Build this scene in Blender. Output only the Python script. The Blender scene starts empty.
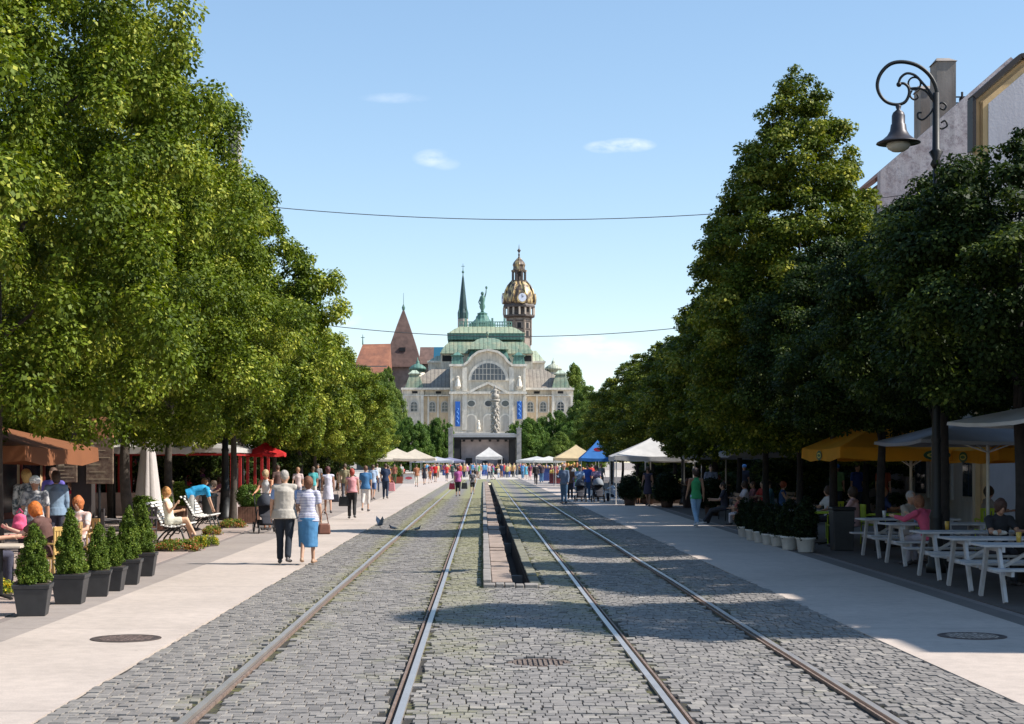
import bpy, math, random
import numpy as np
from mathutils import Vector, Matrix, noise as mnoise
PI = math.pi
R = math.radians
rnd = random.Random(7)
scene = bpy.context.scene
COL = scene.collection
F, H, CX, HY = 1600.0, 1.9, 483.0, 462.0      # focal length in px, eye height, vanishing point

def gp(px, py):                                # ground point seen at a pixel of the photo
    Y = F * H / (py - HY)
    return ((px - CX) / F * Y, Y)
def ax(px, Y): return (px - CX) / F * Y
def az(py, Y): return H + (HY - py) / F * Y

# ---------------------------------------------------------------- materials
def newmat(name):
    m = bpy.data.materials.new(name); m.use_nodes = True
    nt = m.node_tree
    b = nt.nodes['Principled BSDF']
    return m, nt, b
def N(nt, t, **kw):
    n = nt.nodes.new(t)
    for k, v in kw.items():
        if k in n.inputs: n.inputs[k].default_value = v
        else: setattr(n, k, v)
    return n
def L(nt, a, b): nt.links.new(a, b)
def mixc(nt, fac, a, b, mode='MIX'):
    n = nt.nodes.new('ShaderNodeMix'); n.data_type = 'RGBA'; n.blend_type = mode
    for sock, v in ((n.inputs[0], fac), (n.inputs[6], a), (n.inputs[7], b)):
        if hasattr(v, 'is_linked'): L(nt, v, sock)
        elif isinstance(v, (int, float)): sock.default_value = v
        else: sock.default_value = (*v[:3], 1)
    return n.outputs[2]
def mathn(nt, op, a, b=0.0, clamp=False):
    n = nt.nodes.new('ShaderNodeMath'); n.operation = op; n.use_clamp = clamp
    for s, v in ((n.inputs[0], a), (n.inputs[1], b)):
        if hasattr(v, 'is_linked'): L(nt, v, s)
        else: s.default_value = v
    return n.outputs[0]
def ramp(nt, fac, pts):
    n = nt.nodes.new('ShaderNodeValToRGB'); L(nt, fac, n.inputs[0])
    e = n.color_ramp.elements
    while len(e) < len(pts): e.new(0.5)
    for q, (p, c) in zip(e, pts):
        q.position = p
        q.color = (c, c, c, 1) if isinstance(c, (int, float)) else (*c[:3], 1)
    return n.outputs[0]
def noise(nt, vec, scale, detail=4, rough=0.55):
    n = nt.nodes.new('ShaderNodeTexNoise'); n.inputs['Scale'].default_value = scale
    n.inputs['Detail'].default_value = detail; n.inputs['Roughness'].default_value = rough
    if vec is not None: L(nt, vec, n.inputs['Vector'])
    return n.outputs[0]
def bump(nt, b, h, strength=0.3, dist=0.01):
    n = nt.nodes.new('ShaderNodeBump'); n.inputs['Strength'].default_value = strength
    n.inputs['Distance'].default_value = dist; L(nt, h, n.inputs['Height']); L(nt, n.outputs[0], b.inputs['Normal'])
_mc = {}
def M(col, rough=0.7, metal=0.0, var=0.15, scale=6.0, bmp=0.15, sheen=0.0, name='paint'):
    """plain procedural material: base colour with noise variation and a light bump"""
    k = (tuple(round(c, 3) for c in col), rough, metal, var, scale, bmp, name)
    if k in _mc: return _mc[k]
    m, nt, b = newmat(name)
    tc = N(nt, 'ShaderNodeTexCoord').outputs['Object']
    n1 = noise(nt, tc, scale, 5)
    f = ramp(nt, n1, [(0.3, 1 - var), (0.7, 1 + var * 0.6)])
    c = mixc(nt, 1.0, col, f, 'MULTIPLY')
    L(nt, c, b.inputs['Base Color'])
    b.inputs['Roughness'].default_value = rough; b.inputs['Metallic'].default_value = metal
    if bmp: bump(nt, b, noise(nt, tc, scale * 6, 4), bmp, 0.01)
    _mc[k] = m
    return m
def fabric(col, name='fabric'): return M(col, 0.85, 0, 0.12, 9, 0.25, name=name)
def wall_mat(col, stain=0.25, name='plaster'):
    k = ('w', tuple(col), stain)
    if k in _mc: return _mc[k]
    m, nt, b = newmat(name)
    tc = N(nt, 'ShaderNodeTexCoord').outputs['Object']
    mp = N(nt, 'ShaderNodeMapping'); L(nt, tc, mp.inputs[0]); mp.inputs['Scale'].default_value = (1.6, 1.6, 0.35)
    n1 = noise(nt, mp.outputs[0], 1.3, 6, 0.65)
    n2 = noise(nt, tc, 0.5, 5, 0.6)
    f = mathn(nt, 'MULTIPLY', ramp(nt, n1, [(0.35, 1 - stain), (0.62, 1.0)]), ramp(nt, n2, [(0.3, 1 - stain * .6), (0.7, 1.05)]))
    L(nt, mixc(nt, 1.0, col, f, 'MULTIPLY'), b.inputs['Base Color'])
    b.inputs['Roughness'].default_value = 0.9
    bump(nt, b, noise(nt, tc, 14, 5), 0.25, 0.02)
    _mc[k] = m
    return m
def roof_mat(col, col2, seam=1.2, name='roof', rough=0.6, horiz=False):
    k = ('r', tuple(col), tuple(col2), seam, horiz)
    if k in _mc: return _mc[k]
    m, nt, b = newmat(name)
    tc = N(nt, 'ShaderNodeTexCoord').outputs['Object']
    n1 = noise(nt, tc, 0.35, 6, 0.7); n2 = noise(nt, tc, 2.5, 4)
    c = mixc(nt, ramp(nt, n1, [(0.38, 0.0), (0.62, 1.0)]), col, col2)
    c = mixc(nt, 1.0, c, ramp(nt, n2, [(0.25, 0.75), (0.75, 1.15)]), 'MULTIPLY')
    w = N(nt, 'ShaderNodeTexWave'); w.wave_type = 'BANDS'; w.bands_direction = 'Z' if horiz else 'X'
    w.inputs['Scale'].default_value = 0.314 / seam * (1.0); L(nt, tc, w.inputs['Vector'])
    w.inputs['Distortion'].default_value = 0.0
    s = ramp(nt, w.outputs[1], [(0.0, 0.55), (0.16, 1.0)])
    c = mixc(nt, 1.0, c, s, 'MULTIPLY')
    L(nt, c, b.inputs['Base Color']); b.inputs['Roughness'].default_value = rough
    bump(nt, b, w.outputs[1], 0.35, 0.05)
    _mc[k] = m
    return m
def glass_mat(col=(0.03, 0.04, 0.05), rough=0.08, name='window_glass'):
    k = ('g', col, rough)
    if k in _mc: return _mc[k]
    m, nt, b = newmat(name)
    tc = N(nt, 'ShaderNodeTexCoord').outputs['Object']
    n1 = noise(nt, tc, 0.9, 3)
    L(nt, mixc(nt, n1, [c * 0.5 for c in col], [c * 1.6 for c in col]), b.inputs['Base Color'])
    b.inputs['Roughness'].default_value = rough
    b.inputs['Specular IOR Level'].default_value = 0.8
    bump(nt, b, noise(nt, tc, 1.7, 2), 0.06, 0.02)
    _mc[k] = m
    return m

# ---------------------------------------------------------------- mesh builder
class MB:
    def __init__(s): s.v = []; s.f = []; s.mi = []
    def add(s, vs, fs, mi=0):
        o = len(s.v); s.v += [tuple(v) for v in vs]; s.f += [tuple(i + o for i in f) for f in fs]; s.mi += [mi] * len(fs)
        return s
    def box(s, x0, x1, y0, y1, z0, z1, mi=0):
        return s.add([(x0,y0,z0),(x1,y0,z0),(x1,y1,z0),(x0,y1,z0),(x0,y0,z1),(x1,y0,z1),(x1,y1,z1),(x0,y1,z1)],
                     [(0,3,2,1),(4,5,6,7),(0,1,5,4),(1,2,6,5),(2,3,7,6),(3,0,4,7)], mi)
    def cbox(s, c, d, mi=0, rot=None):
        vs = []
        for z in (-.5, .5):
            for x, y in ((-.5,-.5),(.5,-.5),(.5,.5),(-.5,.5)):
                p = Vector((x*d[0], y*d[1], z*d[2]))
                if rot is not None: p = rot @ p
                vs.append(p + Vector(c))
        return s.add(vs, [(0,3,2,1),(4,5,6,7),(0,1,5,4),(1,2,6,5),(2,3,7,6),(3,0,4,7)], mi)
    def frus(s, b, t, z0, z1, mi=0, cap=True):
        """b, t = (x0,x1,y0,y1) rectangles at z0 and z1"""
        vs = [(b[0],b[2],z0),(b[1],b[2],z0),(b[1],b[3],z0),(b[0],b[3],z0),(t[0],t[2],z1),(t[1],t[2],z1),(t[1],t[3],z1),(t[0],t[3],z1)]
        return s.add(vs, [(0,3,2,1),(4,5,6,7),(0,1,5,4),(1,2,6,5),(2,3,7,6),(3,0,4,7)], mi)
    def bar(s, a, b, w, h=None, mi=0):
        a, b = Vector(a), Vector(b); h = h or w
        d = (b - a); ln = d.length
        if ln < 1e-6: return s
        d.normalize(); up = Vector((0,0,1)) if abs(d.z) < 0.95 else Vector((0,1,0))
        sx = d.cross(up).normalized(); uz = sx.cross(d)
        vs = []
        for p in (a, b):
            for i, j in ((-1,-1),(1,-1),(1,1),(-1,1)): vs.append(p + sx*(i*w/2) + uz*(j*h/2))
        return s.add(vs, [(0,3,2,1),(4,5,6,7),(0,1,5,4),(1,2,6,5),(2,3,7,6),(3,0,4,7)], mi)
    def tube(s, pts, rad, n=8, mi=0, cap=True):
        pts = [Vector(p) for p in pts]
        if not isinstance(rad, (list, tuple)): rad = [rad] * len(pts)
        o = []; prev = None
        for i, p in enumerate(pts):
            d = (pts[min(i+1, len(pts)-1)] - pts[max(i-1, 0)]).normalized()
            if prev is None:
                a = Vector((0,0,1)) if abs(d.z) < 0.9 else Vector((1,0,0)); u = d.cross(a).normalized()
            else: u = (prev - d * prev.dot(d)).normalized()
            prev = u; w = d.cross(u)
            o += [p + (u*math.cos(2*PI*k/n) + w*math.sin(2*PI*k/n)) * rad[i] for k in range(n)]
        fs = []
        for i in range(len(pts)-1):
            for k in range(n):
                k2 = (k+1) % n; fs.append((i*n+k, i*n+k2, (i+1)*n+k2, (i+1)*n+k))
        if cap: fs.append(tuple(range(n))[::-1]); fs.append(tuple((len(pts)-1)*n+k for k in range(n)))
        return s.add(o, fs, mi)
    def lathe(s, prof, c=(0,0), n=16, mi=0, sx=1.0, sy=1.0, phase=0.0, cap=True):
        o = []; fs = []
        for r, z in prof:
            o += [(c[0]+r*sx*math.cos(2*PI*(k+phase)/n), c[1]+r*sy*math.sin(2*PI*(k+phase)/n), z) for k in range(n)]
        for i in range(len(prof)-1):
            for k in range(n):
                k2 = (k+1) % n; fs.append((i*n+k, i*n+k2, (i+1)*n+k2, (i+1)*n+k))
        if cap: fs.append(tuple(range(n))[::-1]); fs.append(tuple((len(prof)-1)*n+k for k in range(n)))
        return s.add(o, fs, mi)
    def prism(s, poly, y0, y1, mi=0):
        """poly in (x,z), extruded along y"""
        n = len(poly)
        vs = [(x, y0, z) for x, z in poly] + [(x, y1, z) for x, z in poly]
        fs = [tuple(range(n)), tuple(range(2*n-1, n-1, -1))]
        for k in range(n): k2 = (k+1) % n; fs.append((k, k+n, k2+n, k2))
        return s.add(vs, fs, mi)
    def prismx(s, poly, x0, x1, mi=0):
        n = len(poly)
        vs = [(x0, y, z) for y, z in poly] + [(x1, y, z) for y, z in poly]
        fs = [tuple(range(n-1, -1, -1)), tuple(range(n, 2*n))]
        for k in range(n): k2 = (k+1) % n; fs.append((k, k2, k2+n, k+n))
        return s.add(vs, fs, mi)
    def caps(s, p0, r0, p1, r1, side=(1,0,0), n=10, mi=0):
        """closed tapered capsule with elliptical section: r = (side radius, other radius)"""
        p0, p1 = Vector(p0), Vector(p1)
        if not isinstance(r0, tuple): r0 = (r0, r0)
        if not isinstance(r1, tuple): r1 = (r1, r1)
        d = p1 - p0
        if d.length < 1e-5: d = Vector((0,0,1e-4)); p1 = p0 + d
        d.normalize(); sd = Vector(side); sd = (sd - d*sd.dot(d))
        if sd.length < 0.1: sd = Vector((0,1,0)); sd = sd - d*sd.dot(d)
        sd.normalize(); ot = d.cross(sd)
        rings = []
        for a in (-75, -45, -15): rings.append((p0 + d*math.sin(R(a))*min(r0), r0, math.cos(R(a))))
        for a in (15, 45, 75): rings.append((p1 + d*math.sin(R(a))*min(r1), r1, math.cos(R(a))))
        o = []; fs = []
        for c, r, k in rings:
            o += [c + sd*(r[0]*k*math.cos(2*PI*j/n)) + ot*(r[1]*k*math.sin(2*PI*j/n)) for j in range(n)]
        for i in range(len(rings)-1):
            for j in range(n):
                j2 = (j+1) % n; fs.append((i*n+j, i*n+j2, (i+1)*n+j2, (i+1)*n+j))
        fs.append(tuple(range(n))[::-1]); fs.append(tuple((len(rings)-1)*n+j for j in range(n)))
        return s.add(o, fs, mi)
    def trunc(s, p0, r0, p1, r1, side=(1,0,0), n=18, mi=0):
        """closed elliptical frustum with flat ends"""
        p0, p1 = Vector(p0), Vector(p1); d = (p1-p0).normalized(); sd = Vector(side); sd = (sd - d*sd.dot(d)).normalized(); ot = d.cross(sd)
        o = [c + sd*(r[0]*math.cos(2*PI*j/n)) + ot*(r[1]*math.sin(2*PI*j/n)) for c, r in ((p0, r0), (p1, r1)) for j in range(n)]
        fs = [(j, (j+1) % n, n+(j+1) % n, n+j) for j in range(n)] + [tuple(range(n))[::-1], tuple(range(n, 2*n))]
        return s.add(o, fs, mi)
    def ell(s, c, r, n=12, m=8, mi=0, rot=None):
        o = []; fs = []
        for i in range(1, m):
            t = PI*i/m
            for k in range(n):
                p = Vector((r[0]*math.sin(t)*math.cos(2*PI*k/n), r[1]*math.sin(t)*math.sin(2*PI*k/n), -r[2]*math.cos(t)))
                if rot is not None: p = rot @ p
                o.append(p + Vector(c))
        for e in (-1, 1):
            p = Vector((0,0,e*r[2]))
            if rot is not None: p = rot @ p
            o.append(p + Vector(c))
        for i in range(m-2):
            for k in range(n):
                k2 = (k+1) % n; fs.append((i*n+k, i*n+k2, (i+1)*n+k2, (i+1)*n+k))
        b, t = len(o)-2, len(o)-1
        for k in range(n):
            k2 = (k+1) % n; fs.append((b, k2, k)); fs.append((t, (m-2)*n+k, (m-2)*n+k2))
        return s.add(o, fs, mi)

def obj(name, mb, mat, parent=None, smooth=False, loc=None, bevel=0.0):
    me = bpy.data.meshes.new(name)
    me.from_pydata(mb.v, [], mb.f)
    mats = mat if isinstance(mat, (list, tuple)) else [mat]
    for m in mats: me.materials.append(m)
    if len(mats) > 1: me.polygons.foreach_set('material_index', mb.mi)
    if smooth: me.polygons.foreach_set('use_smooth', [True]*len(me.polygons))
    me.update()
    o = bpy.data.objects.new(name, me); COL.objects.link(o)
    if parent: o.parent = parent
    if loc: o.location = loc
    if bevel:
        bv = o.modifiers.new('bevel', 'BEVEL'); bv.width = bevel; bv.segments = 2; bv.limit_method = 'ANGLE'; bv.angle_limit = R(35)
    return o
def islands(mb):
    """split a builder into its separate pieces"""
    par = list(range(len(mb.v)))
    def find(a):
        while par[a] != a: par[a] = par[par[a]]; a = par[a]
        return a
    for f in mb.f:
        r = find(f[0])
        for i in f[1:]: par[find(i)] = r
    grp = {}
    for k, f in enumerate(mb.f): grp.setdefault(find(f[0]), []).append(k)
    out = []
    for fs in grp.values():
        m = MB(); mp = {}
        for k in fs:
            for i in mb.f[k]:
                if i not in mp: mp[i] = len(m.v); m.v.append(mb.v[i])
            m.f.append(tuple(mp[i] for i in mb.f[k])); m.mi.append(mb.mi[k])
        out.append(m)
    return out
def objs(name, mb, mat, parent=None, **k):
    return [obj(name, m, mat, parent, **k) for m in islands(mb)]
def tag(o, label=None, cat=None, group=None, kind=None):
    if label: o['label'] = label
    if cat: o['category'] = cat
    if group: o['group'] = group
    if kind: o['kind'] = kind
    return o
def thing(name, label, cat, loc=(0,0,0), rz=0.0, group=None):
    o = bpy.data.objects.new(name, None); COL.objects.link(o); o.empty_display_size = 0.2
    o.location = loc; o.rotation_euler = (0,0,rz)
    return tag(o, label, cat, group)
KIDS = {}
def kids(o):
    return [c for c in bpy.data.objects if c.parent == o]
def copy_tree(root, loc=None, rz=None, label=None, group=None, sc=None):
    def rec(o, par):
        c = o.copy(); COL.objects.link(c)
        if par is not None: c.parent = par
        for ch in kids(o): rec(ch, c)
        return c
    c = rec(root, None)
    if loc is not None: c.location = loc
    if rz is not None: c.rotation_euler = (0,0,rz)
    if sc is not None: c.scale = sc if isinstance(sc, tuple) else (sc,sc,sc)
    if label: c['label'] = label
    if group: c['group'] = group
    return c
# ================================================================ camera, sun, sky
SUN_EL = R(43.5); SD = Vector((1.0, -0.12, 0)).normalized()
cam = bpy.data.cameras.new('camera'); co = bpy.data.objects.new('camera', cam); COL.objects.link(co)
co.location = (0, 0, H); co.rotation_euler = (R(90), 0, 0)
cam.sensor_width = 36; cam.lens = 36 * F / 1024
cam.shift_x = (512 - CX) / 1024; cam.shift_y = (HY - 362) / 1024
cam.clip_end = 6000; cam.clip_start = 0.3
scene.camera = co
sl = bpy.data.lights.new('sun', 'SUN'); so = bpy.data.objects.new('sun', sl); COL.objects.link(so)
sl.energy = 5.0; sl.angle = R(0.53); sl.color = (1.0, 0.945, 0.86)
tos = Vector((SD.x*math.cos(SUN_EL), SD.y*math.cos(SUN_EL), math.sin(SUN_EL)))
so.rotation_euler = tos.to_track_quat('Z', 'Y').to_euler(); so.location = (60, -20, 60)

w = bpy.data.worlds.new('World'); scene.world = w; w.use_nodes = True
nt = w.node_tree; bg = nt.nodes['Background']
sky = N(nt, 'ShaderNodeTexSky'); sky.sky_type = 'NISHITA'; sky.sun_disc = False
sky.sun_elevation = SUN_EL; sky.sun_rotation = math.atan2(SD.x, SD.y)
sky.air_density = 1.0; sky.dust_density = 0.0; sky.ozone_density = 1.2; sky.altitude = 900
bg.inputs['Strength'].default_value = 0.126
tc = N(nt, 'ShaderNodeTexCoord').outputs['Generated']
sep = N(nt, 'ShaderNodeSeparateXYZ'); L(nt, tc, sep.inputs[0])
u = mathn(nt, 'DIVIDE', sep.outputs[0], sep.outputs[1]); v = mathn(nt, 'DIVIDE', sep.outputs[2], sep.outputs[1])
cmb = N(nt, 'ShaderNodeCombineXYZ'); L(nt, u, cmb.inputs[0]); L(nt, v, cmb.inputs[1])
mp = N(nt, 'ShaderNodeMapping'); L(nt, cmb.outputs[0], mp.inputs[0]); mp.inputs['Scale'].default_value = (1, 2.4, 1)
nz = noise(nt, mp.outputs[0], 42, 6, 0.62)
cloud = None
for (px, py, wx, wy, st) in ((606,147,24,7,.95),(628,145,30,8,1.25),(433,158,22,10,.75),(446,164,16,7,.4),(575,345,40,12,1.1),(612,350,38,12,.95),(590,340,20,8,.9),(395,98,38,6,.35),(342,318,22,11,.8)):
    cu, cv = (px-CX)/F, (HY-py)/F
    du = mathn(nt, 'DIVIDE', mathn(nt, 'SUBTRACT', u, cu), wx/F); dv = mathn(nt, 'DIVIDE', mathn(nt, 'SUBTRACT', v, cv), wy/F)
    d2 = mathn(nt, 'ADD', mathn(nt, 'MULTIPLY', du, du), mathn(nt, 'MULTIPLY', dv, dv))
    g = mathn(nt, 'SUBTRACT', 1.0, d2, True)
    g = mathn(nt, 'MULTIPLY', mathn(nt, 'POWER', g, 1.2), st*.62)
    cloud = g if cloud is None else mathn(nt, 'MAXIMUM', cloud, g)
front = mathn(nt, 'GREATER_THAN', sep.outputs[1], 0.1)
cf = mathn(nt, 'MULTIPLY', cloud, ramp(nt, nz, [(0.34, 0.0), (0.68, 1.0)])); cf = mathn(nt, 'MULTIPLY', cf, front, True)
gm = N(nt, 'ShaderNodeGamma'); L(nt, sky.outputs[0], gm.inputs[0]); gm.inputs[1].default_value = 0.69
hs = N(nt, 'ShaderNodeHueSaturation'); L(nt, gm.outputs[0], hs.inputs['Color']); hs.inputs['Saturation'].default_value = 1.25; hs.inputs['Value'].default_value = 1.64
L(nt, mixc(nt, cf, hs.outputs[0], (7.0, 7.1, 7.4)), bg.inputs['Color'])

vs = scene.view_settings
vs.view_transform = 'Standard'; vs.look = 'None'; vs.gamma = 1; vs.use_curve_mapping = False
vs.exposure = 0.62

# ================================================================ ground, road, paths
YB0, YB1 = 24.0, 150.0                       # rill (stone channel) extent
CXL, CXR = 0.44, 0.715                        # channel opening
def gz(x, y=0):
    return 0.028 * math.cos(2*PI*(x - 0.45)/3.85) + 0.006*math.sin(y*0.45 + x)
def sheet(name, x0, x1, y0, y1, z, mat, holes=(), kind='structure', nx=1):
    m = MB(); m.add([(x0,y0,z),(x1,y0,z),(x1,y1,z),(x0,y1,z)], [(0,1,2,3)])
    o = obj(name, m, mat); tag(o, kind=kind); return o
# ground material: worn plaza paving
mg, nt, b = newmat('plaza_ground')
pos = N(nt, 'ShaderNodeNewGeometry').outputs['Position']
br = N(nt, 'ShaderNodeTexBrick'); L(nt, pos, br.inputs['Vector']); br.inputs['Scale'].default_value = 1.0
br.inputs['Brick Width'].default_value = 0.3; br.inputs['Row Height'].default_value = 0.2; br.inputs['Mortar Size'].default_value = 0.012
br.inputs['Color1'].default_value = (0.40,0.335,0.29,1); br.inputs['Color2'].default_value = (0.33,0.275,0.24,1); br.inputs['Mortar'].default_value = (0.17,0.14,0.12,1)
n1 = noise(nt, pos, 0.4, 6, 0.65); n2 = noise(nt, pos, 9, 5)
c = mixc(nt, 1.0, br.outputs[0], ramp(nt, n1, [(0.3,0.72),(0.7,1.1)]), 'MULTIPLY'); c = mixc(nt, 1.0, c, ramp(nt, n2, [(0.3,0.8),(0.7,1.12)]), 'MULTIPLY')
L(nt, c, b.inputs['Base Color']); b.inputs['Roughness'].default_value = 0.85; bump(nt, b, n2, 0.3, 0.01)
g = MB(); GZ = -0.05
def rect(x0,x1,y0,y1): g.add([(x0,y0,GZ),(x1,y0,GZ),(x1,y1,GZ),(x0,y1,GZ)], [(0,1,2,3)])
rect(-2500,2500,-200,YB0); rect(-2500,2500,YB1,5000); rect(-2500,CXL,YB0,YB1); rect(CXR,2500,YB0,YB1)
tag(obj('ground', g, mg), kind='structure')

def stone_color(nt, pos, per=None):
    """cool grey setts with moss along rails, joints and the stone channel"""
    if per is not None: rv = per
    else: rv = noise(nt, pos, 11, 3)
    base = ramp(nt, rv, [(0.0,(0.13,0.118,0.11)),(0.3,(0.195,0.177,0.163)),(0.55,(0.235,0.213,0.195)),(0.8,(0.27,0.245,0.222)),(1.0,(0.34,0.305,0.265))])
    n2 = noise(nt, pos, 30, 4, 0.7)
    c = mixc(nt, 1.0, base, ramp(nt, n2, [(0.3,0.82),(0.7,1.12)]), 'MULTIPLY')
    sp = N(nt, 'ShaderNodeSeparateXYZ'); L(nt, pos, sp.inputs[0])
    x = mathn(nt, 'DIVIDE', mathn(nt, 'ADD', sp.outputs[0], 4.0), 9.0)
    def p(v): return (v + 4) / 9
    band = ramp(nt, x, [(p(-3.3),.35),(p(-2.7),.05),(p(-2.33),.75),(p(-2.03),.7),(p(-1.5),.05),(p(-.72),.7),(p(-.1),.95),(p(0.5),.1),(p(1.1),.85),(p(1.52),.85),(p(1.72),.3),(p(2.2),.05),(p(3.1),.6),(p(3.5),.05)])
    yy = ramp(nt, mathn(nt, 'DIVIDE', sp.outputs[1], 100.0), [(0.12,.20),(0.24,.38),(0.5,.7),(0.9,1.0)])
    nm = noise(nt, pos, 1.3, 6, 0.7); nm2 = noise(nt, pos, 14, 4, 0.7)
    k = mathn(nt, 'MULTIPLY', band, yy); k = mathn(nt, 'ADD', k, mathn(nt, 'MULTIPLY', nm, 0.9)); k = mathn(nt, 'ADD', k, mathn(nt, 'MULTIPLY', nm2, 0.6))
    msk = ramp(nt, mathn(nt, 'SUBTRACT', k, 0.62), [(0.28, 0.0), (0.62, 0.8)])
    return c, msk
def cobble_mat(name, use_attr):
    m, nt, b = newmat(name)
    pos = N(nt, 'ShaderNodeNewGeometry').outputs['Position']
    per = None
    if use_attr:
        a = N(nt, 'ShaderNodeAttribute'); a.attribute_name = 'tone'; per = a.outputs['Fac']
    c, msk = stone_color(nt, pos, per)
    if not use_attr:
        br = N(nt, 'ShaderNodeTexBrick'); L(nt, pos, br.inputs['Vector']); br.inputs['Scale'].default_value = 1
        br.inputs['Brick Width'].default_value = 0.11; br.inputs['Row Height'].default_value = 0.15; br.inputs['Mortar Size'].default_value = 0.008
        br.inputs['Color1'].default_value = (1,1,1,1); br.inputs['Color2'].default_value = (.88,.88,.88,1); br.inputs['Mortar'].default_value = (.45,.43,.4,1)
        c = mixc(nt, 1.0, c, br.outputs[0], 'MULTIPLY')
    c = mixc(nt, mathn(nt, 'MULTIPLY', msk, 0.62 if use_attr else 0.8), c, (0.27,0.26,0.08))
    L(nt, c, b.inputs['Base Color']); b.inputs['Roughness'].default_value = 0.72
    bump(nt, b, noise(nt, pos, 45, 4), 0.5, 0.006)
    return m
m_cob = cobble_mat('cobble_stone', True); m_cobfar = cobble_mat('cobble_paving', False)
mj, nt, b = newmat('joint_soil')
pos = N(nt, 'ShaderNodeNewGeometry').outputs['Position']
c, msk = stone_color(nt, pos)
L(nt, mixc(nt, msk, (0.030,0.026,0.022), (0.20,0.20,0.035)), b.inputs['Base Color']); b.inputs['Roughness'].default_value = 0.95

XL, XR = -3.24, 4.16
RAILS = (-2.18, -0.66, 1.49, 3.02)
# bedding sheet under the stones, following the dips of the tracks
def strip_grid(x0, x1, y0, y1, nx, ny, dz):
    m = MB(); vs = []; fs = []
    for j in range(ny+1):
        y = y0 + (y1-y0)*j/ny
        for i in range(nx+1):
            x = x0 + (x1-x0)*i/nx; vs.append((x, y, gz(x, y) + dz))
    for j in range(ny):
        for i in range(nx): a = j*(nx+1)+i; fs.append((a, a+1, a+nx+2, a+nx+1))
    m.add(vs, fs); return m
YC = 84.0
bed = strip_grid(XL, XR, 8.0, YB0, 36, 30, -0.020)
b2 = strip_grid(XL, CXL-.02, YB0, YC, 18, 30, -0.020); bed.add(b2.v, b2.f)
b3 = strip_grid(CXR+.02, XR, YB0, YC, 18, 30, -0.020); bed.add(b3.v, b3.f)
tag(obj('road_bedding', bed, mj), kind='structure')
far = strip_grid(XL, CXL-.02, YC, YB1, 18, 60, -0.004)
b3 = strip_grid(CXR+.02, XR, YC, YB1, 18, 60, -0.004); far.add(b3.v, b3.f)
b4 = strip_grid(XL, XR, YB1, 175, 30, 10, -0.004); far.add(b4.v, b4.f)
tag(obj('cobbled_road_surface', far, m_cobfar), kind='structure')
# individual setts, laid in courses across the street, all in one sheet
rr = np.random.RandomState(3)
V = []; tone = []
y = 10.6
def blocked(x, yy, w):
    for r in RAILS:
        if abs(x - r) < 0.06 + w*0.45: return True
    if yy > YB0 - 0.08 and -0.01 - w*.45 < x < .895 + w*.45: return True
    return False
SW = 0.100
while y < YC:
    h = 0.125 * rr.uniform(0.85, 1.15)
    x = XL + rr.uniform(0, 0.05)
    wob = rr.uniform(0, 6)
    while x < XR - 0.04:
        ww = SW * rr.uniform(0.72, 1.3)
        cx_, cy_ = x + ww/2, y + h/2 + 0.009*math.sin(cxw := (x*1.7 + wob)) + rr.uniform(-.006,.006)
        if not blocked(cx_, cy_, ww) and not ((cx_-0.53)**2 + (cy_-14.97)**2 < 0.1):
            zc = gz(cx_, cy_) + rr.uniform(-0.005, 0.005)
            gx = rr.uniform(0.003, 0.011); gy = rr.uniform(0.005, 0.018)
            if rr.rand() < .16: gx += rr.uniform(.006,.02); gy += rr.uniform(.004,.014)
            tx, ty = rr.normal(0,.013), rr.normal(0,.013)
            a, bb = ww/2 - gx/2, h/2 - gy/2
            low = []; top = []
            for sx_, sy_ in ((-1,-1),(1,-1),(1,1),(-1,1)):
                jx, jy = rr.uniform(-.003,.003), rr.uniform(-.004,.004)
                lx, ly = sx_*a + jx, sy_*bb + jy
                low.append((cx_+lx, cy_+ly, zc-0.030 + tx*lx + ty*ly*0.5))
                ins = 0.965 if rr.rand() < .8 else 0.92
                top.append((cx_+lx*ins, cy_+ly*(ins+.02), zc + tx*lx + ty*ly))
            mid = [(l[0], l[1], t[2]-0.003) for l, t in zip(low, top)]
            V.append(low + mid + top); tone.append(min(1, max(0, rr.normal(0.5, 0.2))))
        x += ww
    y += h
V = np.array(V, dtype=np.float64); ns = len(V)
vflat = V.reshape(-1, 3)
base = (np.arange(ns)*12)[:, None, None]
q = []
for r_ in (0, 4):
    for k in range(4): q.append([r_+k, r_+(k+1)%4, r_+4+(k+1)%4, r_+4+k])
q.append([8,9,10,11])
faces = (base + np.array(q)[None]).reshape(-1, 4)
me = bpy.data.meshes.new('cobbled_road')
me.vertices.add(len(vflat)); me.vertices.foreach_set('co', vflat.ravel())
me.loops.add(faces.size); me.loops.foreach_set('vertex_index', faces.ravel().astype(np.int32))
me.polygons.add(len(faces)); me.polygons.foreach_set('loop_start', np.arange(0, faces.size, 4, dtype=np.int32)); me.polygons.foreach_set('loop_total', np.full(len(faces), 4, dtype=np.int32))
at = me.attributes.new('tone', 'FLOAT', 'POINT'); at.data.foreach_set('value', np.repeat(np.array(tone), 12))
me.materials.append(m_cob); me.update(calc_edges=True)
me.polygons.foreach_set('use_smooth', [False]*len(faces)); me.update()
o = bpy.data.objects.new('cobbled_road', me); COL.objects.link(o); tag(o, kind='structure')

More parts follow.
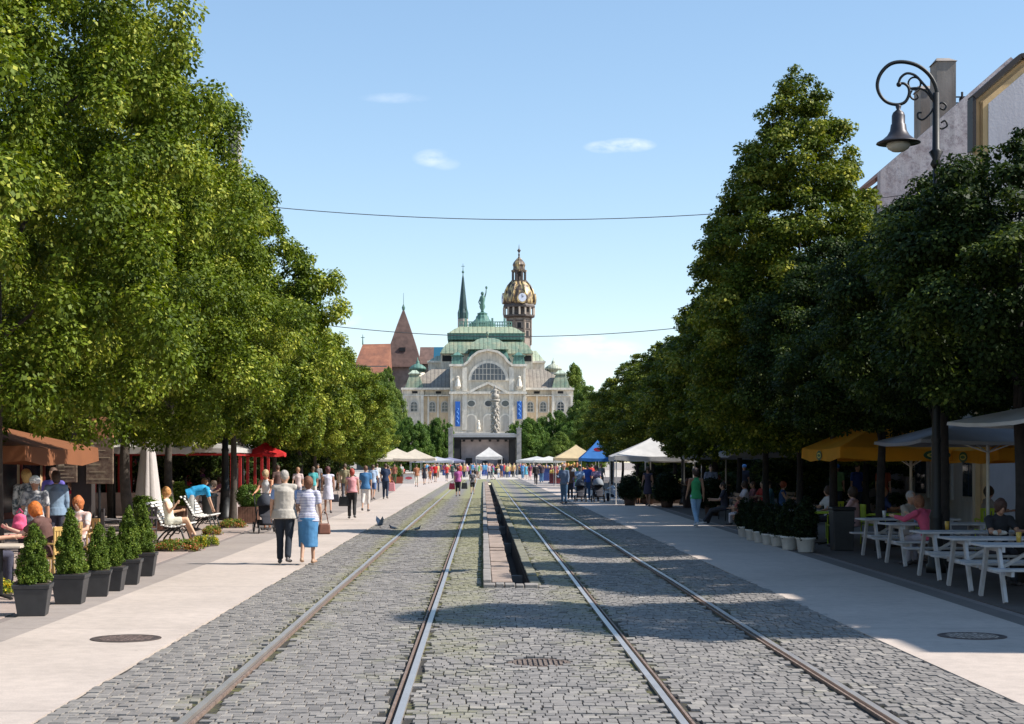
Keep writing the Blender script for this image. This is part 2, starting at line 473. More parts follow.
# paths and side strips
def concrete(name, col, joint=6.0):
    m, nt, b = newmat(name)
    pos = N(nt, 'ShaderNodeNewGeometry').outputs['Position']
    n1 = noise(nt, pos, 0.5, 6, 0.6); n2 = noise(nt, pos, 6, 5, 0.7); n3 = noise(nt, pos, 70, 3, 0.7)
    c = mixc(nt, 1.0, col, ramp(nt, n1, [(0.3,0.86),(0.7,1.07)]), 'MULTIPLY')
    c = mixc(nt, 1.0, c, ramp(nt, n2, [(0.28,0.86),(0.6,1.04)]), 'MULTIPLY')
    c = mixc(nt, 1.0, c, ramp(nt, n3, [(0.3,0.85),(0.65,1.08)]), 'MULTIPLY')
    sp = N(nt, 'ShaderNodeSeparateXYZ'); L(nt, pos, sp.inputs[0])
    fr = mathn(nt, 'FRACT', mathn(nt, 'DIVIDE', sp.outputs[1], joint))
    jl = mathn(nt, 'LESS_THAN', fr, 0.03/joint)
    c = mixc(nt, mathn(nt, 'MULTIPLY', jl, 0.55), c, (0.15,0.13,0.12))
    n5 = noise(nt, pos, 1.1, 8, 0.75); c = mixc(nt, ramp(nt, n5, [(0.60, 0.0), (0.72, 0.22)]), c, (0.20,0.17,0.15))
    vo = N(nt, 'ShaderNodeTexVoronoi'); L(nt, pos, vo.inputs['Vector']); vo.inputs['Scale'].default_value = 2.2
    spot = mathn(nt, 'LESS_THAN', vo.outputs[0], 0.05)
    c = mixc(nt, mathn(nt, 'MULTIPLY', spot, 0.35), c, (0.14,0.12,0.11))
    L(nt, c, b.inputs['Base Color']); b.inputs['Roughness'].default_value = 0.8
    bump(nt, b, n3, 0.3, 0.004)
    return m
m_path = concrete('path_concrete', (0.50, 0.42, 0.365))
m_strip = concrete('strip_stone', (0.33, 0.28, 0.25), 1.2)
m_gut = concrete('gutter_stone', (0.24, 0.20, 0.185), 0.6)
def ribbon(name, left, right, z, mat, thick=0.07):
    """left/right: lists of (y, x)"""
    m = MB(); vs = []; n = len(left)
    for (y, xl), (_, xr) in zip(left, right): vs += [(xl,y,z),(xr,y,z),(xl,y,z-thick),(xr,y,z-thick)]
    fs = []
    for i in range(n-1):
        a = i*4; fs += [(a,a+1,a+5,a+4),(a,a+4,a+6,a+2),(a+1,a+3,a+7,a+5)]
    fs += [(0,2,3,1)]
    m.add(vs, fs); o = obj(name, m, mat); tag(o, kind='structure'); return o
ys = [8, 16, 24, 37, 50, 70, 100, 140, 200]
lin = [(y, XL) for y in ys]
lout = [(y, v) for y, v in zip(ys, (-4.95,-5.0,-5.05,-5.1,-5.1,-5.15,-5.6,-7.0,-11))]
lst = [(y, v) for y, v in zip(ys, (-5.45,-5.55,-5.75,-6.1,-6.5,-7.0,-8.0,-10,-15))]
lgu = [(y, v-0.16) for y, v in lst]
ribbon('path_left', lout, lin, 0.030, m_path)
ribbon('paving_strip_left', lst, lout, 0.026, m_strip)
ribbon('gutter_left', lgu, lst, 0.016, m_gut)
rin = [(y, XR) for y in ys]
rout = [(y, v) for y, v in zip(ys, (5.95,6.12,6.3,6.5,6.7,7.1,7.8,9.5,13))]
rst = [(y, v+0.30) for y, v in rout]; rgu = [(y, v+0.46) for y, v in rout]
ribbon('path_right', rin, rout, 0.030, m_path)
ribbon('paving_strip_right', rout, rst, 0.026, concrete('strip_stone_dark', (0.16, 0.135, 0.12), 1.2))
ribbon('gutter_right', rst, rgu, 0.016, m_gut)
# terrace paving of the two sides
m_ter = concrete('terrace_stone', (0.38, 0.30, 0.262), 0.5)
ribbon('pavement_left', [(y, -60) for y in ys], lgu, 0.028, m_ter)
m_ter2 = concrete('terrace_stone_shaded', (0.10, 0.08, 0.07), 0.5)  # right terrace paving, darkened so its colour carries the shade of that side
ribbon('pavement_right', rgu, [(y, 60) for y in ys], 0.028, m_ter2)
# far plaza in front of the theatre
m_pl = concrete('plaza_stone', (0.50,0.44,0.38), 3)
sheet('plaza', -120, 120, 175.5, 371, -0.02, m_pl)

# tram rails
m_rail = M((0.58,0.53,0.49), 0.40, 0.7, 0.12, 3, 0.05, name='rail_steel')
m_rust = M((0.24,0.17,0.135), 0.7, 0.2, 0.4, 14, 0.4, name='rail_rust')
m_groove = M((0.03,0.022,0.02), 0.9, 0, 0.3, 10, 0.2, name='rail_groove')
def rail(x, side, parent):
    """side=+1: polished head lies at +x and the groove towards -x"""
    hd, lp, gr = MB(), MB(), MB(); s = side
    yy = [8.0 + 3.0*k for k in range(56)]
    def run(m, xa, xb, dz, th):
        vs = []; fs = []
        for y in yy:
            z = gz(x, y) + dz
            vs += [(xa,y,z),(xb,y,z),(xa,y,z-th),(xb,y,z-th)]
        for i in range(len(yy)-1):
            a = i*4; fs += [(a,a+1,a+5,a+4),(a,a+4,a+6,a+2),(a+1,a+3,a+7,a+5)]
        m.add(vs, fs)
    a, b_ = sorted((x+s*0.002, x+s*0.060)); run(hd, a, b_, 0.012, 0.05)
    a, b_ = sorted((x-s*0.050, x-s*0.030)); run(lp, a, b_, 0.006, 0.05)
    a, b_ = sorted((x-s*0.030, x+s*0.002)); run(gr, a, b_, -0.018, 0.01)
    r = obj('rail', hd, m_rail, parent); obj('guard_lip', lp, m_rust, r); obj('groove', gr, m_groove, r)
t1 = thing('tram_track', 'left pair of tram rails set in the cobbles, where the two women walk', 'tram track', (0,0,0), 0, 'tram tracks in the street')
rail(RAILS[0], -1, t1); rail(RAILS[1], 1, t1)
t2 = thing('tram_track', 'right pair of tram rails set in the cobbles, crossed by tree shadows', 'tram track', (0,0,0), 0, 'tram tracks in the street')
rail(RAILS[2], -1, t2); rail(RAILS[3], 1, t2)

# stone channel in the middle of the street
ch = thing('stone_channel', 'long low stone water channel between the two tram tracks', 'channel', (0,0,0))
m_kerb = M((0.27,0.245,0.225), 0.85, 0, 0.28, 5, 0.5, name='kerb_stone')
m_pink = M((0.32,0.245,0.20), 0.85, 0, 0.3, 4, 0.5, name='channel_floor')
m_slot_shade = M((0.035,0.03,0.028), 0.9, 0, 0.3, 4, 0.5, name='shade_lining')  # near-black tone paints the slot's shade onto its added lining and floor
kb = MB(); kb2 = MB(); y = YB0 + 0.3
while y < YB1 - 1:
    ln = rnd.uniform(0.7, 1.2)
    for xa, xb, zz in ((0.0, 0.125, .125), (0.725, 0.885, .055)):
        z = zz + rnd.uniform(-.012,.012); dx = rnd.uniform(-.006,.006)
        (kb if xa < .5 else kb2).box(xa+dx, xb+dx, y+.008, y+ln-.008, -0.5, z)
    y += ln
obj('kerb', kb, m_kerb, ch, bevel=0.012); obj('kerb', kb2, M((0.20,0.19,0.14), 0.9, 0, 0.35, 5, 0.6, name='mossy_kerb'), ch, bevel=0.012)
dl = MB(); dl.box(.452,.458,YB0+.3,YB1-1,-.46,.06); dl.box(.717,.7235,YB0+.3,YB1-1,-.46,.04); objs('shade_lining', dl, m_slot_shade, ch)
fr = MB(); x = 0.0
while x < .95:
    wx = rnd.uniform(.13,.22); fr.box(x+.006, min(x+wx, 1.0)-.006, YB0-.02+rnd.uniform(-.015,.015), YB0+.29, -0.34, 0.085-.05*x+rnd.uniform(-.02,.015)); x += wx
obj('end_kerb', fr, m_kerb, ch, bevel=0.012)
fl = MB(); y = YB0 + .31
while y < YB1 - 1:
    ln = rnd.uniform(0.5, 0.95); z = .085 + rnd.uniform(-.02,.012)
    fl.box(0.137, 0.45+rnd.uniform(-.012,.012), y+.012, y+ln-.012, -0.5, z); y += ln
obj('ledge', fl, m_pink, ch, bevel=.012)
fl = MB(); fl.box(0.44, 0.73, YB0+.2, YB1, -0.56, -0.46); obj('channel_floor', fl, m_slot_shade, ch)
dw = MB(); y = 29.0
while y < YB1: dw.box(0.46, 0.715, y, y+.12, -0.4, -0.16); y += rnd.uniform(7.5, 12.5)
objs('cross_stone', dw, m_kerb, ch)

# manhole covers
def manhole(x, y, r, label, group='manhole covers', mat=None):
    t = thing('manhole_cover', label, 'manhole cover', (x, y, 0.031), 0, group)
    m = MB(); m.lathe([(r, 0.0), (r, 0.006), (r*.9, 0.006), (r*.9, 0.004)], n=40)
    obj('rim', m, M((0.13,0.10,0.09), .6, .6, .3, 8, .3, name='cast_iron'), t)
    m = MB(); m.lathe([(r*.895, 0.0), (r*.895, 0.003)], n=40)
    for i in range(-6, 7):
        for j in range(-6, 7):
            if (i*i + j*j) < 34: m.cbox((i*r*.135, j*r*.135, 0.0055), (r*.08, r*.08, 0.005))
    obj('lid', m, M((0.24,0.17,0.145) if mat is None else mat, .7, .2, .75, 16, .5, name='cast_iron_lid'), t)
x, y = gp(126, 641.5); manhole(x, y, 0.37, 'round iron manhole cover in the sunlit pale path on the left')
x, y = gp(972, 639); manhole(x, y, 0.36, 'faint round cover in the shaded pale path near the picnic tables', mat=(0.44,0.375,0.33))
g2 = thing('drain_cover', 'small rusty drain cover sunk in the cobbles between the two tracks', 'drain cover', (0.53, 14.97, gz(.53,15)-0.02))
m = MB(); m.lathe([(0.3, 0.0), (0.3, 0.012), (0.26, 0.012), (0.26, 0.006)], n=24)
for k in range(-5, 6): m.cbox((k*.048, 0, .013), (.018, 2*math.sqrt(max(.001,.26**2-(k*.048)**2)), .012))
obj('grate', m, M((0.17,0.13,0.11), .9, .1, .6, 14, .4, name='rusty_iron'), g2)
# ================================================================ trees
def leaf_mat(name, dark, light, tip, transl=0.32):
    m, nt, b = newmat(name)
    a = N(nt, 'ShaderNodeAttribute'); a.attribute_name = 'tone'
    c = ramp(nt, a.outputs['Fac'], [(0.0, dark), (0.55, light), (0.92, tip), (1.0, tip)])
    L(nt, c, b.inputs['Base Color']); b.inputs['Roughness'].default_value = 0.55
    b.inputs['Specular IOR Level'].default_value = 0.16
    tr = N(nt, 'ShaderNodeBsdfTranslucent'); hs = N(nt, 'ShaderNodeHueSaturation'); L(nt, c, hs.inputs['Color'])
    hs.inputs['Value'].default_value = 1.5; hs.inputs['Saturation'].default_value = 1.1; L(nt, hs.outputs[0], tr.inputs[0])
    ms = N(nt, 'ShaderNodeMixShader'); ms.inputs[0].default_value = transl
    L(nt, b.outputs[0], ms.inputs[1]); L(nt, tr.outputs[0], ms.inputs[2]); L(nt, ms.outputs[0], nt.nodes['Material Output'].inputs[0])
    return m
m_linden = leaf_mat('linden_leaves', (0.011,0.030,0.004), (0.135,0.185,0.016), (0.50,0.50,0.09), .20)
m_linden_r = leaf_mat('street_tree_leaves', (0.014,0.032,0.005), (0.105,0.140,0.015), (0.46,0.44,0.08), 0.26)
m_globe = leaf_mat('maple_leaves_shaded', (0.010,0.021,0.005), (0.030,0.052,0.010), (0.16,0.20,0.035), 0.22)  # leaf colours darkened to put the right side's shade into the foliage
m_far = leaf_mat('far_leaves', (0.05,0.09,0.018), (0.12,0.175,0.03), (0.26,0.30,0.06), 0.25)
m_round = leaf_mat('round_tree_leaves', (0.04,0.085,0.018), (0.10,0.17,0.03), (0.19,0.26,0.05), 0.25)
m_thuja = leaf_mat('thuja_leaves', (0.03,0.06,0.010), (0.11,0.165,0.022), (0.26,0.31,0.05), 0.2)
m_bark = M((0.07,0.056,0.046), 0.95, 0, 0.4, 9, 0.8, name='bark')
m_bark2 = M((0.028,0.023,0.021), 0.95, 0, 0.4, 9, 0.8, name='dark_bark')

def env(shape, t):
    if shape == 'egg': return max(0.0, math.sin(PI*min(1, (t+.01)**0.62)))**0.62
    if shape == 'cone': return (min(1, (t+.03)/0.16)**0.6) * min(1.0, 1.72*(1-t)**0.78)
    if shape == 'ball': return max(0.0, 1-(2*t-1)**2)**0.5
    if shape == 'dome': return (min(1, (t+.05)/0.22)**0.5) * max(0.0, 1-t**3.2)**0.5
    if shape == 'thuja': return (min(1, (t+.05)/0.15)**0.6) * (1-t)**0.55
def leaves(name, seed, h, r, shape, n_leaf, lsize, n_clump, mat, clr=0.5, z0=0.0, lob=0.2, inner=0.45, droop=0.3, up=0.6, tipchance=.2, flat=0.6):
    rs = np.random.RandomState(seed)
    C = []; W = []; tones = []
    ph = rs.uniform(0, 6.28, 4)
    k = 0
    while len(C) < n_clump:
        t = rs.rand(); th = rs.uniform(0, 2*PI); e = env(shape, t)
        if rs.rand() > e*0.9 + 0.15: continue
        ee = e * (1 + lob*math.sin(2*th + 5*t + ph[0])*0.6 + lob*math.sin(3*th - 9*t + ph[1]) + lob*0.7*math.sin(5*th + 14*t + ph[2]))
        rad = r * ee * (inner + (1-inner)*rs.rand()**0.45)
        if rs.rand() < .07: rad *= 1.13
        C.append((rad*math.cos(th), rad*math.sin(th), z0 + h*t)); 
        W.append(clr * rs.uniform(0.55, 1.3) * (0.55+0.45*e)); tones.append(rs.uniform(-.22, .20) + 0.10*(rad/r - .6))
    C = np.array(C); W = np.array(W); tones = np.array(tones)
    idx = rs.choice(n_clump, n_leaf, p=W**2/np.sum(W**2))
    d = rs.normal(size=(n_leaf, 3)); d /= np.linalg.norm(d, axis=1)[:, None]
    rad = rs.rand(n_leaf)**0.42
    off = d * (rad * W[idx])[:, None]; off[:, 2] *= flat
    P = C[idx] + off
    nrm = d*0.55 + rs.normal(size=(n_leaf, 3))*0.45; nrm[:, 2] += up
    nrm /= np.linalg.norm(nrm, axis=1)[:, None]
    out = d + np.array([0,0,-droop]) + rs.normal(size=(n_leaf,3))*0.4
    ax_ = out - nrm * np.sum(out*nrm, axis=1)[:, None]; ax_ /= (np.linalg.norm(ax_, axis=1)[:, None] + 1e-9)
    sd = np.cross(nrm, ax_)
    L_ = lsize * rs.uniform(0.65, 1.25, n_leaf)[:, None]; Wd = L_ * rs.uniform(.55,.85,n_leaf)[:, None]
    p0 = P - ax_*L_*0.5; p1 = P + sd*Wd*0.5 - ax_*L_*0.08 - nrm*L_*0.08; p2 = P + ax_*L_*0.5 - nrm*L_*0.1; p3 = P - sd*Wd*0.5 - ax_*L_*.08 - nrm*L_*0.08
    V = np.stack([p0,p1,p2,p3], axis=1)
    tone = 0.42 + tones[idx] + rs.normal(0, .085, n_leaf)
    tone[rs.rand(n_leaf) < tipchance*0.22] += 0.3
    tone = np.clip(tone, 0, 1)
    me = bpy.data.meshes.new(name)
    me.vertices.add(n_leaf*4); me.vertices.foreach_set('co', V.reshape(-1))
    me.loops.add(n_leaf*4); me.loops.foreach_set('vertex_index', np.arange(n_leaf*4, dtype=np.int32))
    me.polygons.add(n_leaf); me.polygons.foreach_set('loop_start', np.arange(0, n_leaf*4, 4, dtype=np.int32)); me.polygons.foreach_set('loop_total', np.full(n_leaf, 4, dtype=np.int32))
    at = me.attributes.new('tone', 'FLOAT', 'POINT'); at.data.foreach_set('value', np.repeat(tone, 4).astype(np.float32))
    me.materials.append(mat); me.update(calc_edges=True)
    return me
def trunk_mb(h, r, top, seed, spread, n=7, lean=0.15):
    rg = random.Random(seed); m = MB()
    bx, by = rg.uniform(-lean, lean), rg.uniform(-lean, lean)
    pts = [(0,0,-0.1), (0,0,.08)] + [(bx*math.sin(k/6*2.5), by*math.sin(k/6*3), h*k/6+.1) for k in range(1, 7)]
    rad = [r*1.6, r*1.25] + [r*(1.0-0.05*k) for k in range(1, 7)]
    ex = pts[-1]
    pts += [(ex[0]*.6, ex[1]*.6, h + (top-h)*.35), (ex[0]*.2, ex[1]*.3, h+(top-h)*.68), (0,0,h+(top-h)*.93)]
    rad += [r*.52, r*.3, r*.08]
    m.tube(pts, rad, 9)
    for k in range(n):
        a = 2*PI*k/n + rg.uniform(-.4,.4); z = h*rg.uniform(.85,1.0) + (top-h)*rg.uniform(0,.55)
        ln = spread*rg.uniform(.55,.9); rise = rg.uniform(.5,1.1)*ln
        m.tube([(0,0,z-.1), (math.cos(a)*ln*.3, math.sin(a)*ln*.3, z+rise*.45), (math.cos(a+.2)*ln*.65, math.sin(a+.2)*ln*.65, z+rise*.75), (math.cos(a+.1)*ln, math.sin(a+.1)*ln, z+rise)], [r*.38, r*.26, r*.15, r*.04], 6)
    return m
def tree_proto(name, shape, h_tot, z0, r, n_leaf, lsize, n_clump, mat, seed, bark, tr=0.14, trunk_h=2.4, **kw):
    t = thing(name, 'x', 'tree')
    me = leaves('crown', seed, h_tot - z0, r, shape, n_leaf, lsize, n_clump, mat, z0=z0, **kw)
    c = bpy.data.objects.new('crown', me); COL.objects.link(c); c.parent = t
    obj('trunk', trunk_mb(trunk_h, tr, z0 + (h_tot-z0)*.8, seed, r*.75), bark, t, smooth=True)
    return t
class Grove:
    """several crown variants; the first use of a variant moves the prototype itself"""
    def __init__(s, protos): s.p = protos; s.used = set()
    def put(s, i, x, y, rz, label, group, sc=1.0):
        p = s.p[i % len(s.p)]
        if id(p) not in s.used:
            s.used.add(id(p)); t = p; s.src = p
            t.location = (x, y, -0.03); t.rotation_euler = (0,0,rz); t.scale = sc if isinstance(sc, tuple) else (sc,sc,sc)
            t['label'] = label; t['group'] = group
        else:
            t = copy_tree(p, (x, y, -0.03), rz, label, group, sc)
        return t
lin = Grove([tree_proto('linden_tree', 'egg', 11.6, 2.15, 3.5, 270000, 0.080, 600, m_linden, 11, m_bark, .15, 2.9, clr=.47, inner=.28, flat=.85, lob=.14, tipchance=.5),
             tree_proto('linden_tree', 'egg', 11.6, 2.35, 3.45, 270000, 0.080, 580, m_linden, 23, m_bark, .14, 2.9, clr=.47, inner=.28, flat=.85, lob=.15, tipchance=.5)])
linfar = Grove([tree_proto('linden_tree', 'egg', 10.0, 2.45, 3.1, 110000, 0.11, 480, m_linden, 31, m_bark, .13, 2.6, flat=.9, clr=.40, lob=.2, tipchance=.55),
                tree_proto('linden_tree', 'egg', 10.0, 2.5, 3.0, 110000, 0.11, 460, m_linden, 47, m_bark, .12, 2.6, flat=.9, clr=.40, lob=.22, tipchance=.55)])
GL = 'linden trees along the left pavement'
left_row = [  # y, x, variant, height scale, label
 (16.0,-8.6,1,.98,'linden tree whose sunlit foliage fills the upper left corner'),
 (25.8,-7.85,0,1.10,'big linden on thick trunk at far left edge, beside the cafe under the orange awning'),
 (36.0,-7.9,1,1.04,'tall linden with thin trunk just behind the last black planter'),
]
for i,(y,x,v_,s,lb) in enumerate(left_row): lin.put(v_, x, y, 1.3*i+.4, lb, GL, (.98,.98,s))
left_far = [
 (44.5,-8.6,0,1.02,'linden behind the folded parasol, above the blonde woman on the bench'),
 (50.5,-7.9,1,1.13,'linden whose crown makes the rounded bulge where the upper cable begins'),
 (60.5,-8.8,0,.98,'linden just past the black lamp post on the left'),
 (69,-8.6,1,1.0,'linden above the small red parasol'),
 (78,-8.7,0,.97,'linden over the woman in the white dress'),
 (87,-8.8,1,.93,'linden stepping down behind the one above the white dress'),
 (96,-8.9,0,.86,'small linden third from the far end of the left row'),
 (105,-9.2,1,.76,'lower linden second from the far end of the left row'),
 (115,-9.6,0,.66,'last and lowest linden of the left row, nearest the cream parasols'),
]
for i,(y,x,v_,s,lb) in enumerate(left_far): linfar.put(v_, x - (.35 if y > 58 else 0), y, 2.1*i, lb, GL, (1.0,1.0,s))
for i,(y,x,lb) in enumerate(((50.0,-11.6,'linden of the back row, its trunk before the red cafe posts'),(57.0,-11.2,'back row linden with its trunk left of the bending man'),
      (70,-13,'back row linden behind the box planter'),(41,-12.6,'back row linden above the white parasol roof'),(84,-13.5,'back row linden beyond the red cafe pavilion'))):
    linfar.put(i, x, y, i*1.9+.7, lb, 'linden trees of the back row on the left', (.95,.95,.93))

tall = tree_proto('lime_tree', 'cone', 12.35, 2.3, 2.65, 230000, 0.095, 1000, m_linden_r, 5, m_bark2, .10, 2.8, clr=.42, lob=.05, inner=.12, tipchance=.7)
tall.location = (8.3, 42.0, -.03); tall['label'] = 'tallest conical tree on the right, with sunlit tip well above all the others'
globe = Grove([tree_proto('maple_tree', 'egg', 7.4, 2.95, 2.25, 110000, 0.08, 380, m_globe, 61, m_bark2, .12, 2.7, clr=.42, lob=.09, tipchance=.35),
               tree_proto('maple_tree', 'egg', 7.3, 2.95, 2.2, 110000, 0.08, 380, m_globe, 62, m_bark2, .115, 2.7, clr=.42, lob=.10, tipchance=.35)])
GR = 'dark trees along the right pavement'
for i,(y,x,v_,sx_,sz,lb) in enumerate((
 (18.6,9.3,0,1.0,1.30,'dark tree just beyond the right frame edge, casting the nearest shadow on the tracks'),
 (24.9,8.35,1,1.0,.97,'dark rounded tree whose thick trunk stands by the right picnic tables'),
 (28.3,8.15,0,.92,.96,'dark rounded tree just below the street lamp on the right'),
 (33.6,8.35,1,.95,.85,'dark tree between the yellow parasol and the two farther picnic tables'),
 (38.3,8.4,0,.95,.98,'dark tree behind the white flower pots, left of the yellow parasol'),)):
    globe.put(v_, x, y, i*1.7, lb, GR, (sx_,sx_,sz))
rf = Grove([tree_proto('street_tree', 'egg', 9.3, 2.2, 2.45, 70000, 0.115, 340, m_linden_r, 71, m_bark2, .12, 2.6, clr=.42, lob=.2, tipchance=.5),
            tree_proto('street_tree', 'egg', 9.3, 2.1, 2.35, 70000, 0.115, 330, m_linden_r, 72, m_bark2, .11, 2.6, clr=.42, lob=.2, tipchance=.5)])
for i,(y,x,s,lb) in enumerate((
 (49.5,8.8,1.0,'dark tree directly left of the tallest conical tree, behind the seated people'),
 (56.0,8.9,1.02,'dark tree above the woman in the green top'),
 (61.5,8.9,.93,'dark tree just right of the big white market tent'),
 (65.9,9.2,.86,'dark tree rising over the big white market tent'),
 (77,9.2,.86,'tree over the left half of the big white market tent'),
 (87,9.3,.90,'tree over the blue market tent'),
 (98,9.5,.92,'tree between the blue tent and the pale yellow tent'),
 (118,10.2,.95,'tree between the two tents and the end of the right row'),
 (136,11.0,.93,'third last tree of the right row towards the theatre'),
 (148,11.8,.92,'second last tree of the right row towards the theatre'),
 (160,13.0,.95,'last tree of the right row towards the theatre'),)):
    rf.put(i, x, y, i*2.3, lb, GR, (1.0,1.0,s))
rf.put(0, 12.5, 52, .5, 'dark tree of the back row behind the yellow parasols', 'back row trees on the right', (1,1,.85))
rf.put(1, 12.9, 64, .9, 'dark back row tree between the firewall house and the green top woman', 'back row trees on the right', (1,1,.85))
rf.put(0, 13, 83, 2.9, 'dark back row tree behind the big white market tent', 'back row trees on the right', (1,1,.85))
# low bushy trees added to darken the bright gaps behind both rows
bs = Grove([tree_proto('dark_filler_tree', 'egg', 5.2, .35, 2.7, 42000, .13, 240, m_globe, 77, m_bark2, .12, 1.2, clr=.45, lob=.12, tipchance=.3)])
for i,(x,y,lb) in enumerate(((-13.2,66,'added dark bushy tree behind the red pavilion'),(-12.6,76,'added dark bushy tree in the shade left of the white dress woman'),(-12.4,86,'added dark bushy tree in the shade behind the pink top woman'),(-12.2,97,'added dark bushy tree behind the man in blue tee'),(-12.6,109,'added dark bushy tree left of the cream parasols'),(-13.4,122,'added dark bushy tree just behind the cream parasols'),
      (13.6,73,'added dark bushy tree behind the big white market tent'),(13.8,90,'added dark bushy tree behind the blue tent, near side'),(14.0,105,'low dark bushy tree behind the blue tent'),(14.6,122,'added dark bushy tree behind the pale yellow tent'),(13.9,58,'added dark bushy tree behind the green top woman'),(15.6,140,'added dark bushy tree at the far end of the right tents'))):
    bs.put(0, x, y, i*1.7, lb, 'low bushy trees added as dark filling behind the street rows', (1.0,1.3,.85 if y < 80 and x > 0 else 1.0))
# trees around the theatre
ft = Grove([tree_proto('park_tree', 'egg', 18, 1.5, 7.5, 60000, 0.42, 330, m_far, 81, m_bark, .35, 3.5, clr=1.5, lob=.12, inner=.3, tipchance=.4),
            tree_proto('park_tree', 'egg', 18, 1.5, 7, 60000, 0.42, 330, m_far, 82, m_bark, .35, 3.5, clr=1.5, lob=.15, inner=.3, tipchance=.4)])
def far_tree(i, px, Y, topy, wpx, lb):
    hh = az(topy, Y); ww = wpx*Y/F/2
    ft.put(i, ax(px, Y), Y, i*1.1, lb, 'big trees around the theatre', (ww/6.6, ww/6.6, hh/18))
far_tree(0, 380, 330, 372, 40, 'big tree left of the theatre, below the small red roof')
far_tree(1, 388, 350, 366, 30, 'big tree touching the left wing of the theatre below the red spire roof')
far_tree(2, 372, 280, 392, 40, 'lower big tree at the left end of the theatre trees')
far_tree(3, 574, 400, 362, 34, 'tall tree rising behind the right corner of the theatre')
far_tree(4, 588, 330, 385, 44, 'tall tree right of the theatre in front of the street trees')
far_tree(5, 560, 240, 431, 30, 'low tree above the pale yellow tent')
far_tree(6, 590, 250, 400, 40, 'big tree between the theatre and the right street row')
rt = Grove([tree_proto('round_tree', 'dome', 9.5, 0.3, 5.6, 80000, 0.30, 420, m_round, 91, m_bark, .3, 2.0, clr=.85, lob=.03, inner=.35, tipchance=.2, flat=.9)])
def round_t(i, px, topy, wpx, Y, lb):
    hh = az(topy, Y); ww = wpx*Y/F/2
    rt.put(0, ax(px, Y), Y, i*1.3, lb, 'clipped round trees before the theatre', (ww/4.9, ww/4.9, hh/9.7))
round_t(0, 412, 417.5, 37, 322, 'clipped round tree at the left end before the theatre')
round_t(1, 440, 418, 31, 330, 'clipped round tree between the left end one and the stage')
round_t(2, 526, 418, 44, 322, 'clipped round tree directly right of the stage')
round_t(3, 553, 411, 42, 338, 'taller clipped round tree second to the right of the stage')
round_t(4, 572, 421, 30, 318, 'darker clipped round tree third to the right of the stage')
# ================================================================ theatre
TY = 372.0
def tx(px): return (px-CX)/F*TY
def tz(py): return az(py, TY)
TX0 = tx(488)
th = thing('theatre', 'cream baroque theatre with green copper roofs closing the street', 'theatre', (TX0, TY, 0))
def X(px): return tx(px) - TX0
Z = tz
m_cream = wall_mat((0.76,0.68,0.56), .36, 'theatre_plaster'); m_trim = wall_mat((0.80,0.74,0.64), .30, 'theatre_trim')
m_ochre = wall_mat((0.70,0.55,0.37), .25, 'ochre_plaster')
m_cop = roof_mat((0.16,0.24,0.175), (0.30,0.31,0.21), 1.0, 'green_copper'); m_copd = roof_mat((0.07,0.17,0.14), (0.12,0.24,0.19), 0.8, 'dark_copper')
m_broof = roof_mat((0.22,0.185,0.155), (0.30,0.26,0.21), 0.9, 'wing_roof'); m_win = glass_mat((0.035,0.045,0.06)); m_frame = M((0.5,0.47,0.42), .6, name='window_frame')
m_dark = M((0.02,0.02,0.022), .9, name='dark_opening')
def tp(name, mb, mat, par=th, **k): return obj(name, mb, mat, par, **k)
def tps(name, mb, mat, par=th, **k): return objs(name, mb, mat, par, **k)
m = MB()
m.prism([(X(450),0),(X(450),Z(365)),(X(464),Z(365)),(X(468),Z(362.5)),(X(472),Z(357)),(X(478),Z(352.5)),(X(488),Z(350.5)),(X(498),Z(352.5)),(X(504),Z(357)),(X(508),Z(362.5)),(X(512),Z(365)),(X(526),Z(365)),(X(526),0)], 0, 1.2)
m.box(X(450), X(526), 1.2, 22, 0, Z(366)); tp('facade_block', m, m_cream)
m = MB(); m.box(X(402), X(449.9), 4, 26, 0, Z(388)); m.box(X(526.1), X(574), 4, 26, 0, Z(388)); tps('wing', m, m_cream)
m = MB(); m.box(X(402.5)+4.8, X(449.8), 3.8, 3.99, 0, Z(396)); m.box(X(526.2), X(573.5)-4.8, 3.8, 3.99, 0, Z(396)); tps('ochre_panel', m, m_ochre)
# corners of the wings project
th.rotation_euler = (0,0,R(1))
m = MB(); m.box(X(401.6), X(423.5), 3.2, 3.98, 0, Z(388.1)); m.box(X(552.5), X(574.4), 3.2, 3.98, 0, Z(388.1)); tps('corner_bay', m, m_cream)
# cornices and string courses
m = MB()
m.box(X(400.8), X(449.8), 2.6, 26.3, Z(389.2), Z(387.2)); m.box(X(526.2), X(575.2), 2.6, 26.3, Z(389.2), Z(387.2))
m.box(X(401.5), X(449.8), 3.0, 4.1, Z(395.6), Z(394.6)); m.box(X(526.2), X(574.5), 3.0, 4.1, Z(395.6), Z(394.6))
m.box(X(449.2), X(526.8), -.8, .1, Z(394), Z(391.6)); m.box(X(449), X(465), -.7, .1, Z(366.5), Z(364.2)); m.box(X(511), X(527), -.7, .1, Z(366.5), Z(364.2))
m.box(X(449.6), X(526.4), -.35, .05, Z(433), Z(431.6)); tps('cornice', m, m_trim)
